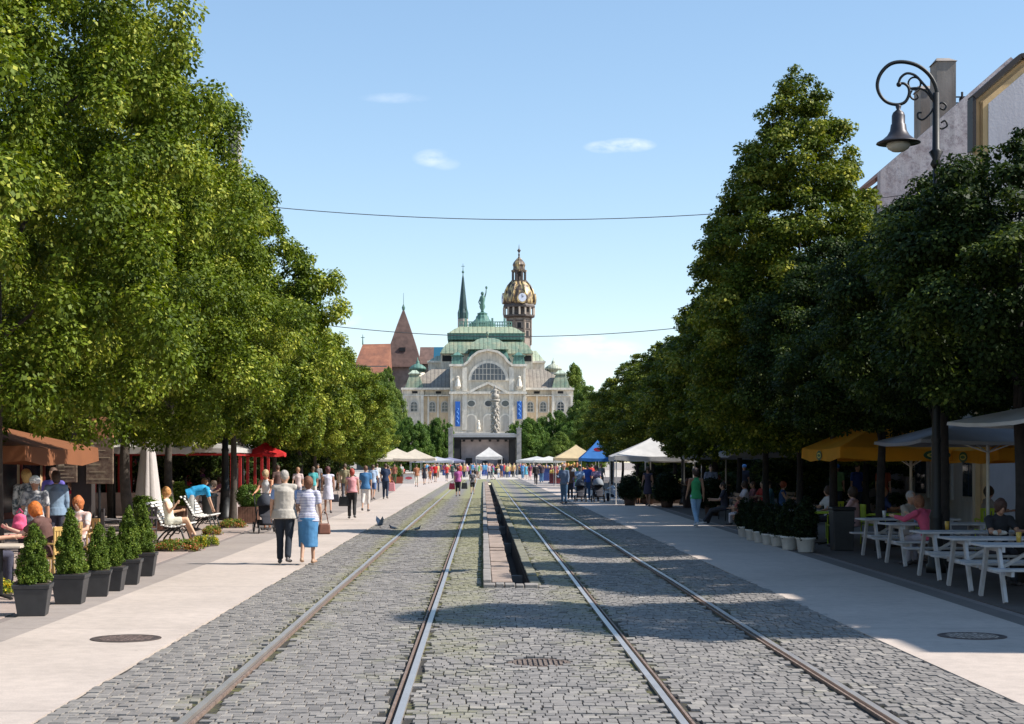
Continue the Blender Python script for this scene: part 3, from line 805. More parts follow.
# gable moulding following the curve
m = MB(); gpts = [(464,364.8),(468,362),(472,356.5),(478,352),(488,349.9),(498,352),(504,356.5),(508,362),(512,364.8)]
for a, c in zip(gpts[:-1], gpts[1:]): m.bar((X(a[0]), -.35, Z(a[1])), (X(c[0]), -.35, Z(c[1])), .9, .5)
for a, c in zip([(468,393),(478,387.5),(488,383)], [(478,387.5),(488,383),(488,383)]):
    if a != c:
        m.bar((X(a[0]), -.5, Z(a[1])), (X(c[0]), -.5, Z(c[1])), .8, .55); m.bar((X(976-a[0]), -.5, Z(a[1])), (X(976-c[0]), -.5, Z(c[1])), .8, .55)
tp('gable_moulding', m, m_trim)
m = MB()
for px in (451.6, 463.5, 465.8, 510.2, 512.5, 524.4):
    m.box(X(px)-.28, X(px)+.28, -.28, 0.02, Z(430), Z(394)); m.box(X(px)-.28, X(px)+.28, -.28, 0.02, Z(391), Z(367))
for px in (403.2, 422, 554, 572.8): m.box(X(px)-.3, X(px)+.3, 3.0, 3.25, 0, Z(395.6))
for px in (428.0, 437.8, 449, 527, 537.8, 549.5): m.box(X(px)-.2, X(px)+.2, 3.62, 3.82, 0, Z(395.6))
tps('pilaster', m, m_trim)
def arch_poly(cx, w, z0, z1, n=10):
    r = w/2; p = [(cx-r, z0), (cx-r, z1-r)]
    p += [(cx - r*math.cos(PI*k/n), z1-r + r*math.sin(PI*k/n)) for k in range(1, n)]
    return p + [(cx+r, z1-r), (cx+r, z0)]
def window(poly_w, y, frame_t, glass=m_win, fm=m_frame, bars=None, par=th):
    cx, w, z0, z1 = poly_w
    f = MB(); f.prism(arch_poly(cx, w+2*frame_t, z0-frame_t, z1+frame_t), y-.16, y+.02)
    fo = obj('window', f, fm, par)
    g_ = MB(); g_.prism(arch_poly(cx, w, z0, z1), y-.2, y-.163); obj('pane', g_, glass, fo)
    if bars:
        b_ = MB()
        for k in range(1, bars[0]): xx = cx - w/2 + w*k/bars[0]; b_.box(xx-.05, xx+.05, y-.25, y-.203, z0, z1 - .05*w - abs(xx-cx)**2/w*1.2)
        for k in range(1, bars[1]): zz = z0 + (z1-z0)*k/bars[1]; b_.box(cx-w*.47, cx+w*.47, y-.26, y-.21, zz-.05, zz+.05)
        obj('glazing_bar', b_, fm, fo)
for px in (413.7, 561.6): window((X(px), 1.5, Z(411), Z(401.3)), 3.2, .3, bars=(2,3))
for px in (432, 444.7, 531, 544): window((X(px), 1.3, Z(411), Z(401.5)), 3.8, .25, bars=(2,3))
# great semicircular window
f = MB(); cxx = X(488.5); rr_ = X(505.5) - X(488.5)
def semi(r, z0, n=16): return [(cxx-r*math.cos(PI*k/n), z0 + r*.98*math.sin(PI*k/n)) for k in range(n+1)]
f.prism(semi(rr_+.75, Z(380.6)), -.3, .02); fo = tp('great_window', f, m_trim)
g_ = MB(); g_.prism(semi(rr_, Z(380)), -.36, -.303); obj('pane', g_, glass_mat((0.05,0.06,0.08), .15), fo)
b_ = MB()
for k in range(1, 9):
    xx = cxx - rr_ + 2*rr_*k/9; zt = Z(380) + .98*math.sqrt(max(0, rr_**2-(xx-cxx)**2)); b_.box(xx-.06, xx+.06, -.42, -.363, Z(380), zt)
for k in (1, 2): zz = Z(380)+rr_*.33*k; hw = math.sqrt(rr_**2-(rr_*.34*k)**2); b_.box(cxx-hw, cxx+hw, -.43, -.365, zz-.05, zz+.05)
obj('glazing_bar', b_, m_frame, fo)
for px in (471.3, 488.5, 505.3):
    f = MB(); f.add(*[( [(X(px)+r*1.0*math.cos(2*PI*k/20), y, Z(403.5)+r*.8*math.sin(2*PI*k/20)) for y, r in ((0.02,1.15),(-.2,1.15)) for k in range(20)]), [(k,(k+1)%20,20+(k+1)%20,20+k) for k in range(20)]+[tuple(range(20,40))]])
    fo = tp('round_window', f, m_trim)
    f = MB(); f.add([(X(px)+.85*math.cos(2*PI*k/20), -.215, Z(403.5)+.68*math.sin(2*PI*k/20)) for k in range(20)], [tuple(range(20))]); obj('pane', f, m_win, fo)
    n_ = MB(); n_.prism(arch_poly(X(px), 2.7, Z(431.5), Z(413.5)), -.14, .02); fo = tp('niche', n_, m_trim)
    n_ = MB(); n_.prism(arch_poly(X(px), 2.0, Z(431.4), Z(415)), -.19, -.143); obj('niche_field', n_, wall_mat((0.45,0.42,0.37), .2), fo)
for px in (478.5, 497): 
    n_ = MB(); n_.lathe([(.35, Z(431)), (.5, Z(429)), (.35, Z(427)), (.42, Z(424.5)), (.25, Z(422)), (.28, Z(421)), (.1, Z(420))], (X(px), -.8), 8); tp('facade_statue', n_, m_trim)
for px in (457.8, 519.2):
    n_ = MB(); n_.lathe([(.3, Z(389)), (.75, Z(386.5)), (.55, Z(382)), (.3, Z(379)), (.4, Z(377)), (.1, Z(376))], (X(px), -.3), 8); tp('facade_statue', n_, m_trim)
m_blue = M((0.02,0.13,0.50), .7, name='blue_banner')
for a, c, lo in ((455.2, 460.2, 426.5), (517, 521.8, 419)):
    n_ = MB(); n_.box(X(a), X(c), -.62, -.58, Z(lo), Z(401.5)); bo = tp('banner', n_, m_blue)
    n_ = MB()
    n_.tube([(X((a+c)/2)+.22*math.sin(k*1.3), -.64, Z(lo)+.5+k*.22) for k in range(18)], .09, 5)
    obj('banner_print', n_, M((0.12,0.32,0.72), .7, name='banner_print'), bo)
m = MB()
for px in (414.5, 438.3, 537.8, 561.5):
    yy_ = 3.2 if px in (414.5, 561.5) else 4.0
    m.box(X(px)-.65, X(px)+.65, yy_-.03, yy_+.01, Z(392.9), Z(390.4))
tps('attic_opening', m, m_dark)
# roofs of the wings
m = MB()
m.frus((X(402), X(450), 3.4, 26), (X(431), X(450), 11, 21), Z(387.2), Z(366.5)); m.frus((X(526), X(574), 3.4, 26), (X(526), X(548), 11, 21), Z(387.2), Z(366.5)); tps('wing_roof', m, m_broof)
# corner pavilions on the wings
for px in (414, 562):
    m = MB(); a, c = X(px-9.2), X(px+9.2)
    m.frus((a, c, 3.0, 8.0), (a+.5, c-.5, 3.4, 7.6), Z(387.2), Z(380)); m.frus((a+.5, c-.5, 3.4, 7.6), (a+1.1, c-1.1, 4, 7), Z(380), Z(373.4)); po = tp('corner_roof', m, m_cop)
    m = MB(); m.box(a+.7, c-.7, 3.6, 7.4, Z(373.4), Z(372.2)); m.frus((a+.9, c-.9, 3.8, 7.2), (X(px)-.5, X(px)+.5, 5.2, 5.8), Z(372.2), Z(369)); obj('roof_cap', m, roof_mat((0.40,0.47,0.36),(0.45,0.5,0.4),1.0), po)
# small pavilions either side of the gable
for px in (457.5, 519):
    m = MB(); a, c = X(px-6.2), X(px+6.2); m.frus((a, c, .3, 4.2), (a+.35, c-.35, .6, 3.9), Z(364), Z(355.6)); m.box(a-.1, c+.1, .25, 4.3, Z(355.6), Z(354.8)); m.frus((a+.3,c-.3,.5,4),(X(px)-.2,X(px)+.2,2,2.4), Z(354.8), Z(351.5)); m.tube([(X(px),2.2,Z(351.8)),(X(px),2.2,Z(348))], .08, 5)
    tp('pavilion_roof', m, m_copd)
# body behind and its small domes
m = MB(); m.box(X(427), X(549), 18, 46, 0, Z(357)); m.box(X(440), X(536), 16, 44, Z(366), Z(348)); tp('stage_house', m, m_cream)
m = MB(); m.box(X(426), X(550), 17.6, 46.4, Z(358), Z(356)); tp('upper_cornice', m, m_trim)
m = MB()
for px in (446.5, 530): m.box(X(px)-1.1, X(px)+1.1, 15.9, 16.02, Z(357), Z(351))
tps('side_opening', m, m_dark)
m = MB(); m.frus((X(427), X(440), 18, 40), (X(436), X(440), 22, 36), Z(356), Z(349.5)); m.frus((X(536), X(549), 18, 40), (X(536), X(541), 22, 36), Z(356), Z(344)); tps('side_roof', m, roof_mat((0.42,0.44,0.33),(0.36,0.42,0.3),1.0))
for px in (416.5, 556.5):
    m = MB(); m.lathe([(1.9, Z(369)), (1.9, Z(366.5)), (2.15, Z(367)), (1.95, Z(364.5)), (1.2, Z(362)), (.5, Z(360.8)), (.4, Z(359.6)), (.45, Z(358.6)), (.12, Z(357)), (.05, Z(354))], (X(px), 12), 14); tp('small_dome', m, m_copd if px < 480 else roof_mat((0.42,0.42,0.33),(0.36,0.40,0.31),.6), smooth=True)
    m = MB(); m.lathe([(1.7, Z(388)), (1.7, Z(368.9))], (X(px), 12), 14); tp('dome_drum', m, m_cream, smooth=True)
# main roof in two tiers with concave skirt
m = MB(); ya, yb = 14.5, 45.5
lv = [(439.5, 536.5, 0, 349.2), (441.5, 534.5, .6, 345), (445, 531, 1.8, 340), (449.5, 526.5, 3.4, 336), (455, 521, 5.2, 332.8)]
for a, c in zip(lv[:-1], lv[1:]): m.frus((X(a[0]), X(a[1]), ya+a[2], yb-a[2]), (X(c[0]), X(c[1]), ya+c[2], yb-c[2]), Z(a[3]), Z(c[3]))
tp('main_roof', m, m_cop)
m = MB(); m.box(X(447.5), X(528), ya+3.2, yb-3.2, Z(333.6), Z(327)); tp('roof_step', m, m_copd)
m = MB(); lv = [(446.8, 529, 3.0, 327), (449, 526.5, 3.8, 326), (454, 521.5, 5.5, 322), (460, 515, 7.5, 318.6)]
for a, c in zip(lv[:-1], lv[1:]): m.frus((X(a[0]), X(a[1]), ya+a[2], yb-a[2]), (X(c[0]), X(c[1]), ya+c[2], yb-c[2]), Z(a[3]), Z(c[3]))
tp('upper_roof', m, roof_mat((0.25,0.32,0.22), (0.34,0.36,0.24), 1.1, 'upper_copper'))
m = MB(); yr = ya + 7.6
for y_ in (yr, yb-7.6):
    for zz in (317, 313.6): m.box(X(460), X(515), y_-.08, y_+.08, Z(zz)-.12, Z(zz)+.12)
    for k in range(23): xx = X(460) + (X(515)-X(460))*k/22; m.box(xx-.12, xx+.12, y_-.07, y_+.07, Z(318.8), Z(313.6))
for px in (466.5, 478, 494.5, 507.5): m.box(X(px)-.25, X(px)+.25, yr-.2, yr+.2, Z(318.8), Z(309.5))
tps('roof_railing', m, roof_mat((0.16,0.3,0.25),(0.2,0.34,0.28),.8))
# front dome over the gable
m = MB(); lv = [(466, 511.5, 1.6, 361.5), (468.5, 509, 2.4, 355), (471.5, 506, 3.4, 348.6)]
for a, c in zip(lv[:-1], lv[1:]): m.frus((X(a[0]), X(a[1]), a[2], 16), (X(c[0]), X(c[1]), c[2], 15), Z(a[3]), Z(c[3]))
tp('front_dome_skirt', m, m_copd)
m = MB(); lv = [(468, 509, 2.0, 348.6), (469, 508, 2.4, 346.5), (472, 505, 3.4, 342), (477, 500, 5.0, 338), (482, 495, 7.0, 335.8)]
for a, c in zip(lv[:-1], lv[1:]): m.frus((X(a[0]), X(a[1]), a[2], 16), (X(c[0]), X(c[1]), c[2], 15-c[2]*.3), Z(a[3]), Z(c[3]))
m.tube([(X(488), 8, Z(336)), (X(488), 8, Z(328.5))], [.3, .08], 6); m.ell((X(488), 8, Z(331)), (.4,.4,.5), 8, 6); tp('front_dome', m, m_cop)
# lantern and torch bearing statue on top
m = MB(); c_ = (X(484.3), 26)
m.lathe([(3.2, Z(318.8)), (3.2, Z(314)), (2.4, Z(312)), (1.7, Z(309)), (1.5, Z(306)), (1.2, Z(305)), (1.3, Z(303)), (.7, Z(302))], c_, 10); tp('roof_lantern', m, m_copd)
m = MB(); x_, y_ = c_
m.lathe([(.5, Z(302)), (.35, Z(300)), (.75, Z(296)), (.5, Z(292)), (.75, Z(287.5)), (.55, Z(285)), (.2, Z(283.6))], c_, 8)
m.ell((x_, y_, Z(281.8)), (.42,.42,.5), 8, 6); m.tube([(x_+.5, y_, Z(286.5)), (x_+.9, y_, Z(281)), (x_+1.0, y_, Z(276))], [.2,.15,.12], 5); m.ell((x_+1.0, y_, Z(275.4)), (.3,.3,.4), 6, 5)
m.tube([(x_-.5, y_, Z(287)), (x_-.9, y_, Z(291)), (x_-.6, y_, Z(294))], [.2,.16,.12], 5); tp('roof_statue', m, m_copd, smooth=True)

# ================================================================ far towers
def far_thing(name, label, cat, px, Y, group=None): return thing(name, label, cat, (ax(px, Y), Y, 0), 0, group)
SY = 480.0
t = far_thing('church_spire', 'slender dark green copper spire left of the theatre roof statue', 'spire', 463, SY)
k_ = SY/F
m = MB(); m.lathe([(5.2*k_, 0), (5.2*k_, az(319, SY))], n=8); obj('tower_wall', m, wall_mat((.4,.37,.32)), t)
m = MB(); m.lathe([(5.2*k_, az(319, SY)), (5.4*k_, az(313, SY)), (4.3*k_, az(309, SY)), (3.6*k_, az(303,SY)), (2.6*k_, az(293, SY)), (1.0*k_, az(278, SY)), (.35*k_, az(275, SY))], n=8)
obj('spire_roof', m, roof_mat((0.012,0.045,0.05),(0.03,0.08,0.08),.8), t)
m = MB(); m.tube([(0,0,az(276,SY)), (0,0,az(263.5,SY))], [.16,.05], 5); m.ell((0,0,az(272,SY)), (.4,.4,.4), 6, 5); m.box(-.5,.5,-.05,.05,az(266.5,SY),az(266,SY))
for a in range(4): m.tube([(math.cos(a*PI/2+.78)*5*k_, math.sin(a*PI/2+.78)*5*k_, az(318,SY)), (math.cos(a*PI/2+.78)*5*k_, math.sin(a*PI/2+.78)*5*k_, az(307,SY))], [.35,.03], 5)
obj('finial', m, m_copd, t)

BY = 470.0; k_ = BY/F
t = far_thing('clock_tower', 'ornate baroque clock tower with gilded copper dome behind the theatre', 'tower', 519, BY)
def bz(py): return az(py, BY)
mgold, nt, b = newmat('gilded_copper')
tc = N(nt, 'ShaderNodeTexCoord').outputs['Object']
mp = N(nt, 'ShaderNodeMapping'); L(nt, tc, mp.inputs[0]); mp.inputs['Scale'].default_value = (1, 1, .35)
nn = noise(nt, mp.outputs[0], 1.1, 4, .6)
L(nt, ramp(nt, nn, [(0.36,(0.05,0.038,0.032)),(0.48,(0.16,0.115,0.08)),(0.56,(0.55,0.40,0.18)),(0.7,(0.75,0.62,0.34))]), b.inputs['Base Color'])
b.inputs['Roughness'].default_value = .45; b.inputs['Metallic'].default_value = .3
m_brown = M((0.085,0.065,0.055), .6, 0, .4, 1.2, .3, name='brown_copper'); m_pinkst = wall_mat((0.38,0.31,0.26), .35)
m = MB(); m.lathe([(12.5*k_, 0), (12.5*k_, bz(318))], n=8, phase=.5); obj('shaft', m, m_pinkst, t)
for a in range(8):
    an = a*PI/4; d = Vector((math.cos(an), math.sin(an), 0)); sd = Vector((-d.y, d.x, 0)); r0 = 12.5*k_*math.cos(PI/8)
    for zc in (334.5, 326.5):
        m = MB(); c_ = d*r0 + Vector((0,0,bz(zc))); m.add([c_ + sd*(q1*.55) + Vector((0,0,q2*.95)) + d*q3 for q3 in (-.1,.05) for q1,q2 in ((-1,-1),(1,-1),(1,1),(-1,1))], [(0,1,2,3),(4,5,6,7),(0,1,5,4),(1,2,6,5),(2,3,7,6),(3,0,4,7)]); obj('window', m, m_dark, t)
m = MB()
for a in range(8): an = a*PI/4+PI/8; m.lathe([(.38, bz(345)), (.38, bz(318.5))], (math.cos(an)*12.4*k_, math.sin(an)*12.4*k_), 6)
objs('shaft_pilaster', m, M((0.22,0.17,0.13), .6, 0, .4, 1.2, .3, name='pale_pilaster'), t)
m = MB()
for zz in (338, 330, 322): m.lathe([(13.3*k_, bz(zz)), (13.3*k_, bz(zz-1.2))], n=8, phase=.5)
obj('shaft_moulding', m, m_brown, t)
m = MB(); m.lathe([(13*k_, bz(318.5)), (16.8*k_, bz(317)), (16.8*k_, bz(315.5)), (12.6*k_, bz(315.4)), (12.6*k_, bz(308.5)), (17*k_, bz(308)), (17*k_, bz(306.5)), (15.6*k_, bz(304.5))], n=8, phase=.5)
obj('gallery', m, m_brown, t)
m = MB()
for a in range(16): c_ = (math.cos(a*PI/8)*15.2*k_, math.sin(a*PI/8)*15.2*k_); m.lathe([(.28, bz(315.5)), (.28, bz(308))], c_, 6)
objs('gallery_column', m, M((0.5,0.42,0.34), .7, name='pale_column'), t)
m = MB(); m.lathe([(15.2*k_, bz(304.6)), (15.6*k_, bz(301)), (15.4*k_, bz(297)), (14.2*k_, bz(292)), (11.8*k_, bz(287)), (8.6*k_, bz(283)), (7.6*k_, bz(281.5))], n=16)
for a in range(8):
    an = a*PI/4+PI/8
    pts = [(math.cos(an)*r*k_, math.sin(an)*r*k_, bz(z)) for r, z in ((15.9,303),(16.1,297),(14.7,291.5),(12,286.5),(8.4,282.5))]
    m.tube(pts, .32, 6)
obj('dome', m, mgold, t, smooth=True)
for a in range(4):
    an = -PI/2 + .18 + a*PI/2; d = Vector((math.cos(an), math.sin(an), 0)); sd = Vector((-d.y, d.x, 0)); c_ = d*15.9*k_ + Vector((0,0,bz(299)))
    m = MB()
    for rad, dd in ((5.4*k_, 0.0),):
        vs = [c_ + sd*(rad*math.cos(2*PI*q/24)) + Vector((0,0,rad*1.05*math.sin(2*PI*q/24))) + d*dd_ for dd_ in (-.9, .25) for q in range(24)]
        m.add(vs, [(q,(q+1)%24,24+(q+1)%24,24+q) for q in range(24)] + [tuple(range(24,48))])
    cf_ = obj('clock', m, mgold, t)
    m = MB(); m.add([c_ + sd*(4.0*k_*math.cos(2*PI*q/24)) + Vector((0,0,4.2*k_*math.sin(2*PI*q/24))) + d*.28 for q in range(24)], [tuple(range(24))]); obj('clock_face', m, M((0.62,0.66,0.78), .5, name='clock_face'), cf_)
    m = MB(); p0 = c_ + d*.33; m.bar(p0, p0 + sd*.45 + Vector((0,0,.5)), .1, .1); m.bar(p0, p0 - sd*.1 + Vector((0,0,.95)), .08, .08); obj('clock_hands', m, m_dark, cf_)
m = MB(); m.lathe([(8.0*k_, bz(282)), (8.2*k_, bz(280.6)), (4.2*k_, bz(280.5)), (4.2*k_, bz(272))], n=8); obj('lantern_core', m, m_brown, t)
m = MB()
for a in range(8): m.lathe([(.33, bz(281)), (.33, bz(271.5))], (math.cos(a*PI/4+.39)*6.6*k_, math.sin(a*PI/4+.39)*6.6*k_), 6)
objs('lantern_column', m, m_brown, t)
m = MB(); m.lathe([(7.6*k_, bz(272)), (7.9*k_, bz(270.3)), (6.0*k_, bz(269.5)), (5.8*k_, bz(267)), (6.5*k_, bz(264.8)), (5.2*k_, bz(262)), (3.2*k_, bz(259.8)), (2.0*k_, bz(258.4))], n=8); obj('lantern_roof', m, mgold, t, smooth=False)
m = MB(); m.lathe([(1.6*k_, bz(258.6)), (.7*k_, bz(256.5)), (1.0*k_, bz(254.5)), (.4*k_, bz(253)), (1.9*k_, bz(250.4)), (.4*k_, bz(248.6)), (.15*k_, bz(244.5))], n=8); obj('finial', m, m_brown, t)

# brick tower with steep pyramid roof and the red roofs beside it
RY = 430.0; k_ = RY/F
def rz_(py): return az(py, RY)
mtile, nt, b = newmat('clay_tiles')
tc = N(nt, 'ShaderNodeTexCoord').outputs['Object']
n1 = noise(nt, tc, .5, 6, .7)
c = ramp(nt, n1, [(0.3,(0.17,0.075,0.05)),(0.55,(0.30,0.12,0.07)),(0.75,(0.40,0.18,0.10))])
w2 = N(nt, 'ShaderNodeTexWave'); w2.bands_direction = 'Z'; w2.inputs['Scale'].default_value = .8; L(nt, tc, w2.inputs[0])
c = mixc(nt, 1, c, ramp(nt, w2.outputs[1], [(0,.75),(.4,1)]), 'MULTIPLY'); L(nt, c, b.inputs['Base Color']); b.inputs['Roughness'].default_value = .85
mtiled = M((0.14,0.085,0.07), .85, 0, .35, .8, .4, name='dark_tiles')
t = far_thing('brick_tower', 'brick tower with steep dark red pyramid roof left of the theatre', 'tower', 403.5, RY)
q = 20*k_
m = MB(); m.box(-16.5*k_, 16.5*k_, -16.5*k_, 16.5*k_, 0, rz_(367)); obj('tower_wall', m, M((0.24,0.22,0.20), .9, 0, .3, .7, .4, name='stone_wall'), t)
m = MB()
lv = [(20, 368), (16.5, 359), (12.5, 345), (6, 325), (.9, 310.5)]
for a, c_ in zip(lv[:-1], lv[1:]): m.frus((-a[0]*k_, a[0]*k_, -a[0]*k_, a[0]*k_), (-c_[0]*k_, c_[0]*k_, -c_[0]*k_, c_[0]*k_), rz_(a[1]), rz_(c_[1]))
obj('pyramid_roof', m, mtiled, t)
m = MB(); m.cbox((-.4*k_, -14*k_, rz_(350.5)), (6*k_, 3*k_, 4*k_)); obj('dormer', m, m_dark, t)
m = MB(); m.lathe([(.8*k_, rz_(311)), (1.5*k_, rz_(309)), (1.7*k_, rz_(307.3)), (.8*k_, rz_(305.4)), (.25*k_, rz_(304)), (.15*k_, rz_(293))], n=8); obj('finial', m, m_copd, t)
t = far_thing('red_roof_house', 'old house with orange red tiled roof at the far left beside the brick tower', 'house', 372, RY-12)
m = MB(); m.box(-13*k_, 16*k_, -7, 7, 0, rz_(370)); obj('wall', m, M((0.2,0.17,0.15), .9, name='old_wall'), t)
m = MB(); m.add([(-17.5*k_,-9,rz_(378)),(18*k_,-9,rz_(378)),(18*k_,9,rz_(378)),(-17.5*k_,9,rz_(378)),(-9*k_,0,rz_(347.5)),(18*k_,0,rz_(347))], [(0,1,5,4),(2,3,4,5),(3,0,4),(1,2,5),(0,3,2,1)]); obj('roof', m, mtile, t)
m = MB(); m.tube([(-9*k_,0,rz_(348)),(-9*k_,0,rz_(338))], [.2,.06], 5); m.box(-9*k_-.5,-9*k_+.5,-.05,.05,rz_(341.3),rz_(340.7)); obj('finial', m, m_copd, t)
t = far_thing('red_roof_hall', 'hall with dark red roof between the brick tower and the theatre', 'hall', 432, RY+6)
m = MB(); m.box(-11*k_, 15*k_, -6, 6, 0, rz_(362)); obj('wall', m, M((0.2,0.17,0.15), .9, name='old_wall'), t)
m = MB(); m.add([(-12*k_,-7,rz_(364)),(2*k_,-7,rz_(364)),(2*k_,7,rz_(364)),(-12*k_,7,rz_(364)),(-12*k_,0,rz_(345.5)),(2*k_,0,rz_(345.5))], [(0,1,5,4),(2,3,4,5),(3,0,4),(1,2,5)]); obj('roof', m, mtiled, t)
m = MB(); m.add([(2.1*k_,-7,rz_(364)),(16*k_,-7,rz_(364)),(16*k_,7,rz_(364)),(2.1*k_,7,rz_(364)),(2.1*k_,0,rz_(345.5)),(16*k_,0,rz_(345.5))], [(0,1,5,4),(2,3,4,5),(3,0,4),(1,2,5)]); obj('roof_annex', m, M((0.02,0.10,0.16), .4, name='blue_roof'), t)

# ================================================================ plague column and stage
CY_ = 335.0; k_ = CY_/F
def cz(py): return az(py, CY_)
t = far_thing('plague_column', 'tall carved stone column with statues rising behind the stage', 'monument', 495, CY_)
m_st = M((0.40,0.36,0.31), .9, 0, .5, 1.6, .8, name='carved_stone')
m = MB(); m.lathe([(3.5, 0), (3.5, .6), (2.8, .6), (2.6, 3), (3.0, 3.2), (1.9, 3.6), (1.7, 6.0), (2.0, 6.2)], n=8, phase=.5); obj('pedestal', m, wall_mat((0.45,0.42,0.37), .3), t)
m = MB(); pr = []
for i in range(22):
    z = 6.2 + (cz(402) - 6.2)*i/21; pr.append((.62 + .16*math.sin(i*1.9) + .1*math.sin(i*3.7), z))
m.lathe(pr, n=12)
for i in range(46):
    a = i*2.4; z = 6.6 + (cz(404)-6.6)*i/46; m.ell((math.cos(a)*.68, math.sin(a)*.68, z), (.3,.3,.42), 6, 5)
m.lathe([(.6, cz(402.5)), (1.0, cz(401)), (1.05, cz(399.5)), (.6, cz(399.3))], n=10)
obj('column_shaft', m, m_st, t, smooth=True)
m = MB(); m.lathe([(.55, cz(399.4)), (.95, cz(397)), (.8, cz(394.5)), (.5, cz(392)), (.62, cz(390)), (.3, cz(389))], n=9); m.ell((0,0,cz(387.7)), (.33,.33,.42), 8, 6)
m.tube([(.5,0,cz(391)), (.95,-.2,cz(392.5)), (.5,-.5,cz(393))], [.2,.17,.12], 6); m.tube([(-.5,0,cz(391)), (-.9,-.2,cz(393)), (-.4,-.5,cz(392.6))], [.2,.17,.12], 6)
obj('saint_statue', m, m_st, t, smooth=True)
for a in range(4):
    m = MB(); cx_, cy_ = math.cos(a*PI/2+.78)*2.2, math.sin(a*PI/2+.78)*2.2
    m.lathe([(.45, 3.3), (.6, 3.9), (.4, 4.8), (.5, 5.3), (.25, 5.7)], (cx_, cy_), 8); m.ell((cx_, cy_, 5.95), (.25,.25,.3), 6, 5); obj('side_statue', m, m_st, t, smooth=True)

GY = 298.0
def sx_(px): return ax(px, GY) - ax(485, GY)
def sz_(py): return az(py, GY)
t = far_thing('concert_stage', 'open concert stage with flat grey roof and two thick truss towers', 'stage', 485, GY)
m_gr = M((0.30,0.29,0.28), .8, .1, .25, 1.2, .3, name='truss_cover'); m_bd = M((0.46,0.40,0.40), .85, 0, .3, .5, .2, name='stage_backdrop'); m_blk = M((0.012,0.012,0.014), .8, 0, .2, 2, .2, name='stage_black')
m = MB(); m.box(sx_(453), sx_(517), -.4, 9.5, sz_(437.2), sz_(434.8)); m.prism([(sx_(452.5), sz_(434.8)), (sx_(517.5), sz_(434.8)), (sx_(514), sz_(433.2)), (sx_(456), sz_(433.2))], -.6, 9.8); obj('stage_roof', m, M((0.40,0.41,0.42), .7, name='roof_sheet'), t)
for a in (448.5, 516.6):
    m = MB(); m.box(sx_(a), sx_(a+4.6), -.9, .1, 0, sz_(429)); m.box(sx_(a)-.1, sx_(a+4.6)+.1, -1.0, .2, sz_(429), sz_(428)); m.box(sx_(a+1.5), sx_(a+3.2), -.6, -.2, sz_(428), sz_(426.5))
    for k in range(9):
        z_ = .6+k*.85; m.bar((sx_(a)+.02, -.95, z_), (sx_(a+4.6)-.02, -.95, z_+.8*(1 if k % 2 else -.0)), .05, .05)
    obj('truss_tower', m, m_gr, t)
for a in (453.1, 515.5):
    m = MB(); m.box(sx_(a), sx_(a)+.28, 8.8, 9.3, 0, sz_(437.2)); obj('rear_post', m, m_gr, t)
m = MB(); m.box(sx_(453), sx_(517), -.2, 9.6, 0, 1.25); obj('stage_deck', m, m_blk, t)
m = MB(); m.box(sx_(461.5), sx_(509), 3.4, 3.6, 1.25, sz_(437.2))
for k in range(14): xx = sx_(462) + (sx_(508)-sx_(462))*k/13; m.cbox((xx, 3.4, 3.6), (.35, .16, 4.2))
obj('backdrop', m, m_bd, t)
for a, c_ in ((454, 461), (509.5, 516)):
    m = MB(); m.box(sx_(a), sx_(c_), 1.5, 9.3, 1.25, sz_(438)); obj('side_drape', m, m_blk, t)
m = MB(); m.box(sx_(454), sx_(516), .0, .12, sz_(439.6), sz_(437.2))
for px in (464, 472, 480, 490, 498, 506): m.lathe([(.22, sz_(441.5)), (.3, sz_(439.6))], (sx_(px), 1.2), 8)
obj('stage_lights', m, m_blk, t)
m = MB()
for px in (457, 512.5): m.cbox((sx_(px), .2, 2.9), (1.0, .9, 3.2))
objs('loudspeaker_stack', m, m_blk, t)
# drum kit and gear silhouettes
m = MB(); m.lathe([(.5, 1.26), (.5, 2.1)], (0, 2), 10); m.ell((.9, 2, 2.9), (.5,.5,.04), 10, 4); m.cbox((3, 2, 1.96), (1.2,.8,1.4)); m.cbox((-3, 2, 1.96), (1.2,.8,1.4))
objs('stage_gear', m, m_blk, t)

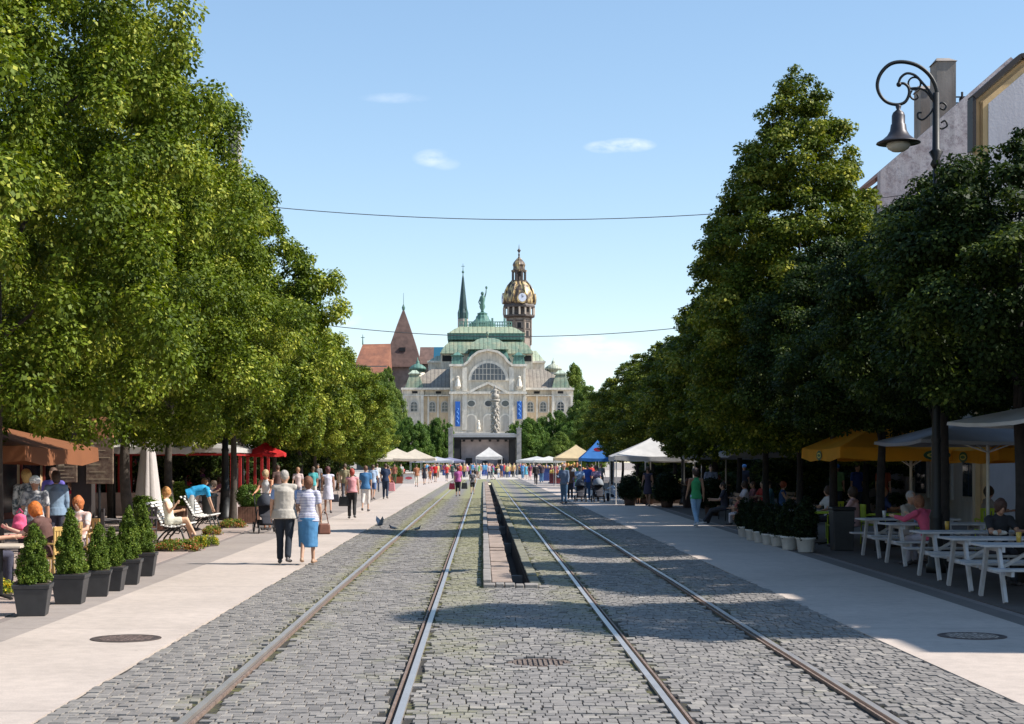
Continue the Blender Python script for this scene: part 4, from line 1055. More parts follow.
# ================================================================ street houses
m_rooft = mtile; m_roofd = M((0.10,0.085,0.08), .8, 0, .3, 1.5, .3, name='slate_roof')
def house(label, side, x0, y0, y1, eave, ridge, wallcol, roof, floors, nwin, shop=(0.05,0.05,0.06), depth=10.0, trimc=(0.6,0.57,0.52)):
    """street front at x = side*x0 facing the street"""
    t = thing('town_house', label, 'house', (side*x0, y0, 0), 0, 'houses on the %s side of the street' % ('right' if side > 0 else 'left'))
    w_ = y1 - y0; s = side
    wm = wall_mat(wallcol, .25); tm = wall_mat(trimc, .15); gm = glass_mat((0.03,0.035,0.045), .12)
    def bxs(m, xa, xb, *a): m.box(min(s*xa, s*xb), max(s*xa, s*xb), *a)
    m = MB(); bxs(m, 0, depth, 0, w_, 0, eave)
    g1 = [(0, eave), (depth/2, ridge-.2), (depth, eave)]
    for yy in ((0.0, .3), (w_-.3, w_)):
        m.prism([(s*a, z) for a, z in g1], *yy)
    obj('wall', m, wm, t)
    m = MB(); th_ = .22
    for (xa, za), (xb, zb) in (((-.45, eave-.05), (depth/2, ridge)), ((depth/2, ridge), (depth+.45, eave-.05))):
        m.add([(s*xa, .02, za), (s*xb, .02, zb), (s*xb, w_-.02, zb), (s*xa, w_-.02, za), (s*xa, .02, za+th_), (s*xb, .02, zb+th_), (s*xb, w_-.02, zb+th_), (s*xa, w_-.02, za+th_)], [(0,1,2,3),(4,7,6,5),(0,4,5,1),(1,5,6,2),(2,6,7,3),(3,7,4,0)])
    ro = obj('roof', m, roof, t)
    m = MB(); yc = w_*.35; m.cbox((s*depth*.42, yc, ridge-.1), (.9, .7, 2.2)); m.cbox((s*depth*.42, yc, ridge+1.05), (1.05, .85, .12)); obj('chimney', m, wall_mat((0.42,0.36,0.30), .3), ro)
    m = MB(); bxs(m, -.28, .05, .02, w_-.02, eave-.35, eave-.06); bxs(m, -.12, .02, .02, w_-.02, 3.75, 3.95); obj('cornice', m, tm, t)
    fh = (eave - 4.3) / max(1, floors-1)
    for fl_ in range(1, floors):
        for k in range(nwin):
            yc = w_*(k+.5)/nwin; zb = 4.3 + (fl_-1)*fh + fh*.18; hh = fh*.62
            f = MB(); bxs(f, -.09, .03, yc-.72, yc+.72, zb-.12, zb+hh+.15); bxs(f, -.2, .03, yc-.85, yc+.85, zb-.22, zb-.1); fo = obj('window', f, tm, t)
            g_ = MB(); bxs(g_, -.115, -.093, yc-.52, yc+.52, zb, zb+hh); obj('pane', g_, gm, fo)
            g_ = MB(); bxs(g_, -.14, -.118, yc-.035, yc+.035, zb, zb+hh); bxs(g_, -.14, -.118, yc-.52, yc+.52, zb+hh*.64, zb+hh*.7); obj('glazing_bar', g_, tm, fo)
    for k in range(nwin):
        yc = w_*(k+.5)/nwin; dw = w_/nwin*.36
        f = MB(); bxs(f, -.07, .03, yc-dw-.12, yc+dw+.12, 0, 3.2); nm = 'door' if k % 3 == 1 else 'shop_window'
        fo = obj(nm, f, M(shop, .5, name='shop_frame'), t)
        g_ = MB(); bxs(g_, -.10, -.073, yc-dw, yc+dw, .25 if nm == 'door' else .6, 3.0); obj('pane', g_, gm, fo)
    return t
hl = [
 ('cream house front behind the orange cafe awning at the far left', 15.5, 20, 34, 9.2, 12.5, (0.62,0.54,0.42), m_rooft, 3, 5, (0.35,0.28,0.2)),
 ('pale pink house front behind the menu boards on the left', 15.8, 34, 48, 8.8, 12.0, (0.60,0.46,0.42), m_rooft, 3, 5, (0.5,0.48,0.45)),
 ('ochre house front behind the folded white parasol', 15.6, 48, 62, 9.5, 12.5, (0.62,0.45,0.26), m_roofd, 3, 5, (0.30,0.06,0.04)),
 ('white house front behind the red cafe posts', 15.9, 62, 78, 9.0, 12.5, (0.66,0.62,0.56), m_rooft, 3, 6, (0.32,0.05,0.04)),
 ('grey green house front behind the left back row trees', 15.6, 78, 94, 9.2, 12.2, (0.48,0.50,0.42), m_rooft, 3, 6, (0.2,0.15,0.12)),
 ('yellow house front behind the far half of the left linden row', 16.2, 94, 112, 8.4, 11.5, (0.66,0.54,0.30), m_rooft, 3, 6, (0.2,0.15,0.12)),
 ('last pale house of the left row, nearest the theatre', 17.5, 112, 130, 7.2, 10, (0.6,0.55,0.48), m_rooft, 2, 5, (0.2,0.15,0.12)),
]
for (lb, x0, y0, y1, e, r_, wc, rm, fl_, nw, sh) in hl: house(lb, -1, x0, y0, y1, e, r_, wc, rm, fl_, nw, sh)
hr = [
 ('shaded cream house on the right beside the picnic tables, mostly outside the frame', 15.6, 14.4, 45.5, 10.2, 12.5, (0.6,0.54,0.44), m_rooft, 3, 8, (0.12,0.10,0.09)),
 ('low grey house on the right just beyond the firewall house', 16.5, 68.5, 80, 6.5, 8.5, (0.5,0.5,0.48), m_rooft, 2, 4, (0.2,0.15,0.12)),
 ('grey house on the right behind the market tents', 15.9, 80, 96, 8.8, 11.5, (0.5,0.5,0.48), m_rooft, 3, 6, (0.2,0.15,0.12)),
 ('beige house behind the far right street trees', 16.4, 96, 116, 9.2, 12.0, (0.58,0.5,0.4), m_roofd, 3, 6, (0.2,0.15,0.12)),
 ('last pale house of the right row, nearest the theatre', 18.0, 116, 140, 9.0, 12, (0.6,0.57,0.5), m_rooft, 3, 7, (0.2,0.15,0.12)),
]
for (lb, x0, y0, y1, e, r_, wc, rm, fl_, nw, sh) in hr: house(lb, 1, x0, y0, y1, e, r_, wc, rm, fl_, nw, sh)
# tall firewall house, its bare stained gable wall towards us
FY = 62.0
def fx(px): return ax(px, FY)
def fz(py): return az(py, FY)
t = thing('firewall_house', 'tall house showing a bare stained pinkish gable wall with chimneys, upper right', 'house', (15.6, FY, 0))
m_fire, nt, b = newmat('stained_render')
tc = N(nt, 'ShaderNodeTexCoord').outputs['Object']
n1 = noise(nt, tc, 1.7, 10, .8); n2 = noise(nt, tc, .28, 5, .6); mp = N(nt, 'ShaderNodeMapping'); L(nt, tc, mp.inputs[0]); mp.inputs['Scale'].default_value = (3, 3, .3); n3 = noise(nt, mp.outputs[0], 1.0, 5, .7)
c = ramp(nt, n1, [(0.36,(0.22,0.18,0.18)),(0.46,(0.40,0.34,0.35)),(0.54,(0.56,0.50,0.50)),(0.64,(0.34,0.28,0.29))])
c = mixc(nt, 1, c, ramp(nt, n3, [(0.3,.7),(0.6,1.05)]), 'MULTIPLY'); c = mixc(nt, mathn(nt, 'MULTIPLY', ramp(nt, n2, [(.45,0),(.65,1)]), .3), c, (0.40,0.24,0.20))
L(nt, c, b.inputs['Base Color']); b.inputs['Roughness'].default_value = .95; bump(nt, b, n1, .5, .05)
xr, zr, ze = fx(1011)-15.6, fz(57), fz(171)
poly = [(-.2, 0), (-.2, ze), (xr, zr), (2*xr+.2, ze), (2*xr+.2, 0)]
m = MB(); m.prism(poly, 0, .5); m.box(0, 2*xr, .5, 5.0, 0, ze-.3); obj('firewall', m, m_fire, t)
m = MB()
for (xa, za), (xb, zb) in (((-.3, ze-.1), (xr, zr-.1)), ((xr, zr-.1), (2*xr+.3, ze-.1))):
    m.add([(xa,.5,za-.3),(xb,.5,zb-.3),(xb,5,zb-.3),(xa,5,za-.3),(xa,.5,za-.1),(xb,.5,zb-.1),(xb,5,zb-.1),(xa,5,za-.1)], [(0,3,2,1),(4,5,6,7),(0,1,5,4),(1,2,6,5),(2,3,7,6),(3,0,4,7)])
ro = obj('roof', m, m_rooft, t)
for a, c_, tp_, dy in ((937, 956, 56, 2.2), (920.5, 934, 84, 4.4)):
    xa, xb = ax(a, FY+dy)-15.6, ax(c_, FY+dy)-15.6
    def fz(py, Y_=FY+dy): return az(py, Y_)
    m = MB(); m.box(xa, xb, dy, dy+1.0, fz(170), fz(tp_+5)); m.add([(xa-.05,dy-.05,fz(tp_+5)),(xb+.05,dy-.05,fz(tp_+5)),(xb+.05,dy+1.05,fz(tp_+5)),(xa-.05,dy+1.05,fz(tp_+5)),((xa+xb)/2-.25,dy+.5,fz(tp_-1)),((xa+xb)/2+.25,dy+.5,fz(tp_-1))], [(0,1,5,4),(2,3,4,5),(3,0,4),(1,2,5)])
    obj('chimney', m, wall_mat((0.33,0.285,0.25), .35), ro)
m = MB()
def fz(py): return az(py, FY+3)
for px, py, h_ in ((962, 98, 9), (966, 104, 7)):
    x_ = ax(px, FY+3)-15.6; m.tube([(x_, 3, fz(py+6)), (x_, 3, fz(py))], .12, 6); m.tube([(x_, 3, fz(py-6)), (x_, 3, fz(py))], .05, 5); m.bar((x_-.5, 3, fz(py-1)), (x_+.5, 3, fz(py-1)), .05)
obj('aerial', m, m_dark, ro)
m = MB()
for k in range(6):
    for j in range(3): pass
for k in range(2):
    yc = 1.3 + k*2.4
    for z_ in (.6, 4.2, 7.6, 10.6):
        m.box(-.25, -.205, yc-.55, yc+.55, z_, z_+1.9)
objs('window', m, glass_mat(), t)
# lower annexe roof slope below the firewall
t = thing('low_house', 'lower house whose dark roof edge cuts across the foot of the stained gable wall', 'house', (15.7, 55.6, 0))
m = MB(); pl = [(-1.0, 0), (-1.0, az(205,56)), (3.0, az(172,56)+.4), (9, az(205,56)), (9, 0)]; m.prism(pl, 0, 6.3); obj('wall', m, wall_mat((0.42,0.36,0.35), .4), t)
m = MB(); m.bar((-1.4, 3.2, az(208,56)), (3.0, 3.2, az(172,56)+.5), 6.8, .2); m.bar((3.0, 3.2, az(172,56)+.5), (9.2, 3.2, az(207,56)), 6.8, .2); obj('roof', m, m_roofd, t)
# house with orange trimmed gable
QY = 46.3
def qx(px): return ax(px, QY) - 15.0
def qz(py): return az(py, QY)
t = thing('gable_house', 'white house with ochre trimmed gable under a dark roof edge, top right corner', 'house', (15.0, QY, 0))
xg = 9.0; xm = xg*.5 + qx(977)
gb = [(qx(977), 0), (qx(977), qz(98)), (qx(1021), qz(58)), (qx(1021)+3.6, qz(36)), (qx(1021)+8, qz(98)), (qx(1021)+8, 0)]
m = MB(); m.prism(gb, .25, .45); obj('wall', m, m_ochre, t)
def shrink(d): return [(qx(977)+d, 0), (qx(977)+d, qz(98)-d*.45), (qx(1021)+.1, qz(58)-d*1.25), (qx(1021)+3.6, qz(36)-d*1.3), (qx(1021)+8-d, qz(98)-d*.45), (qx(1021)+8-d, 0)]
m = MB(); m.prism(shrink(.03), .18, .248); obj('gable_trim', m, M((0.72,0.47,0.22), .8, 0, .15, 2, .2, name='ochre_trim'), t)
m = MB(); m.prism(shrink(.14), .12, .178); obj('gable_trim', m, M((0.50,0.32,0.16), .8, 0, .15, 2, .2, name='ochre_trim_dark'), t)
m = MB(); m.prism(shrink(.19), .07, .118); obj('gable_trim', m, M((0.78,0.52,0.25), .8, 0, .15, 2, .2, name='ochre_trim_light'), t)
m = MB(); m.prism(shrink(.34), .02, .068); obj('gable_field', m, wall_mat((0.62,0.60,0.62), .12), t)
m = MB(); pp = [(qx(977)-.08, qz(150)), (qx(977)-.08, qz(97)), (qx(1021), qz(56)), (qx(1021)+3.6, qz(34)), (qx(1021)+8.1, qz(97)), (qx(1021)+8.1, qz(150))]
for a, c_ in zip(pp[:-1], pp[1:]):
    if abs(a[0]-c_[0]) < .01: m.box(a[0]-.05, a[0]+.05, -.02, .5, min(a[1],c_[1]), max(a[1],c_[1]))
    else: m.bar((a[0], .24, a[1]), (c_[0], .24, c_[1]), .55, .14)
obj('roof_edge', m, M((0.03,0.022,0.02), .6, name='roof_edge'), t)
# street side of the gable house: windows seen behind the parasols
m = MB(); m.box(qx(977)+.6, qx(977)+8, 1.0, 9.2, 0, 8.5); obj('side_wing', m, wall_mat((0.55,0.52,0.48), .2), t)
for k in range(3):
    yc = 2.4 + k*2.7
    f = MB(); f.box(qx(977)+.52, qx(977)+.605, yc-.75, yc+.75, .7, 2.9); fo = obj('window', f, M((0.5,0.48,0.45), .6, name='frame_white'), t)
    g_ = MB(); g_.box(qx(977)+.48, qx(977)+.515, yc-.6, yc-.05, .85, 2.75); g_.box(qx(977)+.48, qx(977)+.515, yc+.05, yc+.6, .85, 2.75); obj('pane', g_, glass_mat(), fo)
# chimney block peeking over the left lindens
t = thing('rooftop_block', 'small grey stone chimney block peeking above the left linden crowns', 'chimney', (ax(233,78), 78, 0))
m = MB(); m.box(-.27, .27, 0, 1.0, 9, az(134,78)); m.box(-.23, .23, .05, .95, az(134,78), az(127,78)); m.box(-.33, .33, -.08, 1.08, az(127,78), az(125,78)); m.box(-.3,.3,-.04,1.04,az(146,78),az(144.5,78)); obj('chimney_stack', m, wall_mat((0.36,0.35,0.34), .35), t)
m = MB(); m.box(-1.2, .42, 0.01, 3, 0, 9.0); obj('chimney_base', m, wall_mat((0.5,0.48,0.46), .25), t)
# overhead cables
def cable(label, Y, p_l, p_m, p_r, x_end=15.4):
    xs = [ax(p[0], Y) for p in (p_l, p_m, p_r)]; zs = [az(p[1], Y) for p in (p_l, p_m, p_r)]
    A = np.polyfit(xs, zs, 2); pts = []
    for k in range(41): x_ = -x_end + 2*x_end*k/40; pts.append((x_, Y, float(np.polyval(A, x_))))
    m = MB(); m.tube(pts, .012*max(1, Y/50), 5); tag(obj('overhead_cable', m, M((0.05,0.05,0.055), .6, name='cable'), None), label, 'cable', 'cables across the street')
cable('dark cable spanning the street high up between the tree tops', 46.0, (310,210.5), (500,219.5), (720,213.5))
cable('fainter second cable crossing lower, just above the theatre roofs', 95.0, (350,328), (500,336.5), (652,330.5))
# ================================================================ people
SKIN = (0.52,0.30,0.20); SKIN_T = (0.42,0.22,0.14); SKIN_P = (0.62,0.40,0.30)
tex = bpy.data.textures.new('cloth_folds', 'CLOUDS'); tex.noise_scale = 0.11
def skin_mat(c): return M(c, .55, 0, .12, 12, .1, name='skin')
def rotx(v, a): return Vector((v.x, v.y*math.cos(a) - v.z*math.sin(a), v.y*math.sin(a) + v.z*math.cos(a)))
def fk(H_, legs=((8,5),(-8,12)), arms=((-5,7,8),(8,7,14)), lean=2, head=0, pelvis_z=None, bend=0, yaw=0, knees_out=(0,0), turn=0, arm_in=(0,0)):
    """angles in degrees; legs: (thigh forward, knee flex) left, right; arms: (shoulder forward, out, elbow flex) left, right.
    Local frame: facing +y, x to the person's right."""
    s = H_/1.75; J = {}
    pz = pelvis_z if pelvis_z is not None else 0
    P = Vector((0,0,0)); J['pelvis'] = P
    for i, sd in enumerate((-1, 1)):
        th_, kn = R(legs[i][0]), R(legs[i][1]); hip = Vector((sd*.09*s, 0, -.02*s))
        xo = math.sin(R(knees_out[i]))*sd
        d1 = Vector((xo, math.sin(th_), -math.cos(th_))).normalized(); knee = hip + d1*.425*s
        a2 = th_ - kn; d2 = Vector((xo*.2, math.sin(a2), -math.cos(a2))).normalized(); ank = knee + d2*.415*s
        tp_ = max(-.9, min(.5, math.sin(a2)*.5 if a2 < 0 else math.sin(a2)*-.3))
        J['hip%d'%i], J['knee%d'%i], J['ank%d'%i] = hip, knee, ank
        J['toe%d'%i] = ank + Vector((sd*.02*s, .17*s, (-.055 + (tp_*.12 if a2 < -.15 else 0))*s)); J['heel%d'%i] = ank + Vector((0, -.045*s, -.05*s))
    la = R(-lean-bend)
    sp = rotx(Vector((0,0,1)), la)
    J['waist'] = rotx(Vector((0,0,.14*s)), R(-lean*.5-bend*.55)); la2 = la
    J['chest'] = J['waist'] + rotx(Vector((0,0,.22*s)), la2); J['neck'] = J['chest'] + rotx(Vector((0,0,.17*s)), la2)
    J['upd'] = rotx(Vector((0,0,1)), la2)
    hd = R(-lean*.5 - bend*.6 - head)
    J['headc'] = J['neck'] + rotx(Vector((0, .02*s, .15*s)), hd); J['hd'] = hd
    for i, sd in enumerate((-1, 1)):
        sh = J['chest'] + rotx(Vector((sd*.175*s, 0, .115*s)), la2)
        f_, o_, e_ = [R(v) for v in arms[i]]
        d1 = Vector((sd*math.sin(o_), math.sin(f_)*math.cos(o_), -math.cos(f_)*math.cos(o_)))
        if bend > 30: pass
        el = sh + d1*.285*s
        f2 = f_ + e_; oi = o_*.3 - R(arm_in[i])
        d2 = Vector((sd*math.sin(oi), math.sin(f2)*math.cos(oi), -math.cos(f2)*math.cos(oi))); wr = el + d2*.25*s
        J['sh%d'%i], J['el%d'%i], J['wr%d'%i], J['hdir%d'%i] = sh, el, wr, d2
    low = min(J['ank0'].z, J['ank1'].z, J['toe0'].z+.03*s, J['toe1'].z+.03*s)
    off = (.085*s - low) if pelvis_z is None else pelvis_z
    for k in list(J):
        if isinstance(J[k], Vector) and k not in ('upd', 'hdir0', 'hdir1'): J[k] = J[k] + Vector((0,0,off))
    J['s'] = s
    return J
def lerp(a, b, t): return a + (b-a)*t
def body_mb(J, fat=1.0, fingers=True, fem=False):
    s = J['s']; m = MB(); tw = .92 if fem else 1.0
    m.caps(J['hip0']*1.0, .085*s*fat, J['hip1'], .085*s*fat)
    m.caps(J['pelvis'], (.135*s*fat,.105*s*fat), J['waist'], (.125*s*fat*tw,.095*s*fat), n=14)
    m.caps(J['waist'], (.125*s*fat*tw,.095*s*fat), J['chest'], (.155*s*(fat*.5+.5)*tw,.115*s*(fat*.6+.4)), n=14)
    m.caps(J['chest'], (.155*s*tw,.11*s), lerp(J['chest'], J['neck'], .7), (.12*s*tw,.07*s), n=14)
    m.caps(J['sh0'], .058*s*tw, J['sh1'], .058*s*tw)
    m.caps(lerp(J['chest'],J['neck'],.8), .06*s, lerp(J['neck'], J['headc'], .5), .05*s)
    hr = Matrix.Rotation(J['hd'], 3, 'X')
    c = J['headc']
    m.ell(c, (.075*s,.095*s,.115*s), 14, 10, rot=hr); m.ell(c + hr @ Vector((0,.03*s,-.055*s)), (.052*s,.062*s,.062*s), 10, 8, rot=hr)
    m.ell(c + hr @ Vector((0,.098*s,-.018*s)), (.014*s,.020*s,.026*s), 6, 5, rot=hr)
    for sd in (-1, 1): m.ell(c + hr @ Vector((sd*.077*s, -.005*s, -.012*s)), (.012*s,.022*s,.033*s), 6, 5, rot=hr)
    for i in (0, 1):
        m.caps(J['sh%d'%i], .052*s*(.5+fat*.5), J['el%d'%i], .041*s); m.caps(J['el%d'%i], .041*s, J['wr%d'%i], .028*s)
        w_, d = J['wr%d'%i], J['hdir%d'%i].normalized(); sd = 1 if i else -1
        acr = d.cross(Vector((sd,0,0))); acr = acr.normalized() if acr.length > .1 else Vector((0,1,0))
        m.caps(w_, (.024*s,.018*s), w_ + d*.075*s, (.036*s,.016*s), side=acr)
        if fingers:
            curl = Vector((-sd,0,0))*.35
            for q, (o_, ln) in enumerate(((-.027,.062),(-.009,.074),(.009,.070),(.027,.055))):
                b0 = w_ + d*.08*s + acr*o_*s; b1 = b0 + (d + curl*.4).normalized()*ln*.5*s; b2 = b1 + (d + curl*1.6).normalized()*ln*.5*s
                m.caps(b0, .0095*s, b1, .009*s, n=6); m.caps(b1, .009*s, b2, .0075*s, n=6)
            t0 = w_ + d*.025*s + acr*.028*s*(1); t1 = t0 + (d*.7 + acr*.8).normalized()*.035*s; m.caps(t0, .011*s, t1, .010*s, n=6); m.caps(t1, .010*s, t1 + (d + acr*.1)*.028*s, .008*s, n=6)
        m.caps(J['hip%d'%i], .085*s*fat, J['knee%d'%i], .054*s, n=12)
        kn, an = J['knee%d'%i], J['ank%d'%i]
        m.caps(kn, .054*s, an, .036*s); m.caps(lerp(kn,an,.12)+Vector((0,-.012*s,0)), .05*s, lerp(kn,an,.5)+Vector((0,-.008*s,0)), .042*s)
        m.caps(J['heel%d'%i], .034*s, J['toe%d'%i], (.038*s,.022*s))
    return m
def remeshed(name, mb, mat, par, vox, disp=0.0, sm=3):
    o = obj(name, mb, mat, par, smooth=True)
    md = o.modifiers.new('remesh', 'REMESH'); md.mode = 'VOXEL'; md.voxel_size = vox; md.use_smooth_shade = True
    sm_ = o.modifiers.new('smooth', 'SMOOTH'); sm_.factor = .5; sm_.iterations = sm
    if disp:
        dm = o.modifiers.new('folds', 'DISPLACE'); dm.texture = tex; dm.strength = disp; dm.mid_level = .5; dm.texture_coords = 'LOCAL'
    return o
_stripe = {}
def stripe_mat(a, b_, sc=14.0, axis='Z'):
    k = (a, b_, sc)
    if k in _stripe: return _stripe[k]
    m, nt, b = newmat('striped_fabric'); tc = N(nt, 'ShaderNodeTexCoord').outputs['Object']
    w_ = N(nt, 'ShaderNodeTexWave'); w_.bands_direction = axis; w_.inputs['Scale'].default_value = sc; w_.inputs['Distortion'].default_value = .6; w_.inputs['Detail'].default_value = 0; L(nt, tc, w_.inputs[0])
    L(nt, ramp(nt, w_.outputs[1], [(.28, b_), (.36, a)]), b.inputs['Base Color']); b.inputs['Roughness'].default_value = .85; _stripe[k] = m; return m
def blotch_mat(a, b_, sc=14.0):
    k = ('bl', a, b_, sc)
    if k in _stripe: return _stripe[k]
    m, nt, b = newmat('printed_fabric'); tc = N(nt, 'ShaderNodeTexCoord').outputs['Object']
    L(nt, ramp(nt, noise(nt, tc, sc, 4, .7), [(.44, a), (.56, b_)]), b.inputs['Base Color']); b.inputs['Roughness'].default_value = .85; _stripe[k] = m; return m
def cm(c): return c if isinstance(c, bpy.types.Material) else fabric(c)
NP = 0
def person(label, x, y, rz=0, H_=1.72, pose=None, top=('tee',(.5,.5,.5)), bottom=('trousers',(.05,.06,.1)), hair=('short',(.08,.05,.03)), skin=SKIN, shoes=(.05,.04,.04), fat=1.0, fem=False, group=None, z=0.028, near=True, cap=None, over=None, face=False):
    """rz: heading in degrees, 0 = walking away from the camera"""
    J = fk(H_, **(pose or {})); s = J['s']
    dist = y; vox = .013 if dist < 32 else (.02 if dist < 60 else .032)
    t = thing('person', label, 'person', (x, y, z), R(rz), group)
    remeshed('body', body_mb(J, fat, fingers=dist < 60, fem=fem), skin_mat(skin), t, vox if dist > 32 else .0115, sm=2)
    inf = .014*s; tw = .92 if fem else 1.0
    def torso(m, upto=.75, extra=0.0, low=-.04, sho=True):
        e = inf + extra
        p0 = J['pelvis'] + J['upd']*low*s
        m.trunc(p0 - J['upd']*.05*s, (.176*s*fat+e,.125*s*fat+e), lerp(J['pelvis'],J['waist'],.4), (.150*s*fat+e,.112*s*fat+e)); m.caps(lerp(J['pelvis'],J['waist'],.35), (.146*s*fat+e,.108*s*fat+e), J['waist'], (.132*s*fat*tw+e,.102*s*fat+e), n=16)
        m.caps(J['waist'], (.128*s*fat*tw+e,.10*s*fat+e), J['chest'], (.158*s*(fat*.5+.5)*tw+e,.117*s*(fat*.6+.4)+e), n=16)
        m.caps(J['chest'], (.158*s*tw+e,.112*s+e), lerp(J['chest'], J['neck'], upto), (.11*s*tw+e,.06*s+e), n=16)
        if sho: m.caps(J['sh0'], .056*s*tw+e, J['sh1'], .056*s*tw+e)
    def sleeves(m, frac, extra=0.0):
        e = inf + extra
        for i in (0, 1):
            el = lerp(J['sh%d'%i], J['el%d'%i], min(1, frac)); m.caps(J['sh%d'%i], .053*s*(.5+fat*.5)+e, el, (.046 if frac < 1 else .042)*s+e+.004)
            if frac > 1: m.caps(J['el%d'%i], .042*s+e, lerp(J['el%d'%i], J['wr%d'%i], min(1, frac-1)), .032*s+e)
    dsp = .016 if dist < 60 else 0
    k, c = top
    if k:
        m = MB(); torso(m, .72 if k in ('tank','dress','top') else .8, sho=k not in ('tank',), low=-.05 if k != 'top' else .03)
        if k == 'tee': sleeves(m, .62)
        elif k == 'shirt': sleeves(m, 1.85)
        elif k == 'dress':
            mid = (J['knee0']+J['knee1'])*.5
            if J['knee0'].z > J['pelvis'].z - .2*s:     # seated: cloth over the thighs
                for i in (0, 1): m.caps(J['hip%d'%i], .095*s, lerp(J['hip%d'%i], J['knee%d'%i], .62), .082*s)
                m.caps(J['pelvis'], (.17*s,.12*s), lerp(J['pelvis'], mid, .5), (.16*s,.08*s))
            else: m.trunc(J['pelvis']-Vector((0,0,.06*s)), (.165*s*fat+inf,.13*s*fat+inf), mid + Vector((0,0,.03*s)), (.205*s*fat+inf,.17*s*fat+inf))
        remeshed(k if k != 'top' else 'blouse', m, cm(c), t, vox, dsp)
    if over:
        m = MB(); torso(m, .74, extra=.012, low=-.06, sho=True); remeshed('vest', m, cm(over), t, vox, dsp)
    k, c = bottom
    if k:
        m = MB(); e = inf*.9
        if k in ('trousers','shorts','capri'):
            m.caps(J['hip0'], .086*s*fat+e*.5, J['hip1'], .086*s*fat+e*.5, n=12); m.caps(J['pelvis'], (.135*s*fat+e,.108*s*fat+e), lerp(J['pelvis'],J['waist'],.35), (.128*s*fat+e,.10*s*fat+e), n=14)
            for i in (0, 1):
                h_, kn, an = J['hip%d'%i], J['knee%d'%i], J['ank%d'%i]
                f_ = {'trousers':1,'capri':1,'shorts':.8}[k]
                m.caps(h_, .084*s*fat+e, lerp(h_, kn, f_), (.062 if f_ == 1 else .075)*s+e, n=12)
                if k != 'shorts': m.caps(kn, .060*s+e, lerp(kn, an, .93 if k == 'trousers' else .45), .052*s+e, n=12)
        else:
            mid = (J['knee0']+J['knee1'])*.5
            dz = {'skirt':-.05,'midi':-.12,'mini':.14}[k]
            if J['knee0'].z > J['pelvis'].z - .2*s:
                for i in (0, 1): m.caps(J['hip%d'%i], .10*s, lerp(J['hip%d'%i], J['knee%d'%i], .8), .085*s)
                m.caps(J['pelvis'], (.17*s,.12*s), lerp(J['pelvis'], mid, .7), (.16*s,.08*s))
            else: m.caps(lerp(J['pelvis'],J['waist'],.3), (.135*s*fat+e,.108*s*fat+e), J['pelvis']-Vector((0,0,.06*s)), (.155*s*fat+e,.13*s*fat+e), n=18); m.trunc(J['pelvis']-Vector((0,0,.02*s)), (.165*s*fat+e,.13*s*fat+e), mid + Vector((0,0,(dz-.05)*s)), (.15*s*fat+e,.135*s*fat+e))
        remeshed({'midi':'skirt','mini':'skirt'}.get(k, k), m, cm(c), t, vox, dsp)
    hr = Matrix.Rotation(J['hd'], 3, 'X'); hc = J['headc']; st, c = hair
    if st:
        m = MB(); big = 1.2 if st in ('full','long','bun') else 1.0
        m.ell(hc + hr @ Vector((0,-.016*s,.024*s)), (.085*s*big,.099*s*big,.108*s*big), 14, 10, rot=hr)
        if st in ('full','long'): m.caps(hc + hr @ Vector((0,-.05*s,.0)), (.085*s,.055*s), hc + hr @ Vector((0,-.055*s,-.08*s if st == 'full' else -.20*s)), (.075*s,.035*s), n=12)
        if st == 'bun': m.ell(hc + hr @ Vector((0,-.11*s,.05*s)), (.04*s,)*3, 8, 6)
        if dist < 60: remeshed('hair', m, M(c, .6, 0, .35, 40, .6, name='hair'), t, .011, .0 if cap else .035, 1)
        else: obj('hair', m, M(c, .6, 0, .2, 20, .3, name='hair'), t, smooth=True)
    if cap:
        m = MB(); m.ell(hc + hr @ Vector((0,-.005*s,.045*s)), (.102*s,.118*s,.096*s), 14, 10, rot=hr); m.caps(hc + hr @ Vector((0,.07*s,.05*s)), (.07*s,.012*s), hc + hr @ Vector((0,.15*s,.035*s)), (.055*s,.008*s), n=12); obj('cap', m, cm(cap), t, smooth=True)
    if face:
        for sd in (-1, 1):
            m = MB(); m.ell(hc + hr @ Vector((sd*.03*s,.088*s,.008*s)), (.013*s,.008*s,.008*s), 8, 6, rot=hr); obj('eye', m, m_dark, t, smooth=True)
        m = MB(); m.ell(hc + hr @ Vector((0,.089*s,-.058*s)), (.024*s,.008*s,.007*s), 8, 6, rot=hr); obj('mouth', m, M((.35,.10,.08), .5, name='lips'), t, smooth=True)
    if shoes:
        for i in (0, 1):
            m = MB(); m.caps(J['heel%d'%i]+Vector((0,0,-.002)), .040*s, J['toe%d'%i], (.046*s,.03*s), n=10); m.caps(J['heel%d'%i]+Vector((0,.02*s,.02*s)), .036*s, lerp(J['heel%d'%i],J['toe%d'%i],.5), .036*s)
            obj('shoe', m, M(shoes, .5, name='shoe'), t, smooth=True)
    t['_x'] = 0; del t['_x']
    return t, J
STAND = dict(legs=((3,4),(-3,4)), arms=((2,8,10),(-2,8,10)))
def walk(a=18, ph=1, arm=14, **k):
    d = dict(legs=((a,6),(-a*.8,22)) if ph > 0 else ((-a*.8,22),(a,6)), arms=((-arm,8,12),(arm,8,22)) if ph > 0 else ((arm,8,22),(-arm,8,12)), lean=3); d.update(k); return d
SIT = dict(legs=((84,84),(86,86)), arms=((28,8,60),(30,8,65)), lean=4, pelvis_z=.54)
def tow(v, t, off=(0,0,0)):      # world position of a joint of person t
    return Matrix.Translation(t.location) @ Matrix.Rotation(t.rotation_euler.z, 4, 'Z') @ (Vector(v)+Vector(off))
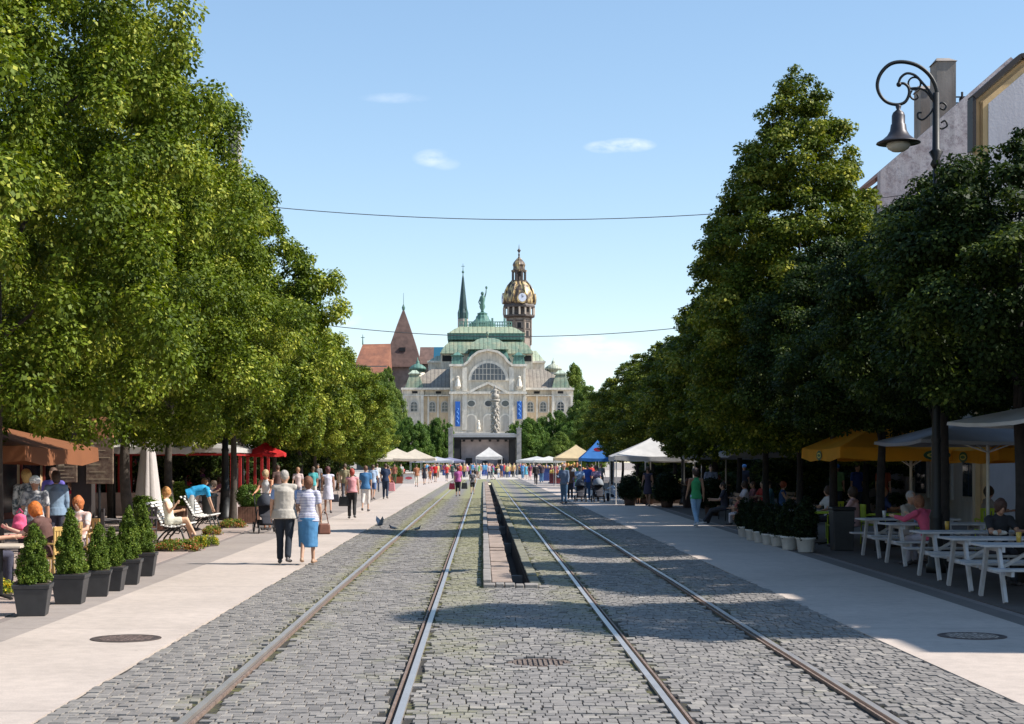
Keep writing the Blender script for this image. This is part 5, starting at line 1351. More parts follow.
def handbag(label, p, col, w=.3, h=.22, strap=.3, rz=0, name='handbag', group=None):
    """p: point where the strap is held"""
    t = thing(name, label, 'bag', (p[0], p[1], p[2]-strap-h), R(rz), group)
    m = MB(); m.frus((-w/2,w/2,-.06,.06), (-w*.42,w*.42,-.03,.03), 0, h); m.v = [(x+.006*math.sin(z*40), y, z) for x,y,z in m.v]
    o = obj('bag_body', m, M(col, .5, 0, .2, 12, .3, name='bag_leather'), t, smooth=False, bevel=.03)
    m = MB(); m.tube([(-w*.34,0,h-.01),(-w*.2,0,h+strap*.65),(0,0,h+strap),(w*.2,0,h+strap*.65),(w*.34,0,h-.01)], .009, 6); obj('strap', m, M(col, .5, name='strap'), t, smooth=True)
    return t

# --- the couple walking away
cx_, cy_ = gp(284.5, 566)
p_man, J = person('grey haired man in pale vest, arm in arm with the striped top woman', cx_, cy_, 0, 1.70, walk(7, 1, 5, arms=((-2,13,14),(10,12,40)), arm_in=(0,10)), ('tee',(.22,.33,.58)), ('trousers',(.012,.018,.03)), ('short',(.42,.38,.34)), over=(.46,.42,.37), fat=1.34, shoes=(.09,.08,.08))
cx2, cy2 = gp(306.5, 566)
p_wom, J2 = person('woman in striped top and blue skirt, beside the man in pale vest', cx2+.03, cy2, -2, 1.58, walk(8, -1, 5, arms=((12,12,45),(-4,12,18)), arm_in=(12,0)), ('tee', stripe_mat((.66,.66,.72),(.17,.17,.36), 11)), ('midi',(.07,.22,.42)), ('full',(.17,.065,.03)), fat=1.22, fem=True, shoes=(.45,.28,.18))
pt = tow(J2['wr1'], p_wom); handbag('brown leather handbag at the right side of the striped top woman', (pt.x+.06, pt.y-.02, pt.z+.18), (.17,.06,.035), .24, .20, .26, 15)
# --- people ahead on the left
def at(px, py): return gp(px, py + 90.0*.055*(py-HY)/90.0)
x_, y_ = at(370-36+35-.0, 512.5); x_, y_ = at(328, 512.5)
pp_, J = person('woman in short white summer dress walking away with a dark bag', *at(328,512.5), 8, 1.68, walk(10, 1, 6), ('dress',(.62,.60,.70)), (None,None), ('bun',(.10,.03,.03)), fem=True, shoes=(.05,.04,.04), skin=SKIN_T)
pt = tow(J['wr1'], pp_); handbag('dark bag carried by the woman in the white dress', (pt.x+.05, pt.y, pt.z+.02), (.03,.03,.04), .3, .28, .2)
pp_, J = person('woman with red hair in pink sleeveless top and black trousers walking away', *at(352,517), 4, 1.63, walk(11, 1, 8), ('top',(.62,.28,.30)), ('trousers',(.015,.013,.015)), ('full',(.35,.05,.03)), fem=True, fat=1.12, shoes=(.03,.03,.03))
pt = tow(J['wr0'], pp_); handbag('black bag in the left hand of the pink top woman', (pt.x-.05, pt.y, pt.z+.02), (.02,.02,.02), .36, .32, .12)
person('man in blue tee shirt and white shorts walking away', *at(365.5,510), -2, 1.72, walk(10, -1, 8), ('tee',(.05,.17,.36)), ('capri',(.66,.62,.58)), ('short',(.15,.07,.04)), fat=1.15)
person('person in light blue shirt in front of the man in white shorts', *at(373,499), -6, 1.74, walk(16, 1, 8), ('tee',(.40,.50,.66)), ('shorts',(.08,.14,.30)), ('short',(.1,.06,.04)), skin=SKIN_T)
pp_, J = person('man in navy shirt and navy trousers carrying a pink plastic bag', *at(385.5,498), 0, 1.78, walk(6, 1, 5), ('tee',(.018,.035,.085)), ('trousers',(.02,.035,.07)), ('short',(.06,.035,.02)), fat=1.08)
pt = tow(J['wr1'], pp_); handbag('pink plastic bag hanging from the hand of the man in navy', (pt.x+.08, pt.y, pt.z), (.75,.30,.32), .34, .42, .12, name='shopping_bag')
pp_, J = person('woman in magenta tee and black capri trousers walking between the left rails', *at(458,495), 0, 1.62, walk(7, 1, 6), ('tee',(.42,.10,.30)), ('capri',(.02,.02,.025)), ('full',(.16,.04,.03)), fat=1.12, fem=True, z=0)
for i, (c, lb) in enumerate((((.50,.03,.07),'red bag carried by the woman in magenta tee'), ((.03,.03,.03),'black bag carried by the woman in magenta tee'))):
    pt = tow(J['wr%d'%i], pp_); handbag(lb, (pt.x+(-.12,.14)[i], pt.y, pt.z+.02), c, .34, .34, .12)
person('child in black outfit with grey print walking beside the woman in magenta', *at(472.5,493), 0, 1.42, walk(9, -1, 8), ('tee', blotch_mat((.03,.03,.035),(.35,.33,.36), 9)), ('shorts',(.02,.02,.02)), ('short',(.03,.02,.02)), z=0)
# --- farther group on the left path
far_l = [
 ('man in brown top and pale trousers walking at the edge of the far left path', 416.5, 486, 10, 1.68, ('tee',(.35,.14,.07)), ('capri',(.55,.5,.42)), (.09,.05,.03)),
 ('woman in black dress near the white stall counter', 424.5, 484, -10, 1.66, ('dress',(.025,.025,.035)), (None,None), (.30,.16,.07)),
 ('child in orange top walking behind the woman in black dress', 430, 482.5, 160, 1.25, ('tee',(.62,.22,.08)), ('shorts',(.45,.25,.15)), (.2,.1,.05)),
 ('person in bright red tee on the far left path', 435.3, 481.5, 170, 1.72, ('tee',(.68,.03,.03)), ('shorts',(.06,.05,.05)), (.08,.05,.03)),
 ('woman in crimson top beside the person in bright red tee', 431.6, 479.5, 180, 1.66, ('tee',(.50,.05,.10)), ('trousers',(.12,.10,.2)), (.12,.06,.03)),
 ('person in red shirt with pale hat where the left path meets the tracks', 446.8, 480.5, 175, 1.66, ('tee',(.62,.05,.04)), ('capri',(.07,.07,.09)), (.75,.70,.68)),
 ('man in dark green shirt right of the red shirt and pale hat', 452.5, 478, 20, 1.72, ('tee',(.03,.07,.05)), ('trousers',(.04,.04,.05)), (.05,.03,.02)),
 ('vendor in brown apron under the left cream parasol', 394.5, 483, 180, 1.7, ('tee',(.28,.10,.06)), ('trousers',(.07,.12,.05)), (.06,.04,.03)),
 ('vendor in pale grey tee standing between the two cream parasols', 401, 482, 180, 1.72, ('tee',(.5,.5,.48)), ('trousers',(.04,.05,.04)), (.07,.04,.03)),
 ('person in green tee crossing before the stage', 479, 478, -80, 1.7, ('tee',(.20,.50,.12)), ('trousers',(.55,.45,.36)), (.06,.03,.02)),
 ('person in teal top standing at the far end of the stone channel', 493, 479, 90, 1.6, ('tee',(.05,.22,.20)), ('capri',(.6,.55,.52)), (.3,.1,.05)),
 ('person in grey top left of the far end of the stone channel', 489, 478, 30, 1.68, ('tee',(.35,.3,.34)), ('trousers',(.05,.05,.07)), (.5,.1,.1)),
 ('child in white top right of the stone channel end', 498.5, 477.5, 190, 1.3, ('tee',(.68,.62,.5)), ('trousers',(.25,.3,.4)), (.2,.12,.05)),
 ('person in sky blue shirt before the long white tent', 522.5, 478.5, 170, 1.7, ('tee',(.10,.30,.60)), ('trousers',(.08,.2,.35)), (.3,.12,.06)),
 ('person in turquoise dress beside the sky blue shirt', 526, 478.8, 180, 1.64, ('dress',(.12,.42,.55)), (None,None), (.3,.2,.1)),
 ('woman in maroon top and pink skirt before the long white tent', 530, 479.5, 185, 1.66, ('tee',(.16,.03,.07)), ('skirt',(.6,.25,.3)), (.35,.2,.08)),
 ('man all in black walking on the far right path', 535.8, 484, 5, 1.74, ('shirt',(.025,.02,.022)), ('trousers',(.012,.012,.015)), (.04,.03,.02)),
 ('man in dark shirt and blue jeans right beside the man in black', 541.5, 482.3, 0, 1.76, ('tee',(.05,.03,.04)), ('trousers',(.07,.17,.30)), (.05,.03,.02)),
 ('woman in maroon top and tan skirt at the shaded stall', 551, 482.5, 90, 1.66, ('tee',(.16,.03,.05)), ('midi',(.32,.2,.10)), (.06,.04,.03)),
 ('person in dark red shirt behind the tan skirt woman', 555.5, 480.5, 200, 1.72, ('tee',(.24,.03,.05)), ('trousers',(.04,.03,.05)), (.04,.03,.02)),
 ('stall seller in blue shirt behind the blue counter', 546.5, 477, 180, 1.74, ('tee',(.05,.10,.30)), ('trousers',(.03,.04,.08)), (.05,.03,.02)),
]
for i, (lb, px, py, rz, h_, tp_, bt, hc) in enumerate(far_l):
    x_, y_ = at(px, py)
    person(lb, x_, y_, rz, h_, walk(7+i % 3*3, 1 if i % 2 else -1, 6), tp_, bt, ('full' if 'woman' in lb or 'dress' in lb else 'short', hc), fem='woman' in lb, z=0.0 if abs(x_) < 4 else .02, skin=(SKIN, SKIN_T, SKIN_P)[i % 3])
# --- right side group with pushchairs
person('man in denim shirt and jeans standing on the right path before the pushchairs', *at(564,502.5), 160, 1.76, dict(legs=((3,4),(-3,4)), arms=((5,8,20),(20,10,85))), ('shirt',(.12,.17,.26)), ('trousers',(.05,.11,.20)), ('short',(.3,.2,.15)), cap=(.35,.25,.22), fat=1.1)
pR = dict(legs=((10,6),(-8,16)), arms=((32,6,45),(32,6,45)), lean=5)
person('woman in pale blue top pushing the dark pushchair', at(580,500.5)[0], at(580,500.5)[1]+.5, 185, 1.68, pR, ('tee',(.30,.42,.62)), ('skirt',(.04,.16,.26)), ('short',(.07,.05,.04)), fem=True, fat=1.1)
person('man in bright blue shirt walking between the two pushchairs', at(588.5,499)[0], at(588.5,499)[1]+.9, 180, 1.76, walk(8), ('tee',(.03,.10,.42)), ('trousers',(.03,.07,.14)), ('short',(.06,.04,.03)))
person('woman in lilac printed top pushing the pushchair with grey hood', at(597,500.5)[0], at(597,500.5)[1]+.6, 178, 1.68, pR, ('tee', blotch_mat((.42,.32,.45),(.2,.14,.25), 18)), ('trousers',(.05,.05,.08)), ('full',(.10,.06,.05)), fem=True)
person('woman with dark hair behind the denim shirt man, in brown top', at(572,499)[0], at(572,499)[1]+1.6, 175, 1.64, walk(6), ('tee',(.18,.09,.06)), ('trousers',(.03,.03,.04)), ('full',(.08,.03,.02)), fem=True)
x_, y_ = at(616,500)
person('person in white top and black trousers sitting on the ground by the stalls', x_, y_+.3, 60, 1.66, dict(SIT, legs=((105,110),(100,95)), pelvis_z=.26, lean=24, arms=((60,6,30),(62,6,25)), head=20), ('tee',(.60,.66,.75)), ('trousers',(.02,.02,.03)), ('short',(.05,.03,.03)))
x_, y_ = at(636.5,503)
person('small child with straw hat sitting by the dark stall', x_, y_+.3, 200, 1.1, dict(SIT, pelvis_z=.32), ('tee',(.32,.22,.13)), ('shorts',(.2,.1,.06)), ('short',(.3,.18,.1)), cap=(.55,.38,.15))
person('woman in green sleeveless top and light blue jeans walking on the right side path', *at(696,525), 12, 1.70, walk(19, -1, 10), ('tank',(.045,.36,.13)), ('trousers',(.30,.47,.66)), ('full',(.05,.025,.02)), fem=True, shoes=(.62,.60,.62), skin=SKIN_T)
# --- people on the benches in the shade, right
def sit(lb, px, py, rz, top, bottom, hair, H_=1.66, pz=.5, **k):
    x_, y_ = at(px, py); ps = dict(SIT, pelvis_z=pz); ps.update(k.pop('pose', {}))
    return person(lb, x_, y_, rz, H_, ps, top, bottom, hair, **k)
sit('person in dark top with white shoes stretched from the shaded bench', 724.5, 521, 80, ('tee',(.03,.03,.05)), ('trousers',(.05,.05,.06)), ('short',(.05,.03,.02)), shoes=(.65,.63,.62), pose=dict(legs=((78,45),(72,50))))
sit('woman in white top sitting on the shaded bench, child before her', 746, 519, 95, ('tee',(.55,.52,.58)), ('skirt',(.12,.12,.2)), ('full',(.07,.04,.03)), fem=True)
sit('small child in white trousers in front of the seated white top woman', 739, 522.5, 60, ('tee',(.40,.14,.12)), ('trousers',(.58,.55,.60)), ('short',(.25,.13,.07)), H_=1.1, pz=.36)
sit('person in checked red top sitting right of the white top woman', 754.5, 518, 100, ('tee', blotch_mat((.30,.10,.10),(.08,.04,.06), 20)), ('trousers',(.05,.05,.06)), ('short',(.1,.05,.03)))
x_, y_ = at(744, 503); person('standing man with light blue cap behind the shaded benches', x_, y_, 190, 1.74, STAND, ('tee',(.05,.06,.10)), ('trousers',(.03,.03,.05)), ('short',(.05,.03,.02)), cap=(.15,.35,.70))
sit('woman with red hair and blue dress sitting behind the white flower pots', 782, 519, 250, ('dress',(.05,.12,.30)), (None,None), ('full',(.30,.07,.03)), fem=True)
sit('person in teal shirt sitting left of the red haired woman', 771, 518, 95, ('tee',(.10,.22,.28)), ('trousers',(.03,.03,.05)), ('short',(.05,.03,.02)))
# --- standing in the shade under the yellow parasols
for lb, px, py, rz, tp_, cp in (('man in green vest and blue cap standing under the yellow parasol', 837, 515, 170, (.20,.36,.14), (.05,.16,.42)), ('man in royal blue shirt standing under the yellow parasol', 857, 516, 200, (.03,.07,.30), None), ('person in rusty orange shirt standing behind the thin dark trunk', 883, 517, 180, (.30,.06,.02), None)):
    x_, y_ = at(px, py); person(lb, x_, y_, rz, 1.78, STAND, ('tee', tp_), ('trousers',(.03,.04,.07)), ('short',(.05,.03,.02)), cap=cp, fat=1.12)
# --- picnic tables
person('elderly man in beige shirt sitting at the farther picnic table, seen from the side', 8.05, 30.35, 215, 1.72, dict(SIT, arms=((45,8,50),(45,8,55)), lean=8), ('shirt',(.34,.29,.24)), ('trousers',(.25,.21,.19)), ('short',(.40,.36,.33)), fat=1.1, skin=SKIN_T, face=True)
person('person in pink top leaning over the picnic table beside the beige shirt man', 8.0, 28.72, 35, 1.64, dict(SIT, arms=((62,8,40),(60,8,50)), lean=22, head=10), ('shirt',(.62,.09,.17)), ('trousers',(.45,.42,.48)), ('full',(.28,.11,.05)), fem=True, fat=1.12)
person('person in black top sitting at the nearest picnic tables by the right edge', 7.95, 24.72, 185, 1.68, dict(SIT, arms=((48,8,45),(45,8,50)), lean=10, head=8), ('tee',(.018,.018,.022)), ('trousers',(.03,.03,.04)), ('full',(.07,.03,.02)), skin=SKIN_T, fat=1.1)
person('person in dark red top by the black clad sitter at the right edge', 8.75, 24.75, 175, 1.66, dict(SIT, lean=10), ('tee',(.16,.02,.03)), ('trousers',(.03,.03,.04)), ('short',(.05,.03,.02)))
# --- left cafe
person('woman in white cap and grey printed tee walking towards us past the cafe', -7.55, 27.0, 180, 1.62, walk(9, 1, 8), ('tee', blotch_mat((.50,.48,.48),(.16,.17,.2), 9)), ('capri',(.66,.66,.72)), ('short',(.25,.15,.08)), cap=(.78,.75,.72), fem=True, fat=1.15, skin=SKIN_T, face=True)
person('woman in black and white patterned blouse seen from behind by the thick trunk', -8.45, 29.6, 5, 1.70, STAND, ('shirt', blotch_mat((.55,.6,.62),(.08,.12,.15), 13)), ('trousers',(.015,.015,.02)), ('full',(.5,.36,.14)), fem=True, fat=1.18)
person('man in purple shirt facing us behind the patterned blouse woman', -8.75, 32.6, 175, 1.74, STAND, ('tee',(.12,.10,.40)), ('trousers',(.05,.05,.09)), ('short',(.1,.05,.03)), skin=SKIN)
person('person in washed blue shirt standing behind the menu boards', -8.35, 31.3, 20, 1.66, STAND, ('shirt',(.18,.26,.36)), ('trousers',(.03,.03,.05)), ('full',(.06,.04,.03)), fat=1.12)
person('girl in crimson dress standing by the menu boards', -8.55, 33.4, 90, 1.50, STAND, ('dress',(.62,.02,.07)), (None,None), ('full',(.15,.07,.03)), fem=True)
person('woman with bright orange hair and brown top sitting behind the first planters', -6.5, 23.9, 75, 1.66, dict(SIT, arms=((50,8,60),(35,10,60)), lean=16, head=25), ('tee',(.11,.05,.04)), ('skirt',(.14,.09,.07)), ('full',(.62,.16,.02)), fem=True, fat=1.12, skin=SKIN_P)
person('woman with orange hair and white floral top sitting at the second cafe table', -6.8, 27.0, 170, 1.64, dict(SIT, lean=8), ('tee', blotch_mat((.66,.62,.60),(.62,.36,.30), 10)), ('skirt',(.2,.15,.15)), ('full',(.50,.15,.04)), fem=True, face=True)
person('person in pink top sitting left of the orange haired woman', -7.4, 23.6, -60, 1.62, dict(SIT, lean=8), ('tee',(.66,.20,.30)), ('trousers',(.05,.05,.08)), ('full',(.08,.04,.03)), fem=True)
# --- bench, pushchair and bending man on the left
bx, by = -7.18, 36.75
pg, Jg = person('blonde girl in pale short dress sitting cross legged on the first white bench', bx-.02, by, -90, 1.66, dict(legs=((80,62),(98,70)), arms=((12,5,88),(22,6,118)), lean=-10, head=4, pelvis_z=.53, knees_out=(0,-14)), ('dress',(.62,.60,.50)), (None,None), ('long',(.55,.26,.08)), fem=True, shoes=(.20,.16,.15), skin=(.66,.40,.26), face=True)
person('man in turquoise blue tee bending far forward over the second bench', -7.95, 43.5, -82, 1.78, dict(legs=((0,4),(8,6)), arms=((10,6,8),(16,6,5)), lean=0, bend=82, head=-10), ('tee',(.02,.32,.62)), ('trousers',(.42,.42,.40)), ('short',(.08,.05,.03)), fat=1.2)
person('woman in white tank top with sunglasses facing us behind the pushchair', -5.85, 43.3, 165, 1.64, dict(legs=((3,4),(-3,4)), arms=((30,8,30),(30,8,34)), lean=6, head=14), ('tank', blotch_mat((.70,.68,.66),(.62,.60,.60), 6)), ('skirt',(.03,.04,.06)), ('full',(.50,.36,.20)), fem=True, skin=(.55,.24,.13), face=True)
x_, y_ = at(188, 503); person('person in crimson shirt at the cafe tables behind the bending man', x_, y_, 10, 1.68, STAND, ('tee',(.62,.02,.05)), ('trousers',(.05,.05,.08)), ('short',(.08,.05,.03)))
x_, y_ = at(203, 505); person('woman in purple top beside the grey litter bin', x_, y_, 120, 1.6, STAND, ('tee',(.18,.03,.16)), ('trousers',(.05,.05,.08)), ('full',(.08,.04,.03)), fem=True)
x_, y_ = at(298, 505); person('woman in pale top walking towards us, half hidden behind the couple', x_, y_, 180, 1.62, walk(8), ('tee',(.62,.50,.48)), ('trousers',(.3,.3,.36)), ('full',(.3,.16,.08)), fem=True)
x_, y_ = at(278, 506); person('dark haired man half hidden behind the man in the pale vest', x_, y_, 10, 1.72, walk(8), ('tee',(.12,.07,.06)), ('trousers',(.05,.05,.08)), ('short',(.10,.05,.03)))
x_, y_ = at(238, 508); person('cafe visitor with red sash and white shirt beside the red post', x_, y_, 175, 1.9, STAND, ('tee',(.62,.60,.60)), ('trousers',(.5,.5,.52)), ('short',(.1,.06,.04)))
x_, y_ = at(318, 494); person('man in grey shirt standing in the shade beyond the couple', x_, y_, 180, 1.75, STAND, ('tee',(.25,.25,.27)), ('trousers',(.06,.06,.08)), ('short',(.06,.04,.03)))
x_, y_ = at(340, 490); person('woman in beige dress standing in the shade beyond the white dress woman', x_, y_, 180, 1.66, STAND, ('dress',(.45,.36,.26)), (None,None), ('full',(.10,.05,.03)), fem=True)

ext = [
 ('guest in white shirt sitting left of the yellow parasol pole', 8.35, 38.6, 100, (.55,.54,.52), (.08,.05,.03)),
 ('guest in dark blue top sitting at the lime cloth table', 9.3, 37.3, -90, (.03,.06,.20), (.30,.18,.08)),
 ('guest in pale pink top sitting behind the dark square bin', 8.2, 35.3, 60, (.55,.33,.33), (.05,.03,.02)),
 ('guest in white top sitting at the back picnic table', 10.6, 29.95, 180, (.58,.57,.55), (.10,.06,.03)),
 ('guest in grey tee sitting at the back table behind the green chairs', 11.0, 35.0, -90, (.25,.25,.27), (.06,.04,.03)),
 ('guest in red tee sitting under the pale parasol behind the white pots', 8.9, 50.6, 120, (.45,.05,.04), (.06,.04,.03)),
 ('guest in light shirt sitting in the deep shade beside the green top woman', 9.6, 53.5, 90, (.50,.52,.56), (.25,.15,.08)),
 ('guest in yellow top sitting by the red posts on the left', -9.7, 50.3, 100, (.65,.45,.08), (.10,.06,.03)),
 ('guest in white top sitting behind the grey litter bin', -9.4, 53.5, -100, (.62,.60,.58), (.30,.15,.06)),
 ('guest in dark top sitting before the low bushy trees on the left', -9.8, 57.2, 30, (.06,.06,.09), (.07,.04,.03)),
 ('guest in pink top sitting in the red post shelter', -10.0, 60.9, 170, (.62,.25,.33), (.09,.05,.03)),
]
for i, (lb, x, y, rz, c_, hc) in enumerate(ext):
    person(lb, x, y, rz, 1.62+.03*(i % 5), dict(SIT, arms=((25+i*3,8,50+i*2),(40-i,8,60)), lean=2+i), ('tee', c_), ('trousers',(.05,.05,.07)), ('short' if i % 2 else 'full', hc), skin=(SKIN, SKIN_T, SKIN_P)[i % 3])
walkers = [
 ('man in khaki shirt walking towards us beyond the white dress woman', 345, 500, 178, 1.75, (.30,.26,.15), (.10,.10,.12)),
 ('woman in turquoise top walking past the low bushy trees on the left', 313, 503, 190, 1.64, (.08,.40,.42), (.6,.58,.54)),
 ('man in white shirt far along the left trees, walking away', 377, 491, 2, 1.76, (.6,.6,.6), (.08,.10,.16)),
 ('woman in orange dress strolling near the cream parasols', 388, 488.5, 10, 1.64, (.65,.25,.06), (.65,.25,.06)),
 ('man in grey tee standing before the blue tent', 601, 491, 190, 1.76, (.28,.28,.30), (.05,.07,.12)),
 ('woman in white blouse standing before the pale yellow tent', 573, 488, 150, 1.65, (.62,.60,.58), (.06,.08,.2)),
 ('man in red shirt browsing the stall under the blue tent', 592, 489.5, 20, 1.74, (.5,.04,.03), (.05,.05,.07)),
 ('woman in dark dress before the big white market tent', 648, 505, 160, 1.66, (.05,.04,.07), (.05,.04,.07)),
 ('man in checked shirt passing the shaded benches', 711, 512, 175, 1.76, (.20,.22,.30), (.05,.05,.06)),
]
for i, (lb, px, py, rz, h_, c_, b_) in enumerate(walkers):
    x_, y_ = at(px, py); person(lb, x_, y_, rz, h_, walk(6+2*(i % 4), 1 if i % 2 else -1, 7), ('dress' if 'dress' in lb.split(' walking')[0] and 'woman in' in lb and c_ == b_ else 'tee', c_), (None, None) if c_ == b_ else ('trousers', b_), ('full' if 'woman' in lb else 'short', (.08,.05,.03)), fem='woman' in lb, skin=(SKIN, SKIN_T, SKIN_P)[i % 3])

# --- the crowd in front of the stage: nobody could count it
cr = MB(); cols = [(.6,.05,.05),(.05,.1,.35),(.55,.53,.5),(.03,.03,.035),(.1,.3,.5),(.5,.3,.12),(.05,.2,.1),(.4,.1,.3),(.62,.6,.58),(.3,.16,.1),(.02,.05,.12),(.5,.45,.2)]
cmats = [fabric(c) for c in cols] + [skin_mat(SKIN), M((.07,.045,.03), .6, name='hair')]
rg = random.Random(5)
for i in range(110):
    Y_ = rg.uniform(188, 285); 
    px = rg.uniform(425, 560) if i % 3 else rg.uniform(455, 525)
    x_ = ax(px, Y_); 
    a = rg.randrange(len(cols)); b_ = rg.choice((1,3,10,2,9)); h_ = rg.uniform(.9, 1.03)
    for sd in (-1, 1):
        cr.caps((x_+sd*.09, Y_+sd*rg.uniform(-.1,.1), .08), .06, (x_+sd*.08, Y_, .85*h_), .09, n=6, mi=b_)
        cr.caps((x_+sd*.21, Y_, 1.38*h_), .05, (x_+sd*.27, Y_+rg.uniform(-.15,.15), .85*h_), .04, n=5, mi=a if rg.random() < .4 else len(cols))
    cr.caps((x_, Y_, .88*h_), (.17,.12), (x_, Y_, 1.38*h_), (.2,.12), n=8, mi=a); cr.ell((x_, Y_, 1.6*h_), (.085,.1,.12), 7, 6, mi=len(cols)); cr.ell((x_, Y_+.02, 1.64*h_), (.092,.1,.1), 7, 6, mi=len(cols)+1 if rg.random() < .8 else 2)
o = obj('distant_crowd', cr, cmats, None, smooth=True); tag(o, 'dense far crowd of visitors standing before the concert stage', 'crowd', kind='stuff')
# ================================================================ props
m_iron = M((0.012,0.013,0.014), .5, .2, .2, 8, .2, name='black_iron')
m_white = M((0.70,0.68,0.64), .55, 0, .12, 6, .15, name='white_paint')
m_wgrey = M((0.52,0.50,0.50), .65, 0, .22, 5, .3, name='worn_white_wood')
m_wood = M((0.26,0.15,0.08), .7, 0, .3, 7, .3, name='wood')
m_pot = M((0.035,0.035,0.037), .5, 0, .2, 8, .1, name='dark_plastic')
m_bushdark = leaf_mat('dark_bush_leaves', (0.004,0.009,0.003), (0.014,0.026,0.006), (0.05,0.07,0.02), 0.15)
m_soil = M((0.05,0.035,0.025), .95, name='soil')
def canopy_mat(c, transl=.35, name='canopy'):
    k = ('can', c, transl)
    if k in _mc: return _mc[k]
    m, nt, b = newmat(name); tc = N(nt, 'ShaderNodeTexCoord').outputs['Object']
    cc = mixc(nt, 1, c, ramp(nt, noise(nt, tc, 1.6, 5), [(.3,.86),(.7,1.05)]), 'MULTIPLY'); L(nt, cc, b.inputs['Base Color']); b.inputs['Roughness'].default_value = .8
    bump(nt, b, noise(nt, tc, 3, 3), .3, .05)
    tr = N(nt, 'ShaderNodeBsdfTranslucent'); L(nt, cc, tr.inputs[0]); ms = N(nt, 'ShaderNodeMixShader'); ms.inputs[0].default_value = transl
    L(nt, b.outputs[0], ms.inputs[1]); L(nt, tr.outputs[0], ms.inputs[2]); L(nt, ms.outputs[0], nt.nodes['Material Output'].inputs[0]); _mc[k] = m; return m
m_cwhite = canopy_mat((0.72,0.70,0.67)); m_ccream = canopy_mat((0.72,0.64,0.52)); m_cyel = canopy_mat((0.90,0.50,0.04), .55); m_cblue = canopy_mat((0.04,0.20,0.55), .3); m_cred = canopy_mat((0.62,0.02,0.02), .35); m_cor = canopy_mat((0.29,0.11,0.045), .3); m_cgrey = canopy_mat((0.30,0.30,0.32), .2)

def shrub_mesh(name, seed, h, r, shape, n, ls, mat, z0=0, **k): return leaves(name, seed, h, r, shape, n, ls, k.pop('nc', max(60, n//40)), mat, z0=z0, **k)
def leafobj(name, me, par):
    o = bpy.data.objects.new(name, me); COL.objects.link(o); o.parent = par; return o
# --- black square planters with thuja, left
th_mesh = [shrub_mesh('thuja', 200+i, 
 .74, .20, 'thuja', 16000, .027, m_thuja, z0=.0, clr=.05, inner=.15, nc=300, lob=.14, up=.2, droop=-.8, tipchance=.6, flat=1.2) for i in range(3)]
pl_lab = ['nearest black planter, bushiest thuja, at the lower left', 'second black planter from the lower left corner', 'third black planter from the lower left corner',
          'fourth black planter from the lower left corner, partly hidden', 'fifth black planter from the lower left, before the thin trunk', 'sixth black planter, the farthest one before the white bench']
for i, (px, py, sc, rot) in enumerate(((32.5,616,1.0,8),(70,604,1.02,4),(96,596.5,.94,10),(111.5,591,.90,2),(127,584.5,1.0,6),(143,576,1.0,5))):
    x_, y_ = gp(px, py+1.5); y_ += .02
    t = thing('planter', pl_lab[i], 'planter', (x_, y_, .027), R(rot), 'black planters with conical thuja along the left path')
    m = MB(); m.frus((-.175,.175,-.175,.175), (-.225,.225,-.225,.225), 0, .33); m.frus((-.235,.235,-.235,.235), (-.245,.245,-.245,.245), .33, .385); po = obj('pot', m, m_pot, t, bevel=.008)
    m = MB(); m.box(-.21,.21,-.21,.21,.386,.392); obj('soil', m, m_soil, t)
    s_ = leafobj('shrub', th_mesh[i % 3], t); s_.location = (0,0,.37); s_.scale = (sc*1.08,sc*1.08,sc*(1.0,1.12,1.02,.98,1.1,1.16)[i]); s_.rotation_euler = ((.05,-.04,.03,.06,-.05,.02)[i],(.03,.05,-.06,.02,.04,-.03)[i],i*1.1)
    m = MB(); m.tube([(0,0,.35),(.01,0,.95)], [.014,.004], 5); obj('stem', m, m_bark, t)
    t.scale = (sc*.93,sc*.93,sc)
# --- white round pots with dark bushes, right
wb = [shrub_mesh('dark_bush', 220+i, .9, .24, 'egg', 6000, .045, m_bushdark, clr=.09, lob=.1, up=.3, tipchance=.2, flat=1.1) for i in range(2)]
wl = ['nearest white round flower pot, right end of the row','second nearest white round flower pot','third nearest white round flower pot','middle white round flower pot of the seven','third farthest white round flower pot','second farthest white round flower pot','farthest white round flower pot, left end of the row']
for i, (px, py) in enumerate(((806,552.5),(790,550),(778,546.5),(769,545),(760.5,542.6),(752.6,540.3),(744.5,537))):
    x_, y_ = gp(px, py+1.0); y_ += .02; sc = (1.0,.95,.82,.82,.85,.85,.85)[i]
    t = thing('flower_pot', wl[i], 'pot', (x_, y_, .027), 0, 'white round pots along the right path')
    m = MB(); m.lathe([(.15,0),(.165,.02),(.195,.26),(.215,.265),(.215,.31),(.19,.31),(.18,.28)], n=24); obj('pot', m, m_white, t, smooth=True)
    s_ = leafobj('bush', wb[i % 2], t); s_.location = (0,0,.27); s_.rotation_euler = (0,0,i)
    m = MB(); m.tube([(0,0,.2),(0,0,.7)], [.015,.006], 5); obj('stem', m, m_bark2, t); t.scale = (sc,sc,sc)
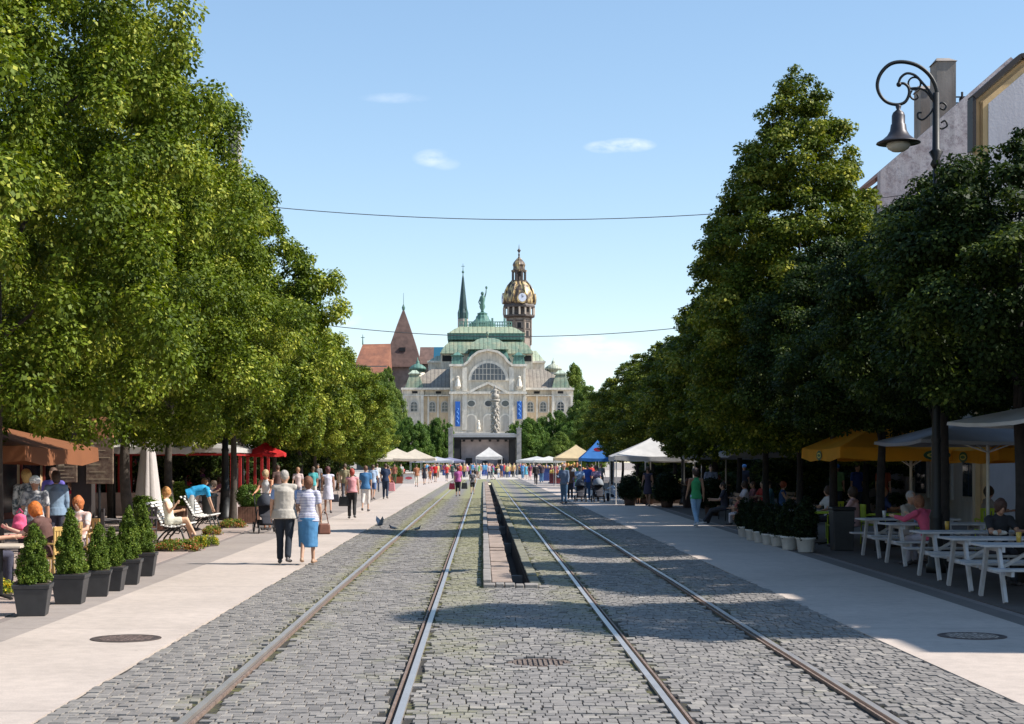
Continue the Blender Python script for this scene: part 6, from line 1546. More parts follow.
# --- wooden box planter with round bush + others
def box_planter(lb, x, y, w_=.55, hb=.5, hr=.42, seed=240, boxm=None, rz=0):
    t = thing('box_planter', lb, 'planter', (x, y, .028), R(rz), 'box planters on the left pavement')
    m = MB()
    for k in range(8):
        xx = -w_/2 + w_*(k+.5)/8
        m.box(xx-w_/16+.004, xx+w_/16-.004, -w_/2, -w_/2+.02, .03, hb); m.box(xx-w_/16+.004, xx+w_/16-.004, w_/2-.02, w_/2, .03, hb)
        m.box(-w_/2, -w_/2+.02, xx-w_/16+.024, xx+w_/16-.024, .03, hb); m.box(w_/2-.02, w_/2, xx-w_/16+.024, xx+w_/16-.024, .03, hb)
    m.box(-w_/2+.021,w_/2-.021,-w_/2+.021,w_/2-.021,.03,hb-.04); obj('box', m, boxm or M((.20,.10,.065), .7, 0, .3, 6, .3, name='planter_wood'), t)
    b_ = leafobj('bush', shrub_mesh('round_bush', seed, hr*2, hr, 'ball', 12000, .045, m_thuja if seed % 2 else m_round, clr=.1, lob=.06, inner=.3, up=.35, flat=1.0), t); b_.location = (0,0,hb-.06)
    return t
x_, y_ = gp(247.5, 525); box_planter('brown slatted box planter with round green bush left of the pushchair', x_, y_+.3, .6, .52, .36)
box_planter('box planter with bush behind the menu boards', -8.2, 38.6, .5, .45, .33, 241)
box_planter('box planter with leafy bush left of the litter bin', -9.6, 50.3, .5, .5, .4, 243)
box_planter('box planter with bush at the foot of the folded parasol', -8.9, 43.5, .5, .45, .38, 245)
x_, y_ = gp(396, 484); box_planter('terracotta red box planter under the cream parasols', x_, y_, 1.1, .6, .5, 247, M((.36,.09,.05), .7, name='red_box'))

# --- benches
def bench(lb, x, y, rz, L_=1.7):
    """seat faces local +x, length along y"""
    t = thing('park_bench', lb, 'bench', (x, y, .028), R(rz), 'white slatted benches on the left')
    sm = MB(); bm_ = MB()
    for k in range(6):
        a = k/5; xx = -.22 + .46*a; zz = .43 - .05*math.sin(a*PI)*.8 + (.01 if k == 5 else 0); sm.cbox((xx, 0, zz), (.065, L_, .028))
    for k in range(7):
        a = k/6; xx = -.25 - .26*a**1.1 - (.05 if k == 6 else 0); zz = .50 + .44*a - (.02 if k == 6 else 0); bm_.cbox((xx, 0, zz), (.028, L_, .062), rot=Matrix.Rotation(R(-28-12*(a > .9)), 3, 'Y'))
    obj('seat', sm, m_white, t, bevel=.006); obj('backrest', bm_, m_white, t, bevel=.006)
    for yy in (-L_*.42, 0, L_*.42):
        m = MB(); m.tube([(.30,yy,0),(.26,yy,.12),(.20,yy,.3),(.12,yy,.38),(-.15,yy,.36),(-.26,yy,.44),(-.42,yy,.70),(-.52,yy,.92)], .022, 6); m.tube([(-.36,yy,0),(-.33,yy,.1),(-.2,yy,.25),(-.05,yy,.35)], .022, 6); m.tube([(.30,yy,.0),(.36,yy,.01)], .02, 6); m.tube([(-.36,yy,0),(-.42,yy,.01)], .02, 6); m.tube([(.1,yy,.34),(0,yy,.2),(-.12,yy,.22),(-.1,yy,.3)], .014, 6)
        obj('leg', m, m_iron, t, smooth=True)
    return t
bench('first white bench with the blonde girl sitting on its near end', -7.1, 37.3, 0)
bench('second white bench under the bending man in turquoise', -7.6, 43.9, 0, 1.5)
# --- flower beds
m_fl = leaf_mat('flower_leaves', (.05,.10,.02), (.16,.22,.03), (.55,.10,.08), .2); m_fl2 = leaf_mat('yellow_flower_leaves', (.05,.10,.02), (.18,.24,.03), (.75,.50,.03), .2)
fb_m = [shrub_mesh('flowers', 260+i, .22, .48, 'dome', 5000, .04, (m_fl, m_fl2)[i], clr=.1, lob=.15, tipchance=1.2, flat=.8) for i in range(2)]
for i, (lb, x, y, sx_, sy_) in enumerate((('flower bed with reddish blooms in front of the first bench', *gp(178,552), 1.0, .8), ('yellow green flower bed beside the first bench', *gp(205,547), .6, .8), ('flower bed at the foot of the lamp post on the left', *gp(232,528.5), .8, 1.0), ('small flower patch below the second bench', *gp(212,536), .5, .8), ('yellow flowers beside the thick trunk at the left edge', -7.1, 22.6, .9, .9))):
    t = thing('flower_bed', lb, 'flower bed', (x, y, .03), 0, 'flower beds along the left pavement'); o = leafobj('flowers', fb_m[1 if 'yellow' in lb else 0], t); o.scale = (sx_, sy_, 1)
    m = MB(); m.lathe([(.5,-.01),(.46,.03),(.1,.05)], n=20, sx=sx_, sy=sy_); obj('soil', m, m_soil, t)
# --- litter bin and pushchairs
x_, y_ = gp(209.5, 521); t = thing('litter_bin', 'round grey litter bin behind the second bench', 'bin', (x_, y_, .028))
m = MB(); m.lathe([(.20,0),(.22,.05),(.25,.72),(.25,.76)], n=20); obj('bin_body', m, M((.14,.16,.16), .6, .2, name='grey_metal'), t, smooth=True)
m = MB(); m.lathe([(.28,.76),(.29,.80),(.22,.86),(.08,.88)], n=20); obj('lid', m, M((.16,.18,.18), .6, .2, name='grey_metal_lid'), t, smooth=True)
def pushchair(lb, x, y, rz, hood, scl=1.0):
    """child faces local +x"""
    t = thing('pushchair', lb, 'pushchair', (x, y, .028), R(rz), 'pushchairs'); t.scale = (scl,)*3
    m = MB()
    for s_ in (-.24, .24):
        m.tube([(-.52,s_,1.02),(-.40,s_,.85),(.0,s_,.42),(.36,s_,.14)], .014, 6); m.tube([(-.34,s_,.14),(.0,s_,.42),(.22,s_,.62)], .014, 6)
    m.tube([(-.52,-.24,1.02),(-.55,0,1.03),(-.52,.24,1.02)], .017, 6); m.tube([(-.34,-.24,.14),(-.34,.24,.14)], .012, 6); m.tube([(.36,-.2,.14),(.36,.2,.14)], .012, 6)
    obj('frame', m, m_iron, t, smooth=True)
    for xx, s_, r_ in ((-.34,-.27,.145),(-.34,.27,.145),(.38,-.22,.115),(.38,.22,.115)):
        m = MB(); pts = [(xx + r_*.88*math.cos(2*PI*k/20), s_, r_*1.0 + r_*.88*math.sin(2*PI*k/20)) for k in range(21)]; m.tube(pts, r_*.13, 6, cap=False); w_ = obj('wheel', m, m_pot, t, smooth=True)
        m = MB()
        for k in range(5): a = 2*PI*k/5; m.bar((xx, s_, r_), (xx+r_*.8*math.cos(a), s_, r_+r_*.8*math.sin(a)), .014)
        m.tube([(xx, s_-.02, r_), (xx, s_+.02, r_)], .022, 8); obj('spokes', m, M((.4,.4,.42), .4, .5, name='hub'), w_)
    m = MB(); m.caps((.02,0,.46),(.2,.05),(.28,0,.44),(.19,.05),side=(0,1,0)); m.caps((-.02,0,.48),(.2,.05),(-.2,0,.88),(.19,.05),side=(0,1,0)); m.caps((.3,0,.42),(.17,.03),(.42,0,.26),(.15,.03),side=(0,1,0)); remeshed('seat', m, fabric((.03,.03,.04)), t, .02)
    m = MB(); pts = []
    vs = []; n_ = 8
    for i in range(n_+1):
        a = R(100 - 95*i/n_)
        for j in range(9):
            b_ = PI*j/8; vs.append((-.12+.34*math.cos(a)*math.sin(b_)*1.0, .23*math.cos(b_), .70+.34*math.sin(a)*math.sin(b_)))
    m.add(vs, [(i*9+j, i*9+j+1, (i+1)*9+j+1, (i+1)*9+j) for i in range(n_) for j in range(8)]); o = obj('hood', m, fabric(hood), t, smooth=True); sd_ = o.modifiers.new('thick', 'SOLIDIFY'); sd_.thickness = .012
    m = MB(); m.box(-.22,.2,-.18,.18,.2,.24); m.box(-.24,-.2,-.18,.18,.2,.34); m.box(.18,.22,-.18,.18,.2,.34); obj('basket', m, fabric((.02,.02,.025)), t)
    return t
pushchair('black pushchair in front of the woman in white tank top', -5.75, 42.3, -75, (.03,.035,.05))
x_, y_ = gp(580, 502.5); pushchair('dark pushchair pushed by the woman in pale blue top', x_, y_-.35, -92, (.03,.04,.06), 1.05)
x_, y_ = gp(597, 502.5); pushchair('pushchair with grey hood pushed by the woman in lilac top', x_+.05, y_-.35, -88, (.22,.24,.27), 1.1)

# --- picnic tables
def picnic(lb, x, y, rz=0, Lx=1.9):
    t = thing('picnic_table', lb, 'picnic table', (x, y, .028), R(rz), 'white wooden picnic tables on the right')
    m = MB()
    for k in range(5): m.cbox((Lx/2, -.30+.15*k, .745), (Lx, .138, .032))
    obj('table_top', m, m_wgrey, t, bevel=.004)
    for s_ in (-1, 1):
        m = MB(); m.cbox((Lx/2, s_*.60, .445), (Lx, .125, .034)); m.cbox((Lx/2, s_*.735, .445), (Lx, .125, .034)); obj('seat', m, m_wgrey, t, bevel=.004)
    for xx in (.22, Lx-.22):
        for s_ in (-1, 1):
            m = MB(); m.bar((xx, s_*.27, .73), (xx, s_*.60, .0), .045, .095); obj('leg', m, m_wgrey, t)
        m = MB(); m.box(xx+.024, xx+.064, -.78, .78, .36, .428); m.box(xx+.024, xx+.064, -.36, .36, .66, .728); obj('cross_beam', m, m_wgrey, t)
        m = MB(); m.bar((xx + (.06 if xx < 1 else -.06), 0, .40), (Lx/2 + (-.12 if xx < 1 else .12), 0, .725), .06, .045); obj('brace', m, m_wgrey, t)
    return t
for i, (x, y, rz, lb) in enumerate(((6.87,22.15,-2,'nearest picnic table, at the right edge of the picture'),(6.97,24.0,-1,'second nearest picnic table'),(7.12,26.15,0,'middle picnic table of the front row'),(7.45,29.5,2,'second farthest picnic table of the front row, with two sitters'),(7.58,31.9,2,'farthest picnic table of the front row'),(9.6,29.3,0,'picnic table farther back from the path, right of the two sitters'),(9.7,26.2,0,'back picnic table behind the middle one at the right edge'))):
    picnic(lb, x-.15, y-.36, R(0)+rz)
t = thing('cloth_bundle', 'crumpled red cloth lying on the nearest picnic tables', 'cloth', (7.0+1.35, 22.6, .79)); m = MB(); m.caps((0,0,.03),(.06,.04),(.22,.05,.03),(.07,.045)); m.ell((.1,.05,.06),(.09,.07,.05),8,6); remeshed('cloth', m, fabric((.5,.02,.03)), t, .015, .03)
t = thing('white_bag', 'small white bag lying on the second nearest picnic table', 'bag', (7.75, 24.2, .79)); m = MB(); m.caps((0,0,.04),(.06,.04),(.14,0,.04),(.07,.04)); remeshed('bag_body', m, fabric((.6,.56,.5)), t, .015, .03)
t = thing('drink_can', 'pale blue drink can standing on the second farthest picnic table', 'can', (7.95, 29.4, .79)); m = MB(); m.lathe([(.026,0),(.033,.008),(.033,.11),(.027,.12)], n=14); obj('can_body', m, M((.3,.45,.65), .3, .6, name='can'), t, smooth=True)

# --- parasols
def parasol(lb, x, y, half, z_edge, z_top, mat, valance=.22, rz=0, n=4, pole=m_iron, name='parasol', group='parasols and tents', logo=None, vmat=None, zfoot=0.0, cat='parasol', legs=False, sag=.12):
    t = thing(name, lb, cat, (x, y, .028), R(rz), group)
    m = MB(); NN = 8; rings = []
    def corner(k, f):
        a = 2*PI*(k+.5)/n; r_ = half/math.cos(PI/n); return Vector((math.cos(a)*r_*f, math.sin(a)*r_*f, 0))
    for i in range(NN+1):
        f = i/NN; ring = []
        for k in range(n):
            a, b_ = corner(k, f), corner((k+1) % n, f)
            for j in range(4):
                p = a.lerp(b_, j/4); dz = -sag*f*math.sin(PI*j/4)*.45
                z = z_top - (z_top-z_edge)*(f**.88) + dz; ring.append((p.x, p.y, z))
        rings.append(ring)
    vs = [p for r_ in rings for p in r_]; q = n*4
    fs = [(i*q+j, i*q+(j+1) % q, (i+1)*q+(j+1) % q, (i+1)*q+j) for i in range(NN) for j in range(q)]
    m.add(vs, fs); co_ = obj('canopy', m, mat, t, smooth=False); sd_ = co_.modifiers.new('thick', 'SOLIDIFY'); sd_.thickness = .012
    m = MB(); last = rings[-1]; vs = []
    for j, p in enumerate(last): vs += [(p[0]*1.006, p[1]*1.006, p[2]+.01), (p[0]*1.012, p[1]*1.012, p[2]-valance*(1.0 if j % 2 else .82))]
    m.add(vs, [(2*j, 2*j+1, 2*((j+1) % q)+1, 2*((j+1) % q)) for j in range(q)]); vo_ = obj('valance', m, vmat or mat, t); sd_ = vo_.modifiers.new('thick', 'SOLIDIFY'); sd_.thickness = .008
    if logo:
        for k in range(n):
            a, b_ = corner(k, 1.0), corner((k+1) % n, 1.0); c_ = (a+b_)*.5; u_ = (b_-a).normalized(); nn_ = c_.normalized()
            for w2, h2, col, off in logo:
                mm = MB(); zc = z_edge - valance*.5 - sag*.3; mm.add([c_*1.012 + nn_*off + u_*(w2*math.cos(2*PI*g_/20)) + Vector((0,0,zc + h2*math.sin(2*PI*g_/20))) for g_ in range(20)], [tuple(range(20))]); obj('emblem', mm, M(col, .6, name='emblem'), vo_)
    if legs:
        for k in range(n):
            a = corner(k, .97); m = MB(); m.bar((a.x, a.y, 0), (a.x, a.y, z_edge), .05); m.box(a.x-.07,a.x+.07,a.y-.07,a.y+.07,0,.012); obj('leg', m, m_white, t)
        m = MB()
        for k in range(n):
            a, b_ = corner(k, .97), corner((k+1) % n, .97); m.bar((a.x,a.y,z_edge-.06), (b_.x,b_.y,z_edge-.06), .03); m.bar((a.x,a.y,z_edge-.03),(0,0,z_top-.08), .03)
        obj('frame', m, m_white, t)
    else:
        m = MB(); m.tube([(0,0,0),(0,0,z_top+.08)], .035, 8); m.ell((0,0,z_top+.08),(.05,.05,.06),8,6); obj('pole', m, pole, t, smooth=True)
        m = MB()
        for k in range(n): a = corner(k, .96); m.bar((0,0,z_top-.06), (a.x,a.y,z_edge-.02), .025); m.bar((0,0,z_top-(z_top-z_edge)*1.4), tuple((a*.55)[:2])+(z_top-(z_top-z_edge)*.55-.05,), .02)
        obj('ribs', m, pole, t)
        m = MB(); m.box(-.32,.32,-.32,.32,0,.07); obj('base', m, M((.25,.24,.23), .8, name='concrete_base'), t, bevel=.01)
    return t
green_logo = [(.30,.115,(.012,.07,.02),.012), (.22,.06,(.60,.50,.08),.016), (.17,.035,(.012,.09,.02),.02)]
parasol('large amber yellow parasol with green ovals, left one, over the shaded guests', 9.95, 37.2, 2.1, 2.2, 3.3, m_cyel, .28, logo=green_logo, pole=m_white)
parasol('second amber yellow parasol with green ovals, behind the grey parasol', 12.6, 34.2, 2.3, 2.15, 3.2, m_cyel, .28, logo=green_logo, pole=m_white)
parasol('grey white parasol overlapping the yellow ones, above the two picnic sitters', 9.75, 30.9, 1.75, 2.28, 2.85, m_cgrey, .06, pole=m_white)
parasol('white parasol entering from the right edge over the nearest picnic tables', 9.1, 24.2, 1.5, 2.5, 2.9, m_cwhite, .05, pole=m_white, rz=8)
parasol('small pale parasol deep in the shade right of the big white tent', ax(726,62), 62, 1.5, 2.15, 2.6, m_cgrey, .15, pole=m_white)
parasol('pale parasol behind the white flower pots in deep shade', ax(765,52), 52, 1.3, 2.2, 2.6, m_cgrey, .15, pole=m_white)
parasol('left one of the two wide cream parasols near the end of the left path', ax(397,150), 150, 2.5, 2.15, 3.15, m_ccream, .2)
parasol('right one of the two wide cream parasols, with a small red mark', ax(415,146), 146, 1.9, 2.2, 3.05, m_ccream, .2, logo=None)
t_red = parasol('small red parasol at the edge of the left cafe', -8.15, 60.0, .72, 2.2, 2.62, m_cred, .1, n=6)
parasol('orange brown cafe parasol with scalloped edge and pale writing at the far left', -9.75, 29.3, 2.1, 2.14, 2.75, m_cor, .3, rz=-3)
parasol('white parasol roof behind the folded parasol on the left', -11.4, 49.5, 2.0, 2.35, 2.95, m_cwhite, .2)
# pale squiggle of script on the valance of the orange parasol
ob = [o for o in bpy.data.objects if o.name.startswith('parasol') and 'orange brown' in o.get('label', '')][0]
m = MB(); pts = []
for k in range(90):
    a = k/89; pts.append((-1.35+2.0*a + .05*math.sin(a*95), -2.135, 1.98 + .055*math.sin(a*47) + .03*math.sin(a*88+1)))
m.tube(pts, .011, 5); vo_ = [c for c in kids(ob) if c.name.startswith('valance')][0]; obj('script', m, M((.62,.42,.30), .7, name='pale_print'), vo_)
# folded parasol
t = thing('folded_parasol', 'tall folded off white parasol standing beside the thin linden trunk', 'parasol', (ax(148,40), 40.0, .028), 0, None)
m = MB(); vs = []; q = 24; prf = [(.07,2.75),(.10,2.5),(.15,2.1),(.20,1.6),(.26,1.0),(.31,.6),(.34,.42),(.25,.42)]
for r_, z in prf:
    for j in range(q): rr2 = r_*(1 + .26*math.cos(j*PI*2/3.0)); vs.append((rr2*math.cos(2*PI*j/q), rr2*math.sin(2*PI*j/q), z))
m.add(vs, [(i*q+j, i*q+(j+1) % q, (i+1)*q+(j+1) % q, (i+1)*q+j) for i in range(len(prf)-1) for j in range(q)]); obj('canopy', m, canopy_mat((.55,.50,.48), .1), t, smooth=True)
m = MB(); m.tube([(0,0,0),(0,0,2.9)], .03, 8); obj('pole', m, m_wood, t); m = MB(); m.box(-.3,.3,-.3,.3,0,.07); obj('base', m, M((.25,.24,.23), .8, name='concrete_base'), t)
# --- market tents
def tent(lb, x, y, half, ze, zt, mat, **k): return parasol(lb, x, y, half, ze, zt, mat, k.pop('val', .22), name='market_tent', cat='tent', group='market tents', legs=True, **k)
tent('big white market tent with white legs on the right', 7.55, 72, 1.75, 2.15, 2.95, m_cwhite)
tent('white canopy joined to the right end of the big white market tent', ax(673,74), 74, 1.2, 2.1, 2.5, m_cwhite)
bt = tent('bright blue market tent with a red oval', ax(597.5,112), 112, 1.25, 2.15, 3.4, m_cblue)
m = MB(); m.add([(.33*math.cos(2*PI*g_/20), -.62 - .0 + .012*0, 2.72 + .14*math.sin(2*PI*g_/20)) for g_ in range(20)], [tuple(range(20))]); eo = obj('emblem', m, M((.6,.03,.06), .6, name='red_oval'), bt)
eo.location = (0,-.14,.02); 
tent('pale yellow and white market tent left of the blue one', ax(576,128), 128, 1.75, 2.2, 3.25, canopy_mat((.70,.56,.34), .3))
tent('white peaked gazebo standing alone before the concert stage', ax(489,255), 255, 2.1, 2.75, 4.25, m_cwhite, val=.5)
for i, (px, Y_, hf, c_, lb) in enumerate(((437,220,2.2,(.55,.56,.60),'low white tent at the left foot of the stage'),(450,250,2.3,(.30,.30,.42),'lavender grey tent beside the left stage tower'),(537,205,2.6,(.60,.60,.58),'long white tent right of the stage, left part'),(549,200,2.0,(.70,.69,.64),'bright white tent right of the stage, right part'),(425,240,2.2,(.5,.5,.55),'white tent behind the cream parasols'))):
    tent(lb, ax(px, Y_), Y_, hf, 2.1, 2.6 if hf < 3 else 2.7, canopy_mat(c_, .3), val=.3)
# stalls: counters under the tents
def stall(lb, x, y, w_, d_, h_, mat, rz=0, goods=None, seed=1, sign=None):
    t = thing('stall_counter', lb, 'stall', (x, y, .02), R(rz), 'stall counters'); rg = random.Random(seed)
    m = MB(); m.box(-w_/2,w_/2,-d_/2,d_/2,0,h_-.04); obj('counter', m, mat, t); m = MB(); m.box(-w_/2-.05,w_/2+.05,-d_/2-.05,d_/2+.05,h_-.04,h_); obj('counter_top', m, m_wood, t)
    if sign: m = MB(); m.add([(w_*.32*math.cos(2*PI*k/16), -d_/2-.01, h_*.55+.12*math.sin(2*PI*k/16)) for k in range(16)], [tuple(range(16))]); obj('sign', m, M(sign, .6, name='stall_sign'), t)
    if goods:
        for k in range(7):
            m = MB(); xx = -w_/2 + w_*(k+.5)/7; hh = rg.uniform(.12,.4); m.lathe([(.08,h_),(.11,h_+hh*.6),(.06,h_+hh)], (xx, rg.uniform(-.1,.1)), 8); obj('goods', m, M(rg.choice(goods), .6, name='goods'), t)
stall('white stall counter with red mark under the right cream parasol', ax(409,138), 138, .95, .7, .9, m_white, sign=(.6,.1,.12))
stall('wooden counter crowded with goods under the left cream parasol', ax(396,158), 158, 1.8, .8, .9, m_wood, goods=[(.5,.3,.1),(.2,.4,.1),(.6,.1,.1)], seed=3)
stall('blue stall counter before the long white tent', ax(549,158), 158, 1.9, .8, 1.3, M((.03,.06,.22), .7, name='blue_cloth'), goods=[(.5,.3,.1),(.6,.5,.3)], seed=4)
stall('dark red stall counter in the shade before the pale yellow tent', ax(558,140), 140, 1.5, .8, .9, M((.25,.05,.05), .7, name='red_cloth'), goods=[(.5,.2,.1),(.2,.4,.1),(.6,.5,.1)], seed=5)
stall('green backed stall under the pale yellow tent', ax(571,124), 124, 1.6, .8, 1.5, M((.03,.20,.08), .7, name='green_cloth'), goods=[(.5,.2,.1),(.7,.4,.1)], seed=6)
stall('orange fronted stall under the blue tent', ax(590,114), 114, 1.2, .7, 1.3, M((.45,.18,.05), .7, name='orange_cloth'), goods=[(.5,.2,.1),(.7,.4,.1)], seed=7)
stall('dark wooden stall under the big white tent', 8.0, 72.5, 2.2, .8, .95, M((.06,.035,.025), .8, name='dark_wood'), goods=[(.16,.05,.03),(.1,.14,.04)], seed=8)
stall('dark stall right of the big white tent', 9.2, 66, 1.8, .8, .95, M((.05,.03,.025), .8, name='dark_wood2'), goods=[(.16,.05,.03),(.1,.05,.04)], seed=9)
# crowd barrier before the stage
t = thing('crowd_barrier', 'black barrier with yellow top rail running before the stage', 'barrier', (ax(497,236), 236, 0)); m = MB(); wv = 5.2
m.box(-wv, wv, 0, .08, .05, 1.05); obj('panel', m, m_blk, t); m = MB(); m.box(-wv, wv, -.02, .1, 1.06, 1.16); obj('top_rail', m, M((.65,.45,.08), .6, name='yellow_rail'), t)
# --- lamp posts with swan neck
def spiral(c, r0, r1, a0, a1, n=26):
    return [(c[0] + (r0+(r1-r0)*k/n)*math.cos(R(a0+(a1-a0)*k/n)), 0, c[1] + (r0+(r1-r0)*k/n)*math.sin(R(a0+(a1-a0)*k/n))) for k in range(n+1)]
def lamp_post(lb, x, y, top, rz=0, group='swan neck street lamps', s=1.0):
    """the arm reaches towards local -x"""
    t = thing('street_lamp', lb, 'street lamp', (x, y, .028), R(rz), group)
    zt = top - .55
    m = MB(); m.lathe([(.17,0),(.17,.12),(.135,.16),(.13,.5),(.115,.55),(.105,.9),(.12,.95),(.085,1.05),(.075,2.2),(.09,2.25),(.07,2.32),(.055,zt-2.2),(.05,zt-1.25)], n=16); m.lathe([(.055,zt-1.27),(.10,zt-1.2),(.06,zt-1.12),(.12,zt-1.0),(.065,zt-.95),(.055,zt)], n=14); obj('post', m, m_iron, t, smooth=True)
    # proportions read from the photograph: 0.01725 m per px at the lamp
    k_ = .0170
    def Q(px, py): return ((px-936)*k_, top + (62-py)*k_)
    m = MB()
    big = [Q(936,106), Q(937,95), Q(934,84), Q(927,74), Q(916,66.5), Q(902,63.5), Q(890,66), Q(881,75), Q(877.5,86), Q(880,96), Q(887,103.5), Q(897,106), Q(905,103.5), Q(909,96), Q(908.5,89), Q(904,85), Q(899,85.5)]
    def sm_(pts, n=5):
        out = []
        for i in range(len(pts)-1):
            p0 = pts[max(0,i-1)]; p1 = pts[i]; p2 = pts[i+1]; p3 = pts[min(len(pts)-1,i+2)]
            for j in range(n):
                t_ = j/n; out.append(tuple(.5*((2*p1[c]) + (-p0[c]+p2[c])*t_ + (2*p0[c]-5*p1[c]+4*p2[c]-p3[c])*t_**2 + (-p0[c]+3*p1[c]-3*p2[c]+p3[c])*t_**3) for c in (0,1)))
        return out + [pts[-1]]
    b3 = [(p[0],0,p[1]) for p in sm_(big)]; m.tube(b3, [.038-.016*i/len(b3) for i in range(len(b3))], 8)
    inn = [Q(934,104), Q(930,94), Q(922,84), Q(915,77), Q(907,75), Q(901,79), Q(898.5,85)]
    m.tube([(p[0],0,p[1]) for p in sm_(inn)], .022, 7)
    m.tube([(Q(914.5,85)[0]+6.2*k_*math.cos(2*PI*q/20), 0, Q(914.5,85)[1]+6.2*k_*math.sin(2*PI*q/20)) for q in range(21)], .017, 6, cap=False)
    for pts in ([Q(934,108),Q(930,115),Q(923,121),Q(918,119),Q(918,114.5),Q(921.5,114)], [Q(912,92),Q(910,97),Q(914,101),Q(918,99),Q(917,95.5)], [Q(938,106),Q(942,104),Q(946,107),Q(944,111),Q(940,109.5)], [Q(938,128),Q(942,130),Q(947,127),Q(945,122),Q(941,124)], [Q(909,90),Q(918,89.5),Q(926,93),Q(932,101)]):
        m.tube([(p[0],0,p[1]) for p in sm_(pts)], .017, 6)
    m.ell((Q(899,86)[0],0,Q(899,86)[1]), (.045,.045,.045), 8, 6)
    obj('arm', m, m_iron, t, smooth=True)
    lx, _ = Q(898.5,106); zz = lambda py: Q(0,py)[1]
    m = MB(); m.lathe([(.03,zz(106)),(.05,zz(108)),(.03,zz(111)),(.09,zz(114)),(.11,zz(117)),(.11,zz(125)),(.125,zz(126)),(.14,zz(132)),(.19,zz(137)),(.27,zz(141)),(.36,zz(143.5)),(.37,zz(144.5)),(.20,zz(144))], (lx, 0), 24); ho = obj('lamp_shade', m, M((.05,.045,.05), .45, .4, .2, 5, .1, name='lamp_enamel'), t, smooth=True)
    m = MB(); m.lathe([(.19,zz(144.2)),(.2,zz(147)),(.17,zz(150)),(.10,zz(152.5)),(.02,zz(153))], (lx, 0), 20); obj('globe', m, M((.55,.52,.45), .25, 0, .1, 4, .05, name='frosted_glass'), ho, smooth=True)
    return t
lamp_post('tall black street lamp with scrolled swan neck, right, against the stained gable wall', 7.66, 27.05, az(62,27.05))
lamp_post('black street lamp on the left between benches and box planter, head hidden in leaves', -8.3, 51.5, 8.3, 180).scale = (1.45, 1.45, 1)
lamp_post('distant street lamp whose head shows between the right trees', ax(683,70), 70, az(345,70)+.1)
# --- cafe furniture, left
def table(lb, x, y, w_, mat, rz=0, h_=.74, round_=False, grp='cafe tables'):
    t = thing('cafe_table', lb, 'table', (x, y, .028), R(rz), grp); m = MB()
    if round_: m.lathe([(w_/2,h_-.03),(w_/2,h_)], n=28)
    else: m.box(-w_/2,w_/2,-w_/2,w_/2,h_-.03,h_)
    obj('table_top', m, mat, t, bevel=.005); m = MB(); m.tube([(0,0,.03),(0,0,h_-.03)], .03, 8); obj('column', m, m_iron, t)
    m = MB()
    for k in range(4): a = k*PI/2+.78; m.bar((0,0,.05),(math.cos(a)*w_*.4,math.sin(a)*w_*.4,.02), .04, .03)
    obj('foot', m, m_iron, t); return t
def chair(lb, x, y, rz, col, grp='cafe chairs', fr=None):
    """faces local +y"""
    t = thing('cafe_chair', lb, 'chair', (x, y, .028), R(rz), grp); cm_ = M(col, .6, 0, .2, 9, .3, name='chair_weave'); fm = fr or cm_
    m = MB(); m.box(-.22,.22,-.22,.22,.43,.46); obj('seat', m, cm_, t, bevel=.012)
    m = MB()
    for k in range(6): m.cbox((-.19+.076*k,-.245-.0,.68), (.05,.018,.36))
    m.cbox((0,-.25,.88), (.46,.025,.06)); m.cbox((0,-.25,.52), (.44,.022,.04)); obj('backrest', m, cm_, t)
    for sx_ in (-1,1):
        m = MB(); m.tube([(sx_*.2,.2,0),(sx_*.2,.2,.66)], .014, 6); obj('leg', m, fm, t); m = MB(); m.tube([(sx_*.2,-.26,0),(sx_*.21,-.24,.45),(sx_*.22,-.26,.9)], .014, 6); obj('leg', m, fm, t)
        m = MB(); m.tube([(sx_*.22,.2,.66),(sx_*.24,0,.68),(sx_*.22,-.25,.66)], .018, 6); obj('armrest', m, cm_, t)
    return t
m_tt = M((.60,.50,.40), .5, name='pale_table'); m_tcl = M((.66,.22,.20), .7, name='red_cloth_top')
table('pale cafe table cut by the left edge of the picture', -6.6, 21.9, .75, m_tt)
table('cafe table with red cloth between the two nearest seated women', -7.0, 24.6, .8, m_tcl)
table('cafe table by the woman in floral top', -7.2, 27.6, .75, m_tt)
table('small dark cafe table behind the fifth planter', -7.1, 33.0, .6, M((.07,.05,.05), .5, name='dark_top'))
table('round table under the red posts near the purple top woman', -10.2, 50.5, .8, m_tt, round_=True)
chair('yellowish wicker chair under the woman in brown top', -6.52, 23.9, 75, (.50,.32,.10)); chair('wicker chair under the floral top woman', -6.8, 27.05, 170, (.45,.28,.10)); chair('wicker chair under the pink top sitter', -7.42, 23.6, -60, (.42,.26,.10))
chair('empty wicker chair behind the third planter', -6.7, 25.6, 100, (.46,.30,.12)); chair('dark chair at the small dark table', -7.7, 33.3, -60, (.06,.05,.05)); chair('dark chair beyond the small dark table', -7.2, 34.0, 180, (.06,.05,.05))
t = thing('backpack', 'bright pink backpack standing on the red cafe table at the left edge', 'bag', (-7.05, 24.35, .79)); m = MB(); m.caps((0,0,.12),(.13,.09),(0,0,.26),(.10,.07)); m.caps((0,-.08,.1),(.08,.03),(0,-.08,.16),(.08,.03)); remeshed('bag_body', m, fabric((.70,.10,.22)), t, .015, .02); m = MB(); m.tube([(-.05,0,.34),(0,0,.40),(.05,0,.34)], .01, 6); obj('handle', m, fabric((.5,.05,.15)), t)
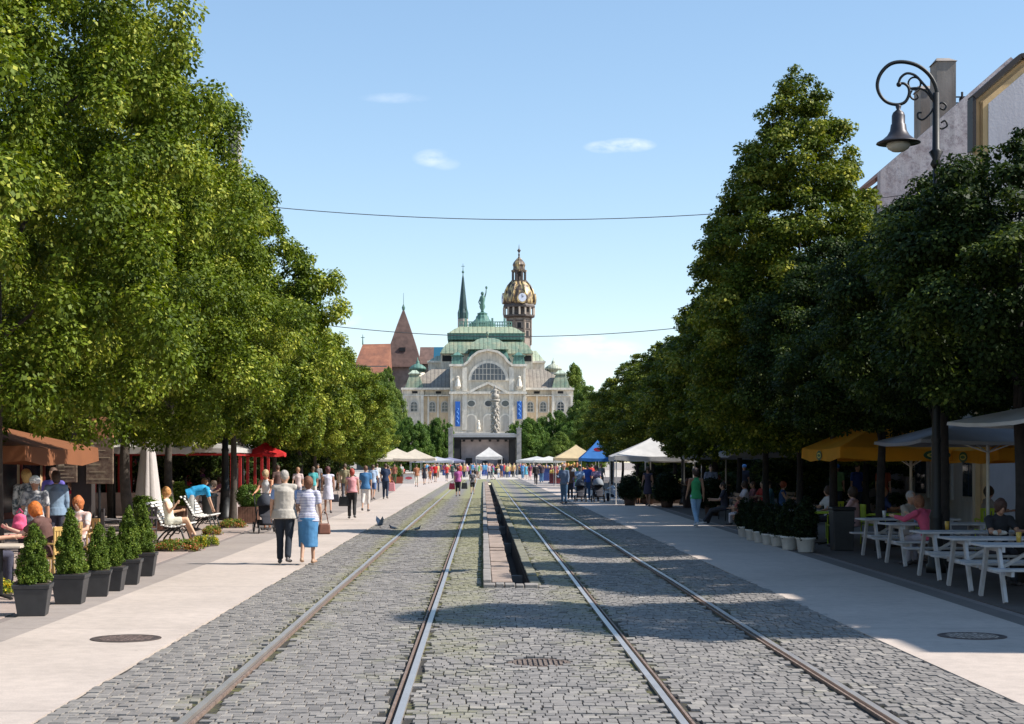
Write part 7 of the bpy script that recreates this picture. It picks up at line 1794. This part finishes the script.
for lb, x, y, c_, h_ in (('orange drink glass on the red cafe table', -6.82, 24.5, (.7,.25,.12), .16), ('tall pink drink glass on the red cafe table', -6.9, 24.75, (.7,.3,.35), .2), ('pale glass on the floral top woman table', -7.1, 27.5, (.6,.6,.6), .15)):
    t = thing('drinking_glass', lb, 'glass', (x, y, .77)); m = MB(); m.lathe([(.025,0),(.035,h_),(.03,h_),(.022,.01)], n=14); obj('glass', m, M(c_, .15, name='drink'), t, smooth=True)
# menu kiosk
t = thing('menu_kiosk', 'dark pillar kiosk with two brown menu boards and an orange brown top panel', 'kiosk', (ax(84,33), 33.0, .028))
kx = lambda px: ax(px,33)-ax(84,33)
m_menu, nt, b = newmat('menu_board'); tc = N(nt, 'ShaderNodeTexCoord').outputs['Object']; L(nt, ramp(nt, noise(nt, tc, 7, 5, .7), [(.42,(.11,.065,.045)),(.6,(.22,.16,.11)),(.72,(.30,.25,.15))]), b.inputs['Base Color']); b.inputs['Roughness'].default_value = .6
m = MB(); m.box(kx(70), kx(90), .1, .45, 0, 2.7); obj('pillar', m, M((.03,.022,.02), .8, name='dark_pillar'), t)
for a, c_, z0_, z1_ in ((56,77,1.45,2.02),(86,113,1.42,2.36)):
    m = MB(); m.box(kx(a), kx(c_), 0, .07, z0_, z1_); bo = obj('menu_board', m, m_menu, t, bevel=.01); m = MB()
    for q in range(6): zz = z0_+.1+(z1_-z0_-.2)*q/5; m.box(kx(a)+.06, kx(c_)-.06-.1*(q % 3), -.006, -.002, zz-.008, zz+.008)
    m.box(kx(a)+.05, kx(a)+.17, -.006, -.002, z1_-.26, z1_-.14); obj('menu_print', m, M((.38,.30,.20), .7, name='menu_print'), bo)
m = MB(); m.box(kx(88), kx(113), 0.005, .075, 2.37, 2.8); obj('top_panel', m, M((.40,.19,.09), .6, name='orange_panel'), t, bevel=.01)
m = MB(); m.tube([(kx(99),.04,0),(kx(99),.04,1.42)], .03, 8); obj('post', m, m_iron, t)
# red cafe pavilion
t = thing('cafe_pavilion', 'cafe shelter with white fabric roof on red posts behind the left trees', 'pavilion', (-11.2, 56.0, .028))
m = MB(); m.add([(-2.6,-.3,2.35),(2.6,-.3,2.35),(2.6,10,2.35),(-2.6,10,2.35),(-2.6,-.3,2.2),(2.6,-.3,2.2),(2.6,10,2.2),(-2.6,10,2.2),(-.5,0,3.05),(-.5,9.7,3.05)], [(0,1,8),(1,2,9,8),(2,3,9),(3,0,8,9),(0,4,5,1),(1,5,6,2),(2,6,7,3),(3,7,4,0)]); obj('fabric_roof', m, m_cwhite, t)
m_redp = M((.42,.02,.02), .5, name='red_paint')
for k in range(6):
    for sx_ in (-2.4, 2.4): m = MB(); m.box(sx_-.05,sx_+.05,k*1.9,k*1.9+.1,0,2.2); obj('post', m, m_redp, t)
m = MB(); m.box(-2.5,2.5,-.06,.0,2.1,2.17); m.box(2.46,2.54,0,9.7,2.1,2.17); m.box(-2.54,-2.46,0,9.7,2.1,2.17); obj('beam', m, m_redp, t)
m = MB(); m.box(2.42,2.47,0,9.6,.0,.85); m.box(-2.4,2.4,-.03,.0,.0,.8); obj('low_screen', m, M((.35,.28,.26), .7, name='screen'), t)
for i, (x, y) in enumerate(((-10.2,58),(-10.4,61),(-10,64))): table(('first','second','third')[i] + ' table from the near end inside the red post shelter', x, y, .8, m_tt, grp='shelter tables')
# lime green lounge chairs on the right
for i, (x, y, rz, lb) in enumerate(((8.0,36.0,90,'lime green chair nearest the white pots, left of the dark bin'),(8.9,36.4,-90,'lime green chair facing the one by the white pots'),(8.6,38.9,180,'lime green chair at the back under the left yellow parasol'),(9.6,34.6,90,'lime green chair behind the farthest picnic table'),(10.6,33.6,0,'lime green chair under the right yellow parasol'))):
    chair(lb, x, y, rz, (.42,.55,.03), 'lime green chairs')
table('table with lime green cloth under the left yellow parasol', 7.85, 36.4, .95, M((.42,.56,.03), .7, name='lime_cloth'), grp='tables on the right'); table('table with lime green cloth behind the picnic tables', 9.0, 34.9, .95, M((.42,.56,.04), .7, name='lime_cloth2'), grp='tables on the right')
table('small pale table behind the white flower pots', 7.6, 38.0, .7, M((.4,.38,.36), .6, name='grey_top'), grp='tables on the right')
t = thing('litter_bin', 'dark square litter bin between the white pots and the picnic tables', 'bin', (7.6, 33.9, .028)); m = MB(); m.frus((-.2,.2,-.2,.2),(-.23,.23,-.23,.23),0,.85); obj('bin_body', m, m_pot, t, bevel=.02); m = MB(); m.box(-.25,.25,-.25,.25,.85,.92); obj('lid', m, m_iron, t, bevel=.02)
def rbench(lb, x, y, L_=1.8, rz=0):
    t = thing('park_bench', lb, 'bench', (x, y, .028), R(rz), 'benches in the shade on the right'); m = MB()
    for k in range(4): m.cbox((-.18+.12*k, 0, .43), (.1, L_, .03))
    obj('seat', m, m_wood, t); m = MB()
    for k in range(3): m.cbox((.27+.03*k, 0, .56+.13*k), (.03, L_, .1))
    obj('backrest', m, m_wood, t)
    for yy in (-L_*.4, L_*.4): m = MB(); m.tube([(-.2,yy,0),(-.18,yy,.4),(.2,yy,.4),(.34,yy,.9)], .02, 6); m.tube([(.24,yy,0),(.2,yy,.4)], .02, 6); obj('leg', m, m_iron, t)
x_, y_ = gp(725, 521); rbench('wooden bench with the white shoed sitter in the right shade', x_+.1, y_); x_, y_ = gp(750, 518.5); rbench('wooden bench with the white top woman in the right shade', x_+.1, y_, 2.2)
x_, y_ = gp(776, 518.5); rbench('wooden bench with the teal shirt sitter in the right shade', x_+.1, y_, 2.2)
# dark hedge of potted plants right, under the big tent
hb_ = shrub_mesh('leafy_plant', 300, 1.1, .5, 'dome', 12000, .07, m_bushdark, clr=.22, lob=.2, tipchance=.5)
for i, (px, Y_, s_, lb) in enumerate(((648,71,1.05,'leafy potted plant under the right half of the big white tent'),(630,69,.9,'lower leafy plant beside the straw hat child'),(667,66,1.0,'dark leafy plant between the tent and the green top woman'),(712,56,.9,'dark leafy plant behind the shaded bench'))):
    t = thing('potted_plant', lb, 'plant', (ax(px,Y_), Y_, .028), 0, 'leafy plants among the right stalls'); o = leafobj('foliage', hb_, t); o.location = (0,0,.3); o.scale = (s_,s_,s_); m = MB(); m.lathe([(.22,0),(.3,.4),(.27,.4)], n=16); obj('pot', m, M((.12,.07,.05), .8, name='clay_pot'), t, smooth=True)
# pigeons
def pigeon(lb, px, py, rz, wings=False, s=1.0):
    x_, y_ = gp(px, py); t = thing('pigeon', lb, 'pigeon', (x_, y_, gz(x_, y_)+.005), R(rz), 'pigeons on the cobbles'); t.scale = (s,s,s); up = .12 if wings else 0
    m = MB(); m.caps((0,-.06,.10+up),(.045,.042),(0,.06,.125+up),(.05,.05)); m.caps((0,.08,.15+up),.03,(0,.105,.19+up),.02); m.ell((0,.115,.205+up),(.02,.026,.022)); m.caps((0,-.10,.095+up),(.035,.015),(0,-.19,.075+up),(.03,.008)); m.caps((0,.138,.203+up),.006,(0,.155,.197+up),.003)
    remeshed('body', m, M((.16,.17,.20), .6, 0, .4, 20, .2, name='feathers'), t, .01)
    for sd in (-1,1):
        m = MB()
        if wings: m.add([(sd*.04,.05,.14+up),(sd*.16,.08,.30+up),(sd*.26,-.02,.42+up),(sd*.18,-.08,.28+up),(sd*.04,-.08,.13+up)], [(0,1,2,3,4)])
        else: m.caps((sd*.045,.04,.13),(.01,.035),(sd*.035,-.13,.095),(.008,.015), side=(1,0,0))
        o = obj('wing', m, M((.42,.43,.46), .6, 0, .3, 30, .2, name='wing_feathers'), t)
        if wings: md = o.modifiers.new('t','SOLIDIFY'); md.thickness = .01
        m = MB(); m.tube([(sd*.02,.0,.07+up),(sd*.02,.005,.0+up*.9),(sd*.02,.03,.0+up*.9)], .005, 5); obj('leg', m, M((.4,.12,.1), .6, name='pigeon_leg'), t)
pigeon('pigeon landing with raised wings at the edge of the left path', 380, 531.5, -60, True, .75)
pigeon('small grey pigeon walking on the cobbles right of the landing one', 393, 531, 90, False, .8)
pigeon('pigeon pecking beside the left rail', 417, 531, -90, False, .8)

# glasses and plates on the picnic tables
for i, (x, y, c_, lb) in enumerate(((7.4,22.1,(.55,.35,.06),'beer glass on the nearest picnic table'),(7.9,22.35,(.6,.58,.55),'pale cup on the nearest picnic table'),(7.6,26.2,(.5,.3,.05),'beer glass on the middle picnic table'),(8.0,31.9,(.6,.58,.55),'white cup on the farthest picnic table'),(8.25,29.45,(.5,.3,.05),'beer glass before the two picnic sitters'))):
    t = thing('drinking_glass', lb, 'glass', (x, y, .79), 0, 'glasses on the picnic tables'); m = MB(); m.lathe([(.03,0),(.04,.14),(.035,.14),(.027,.01)], n=14); obj('glass', m, M(c_, .15, name='drink'), t, smooth=True)
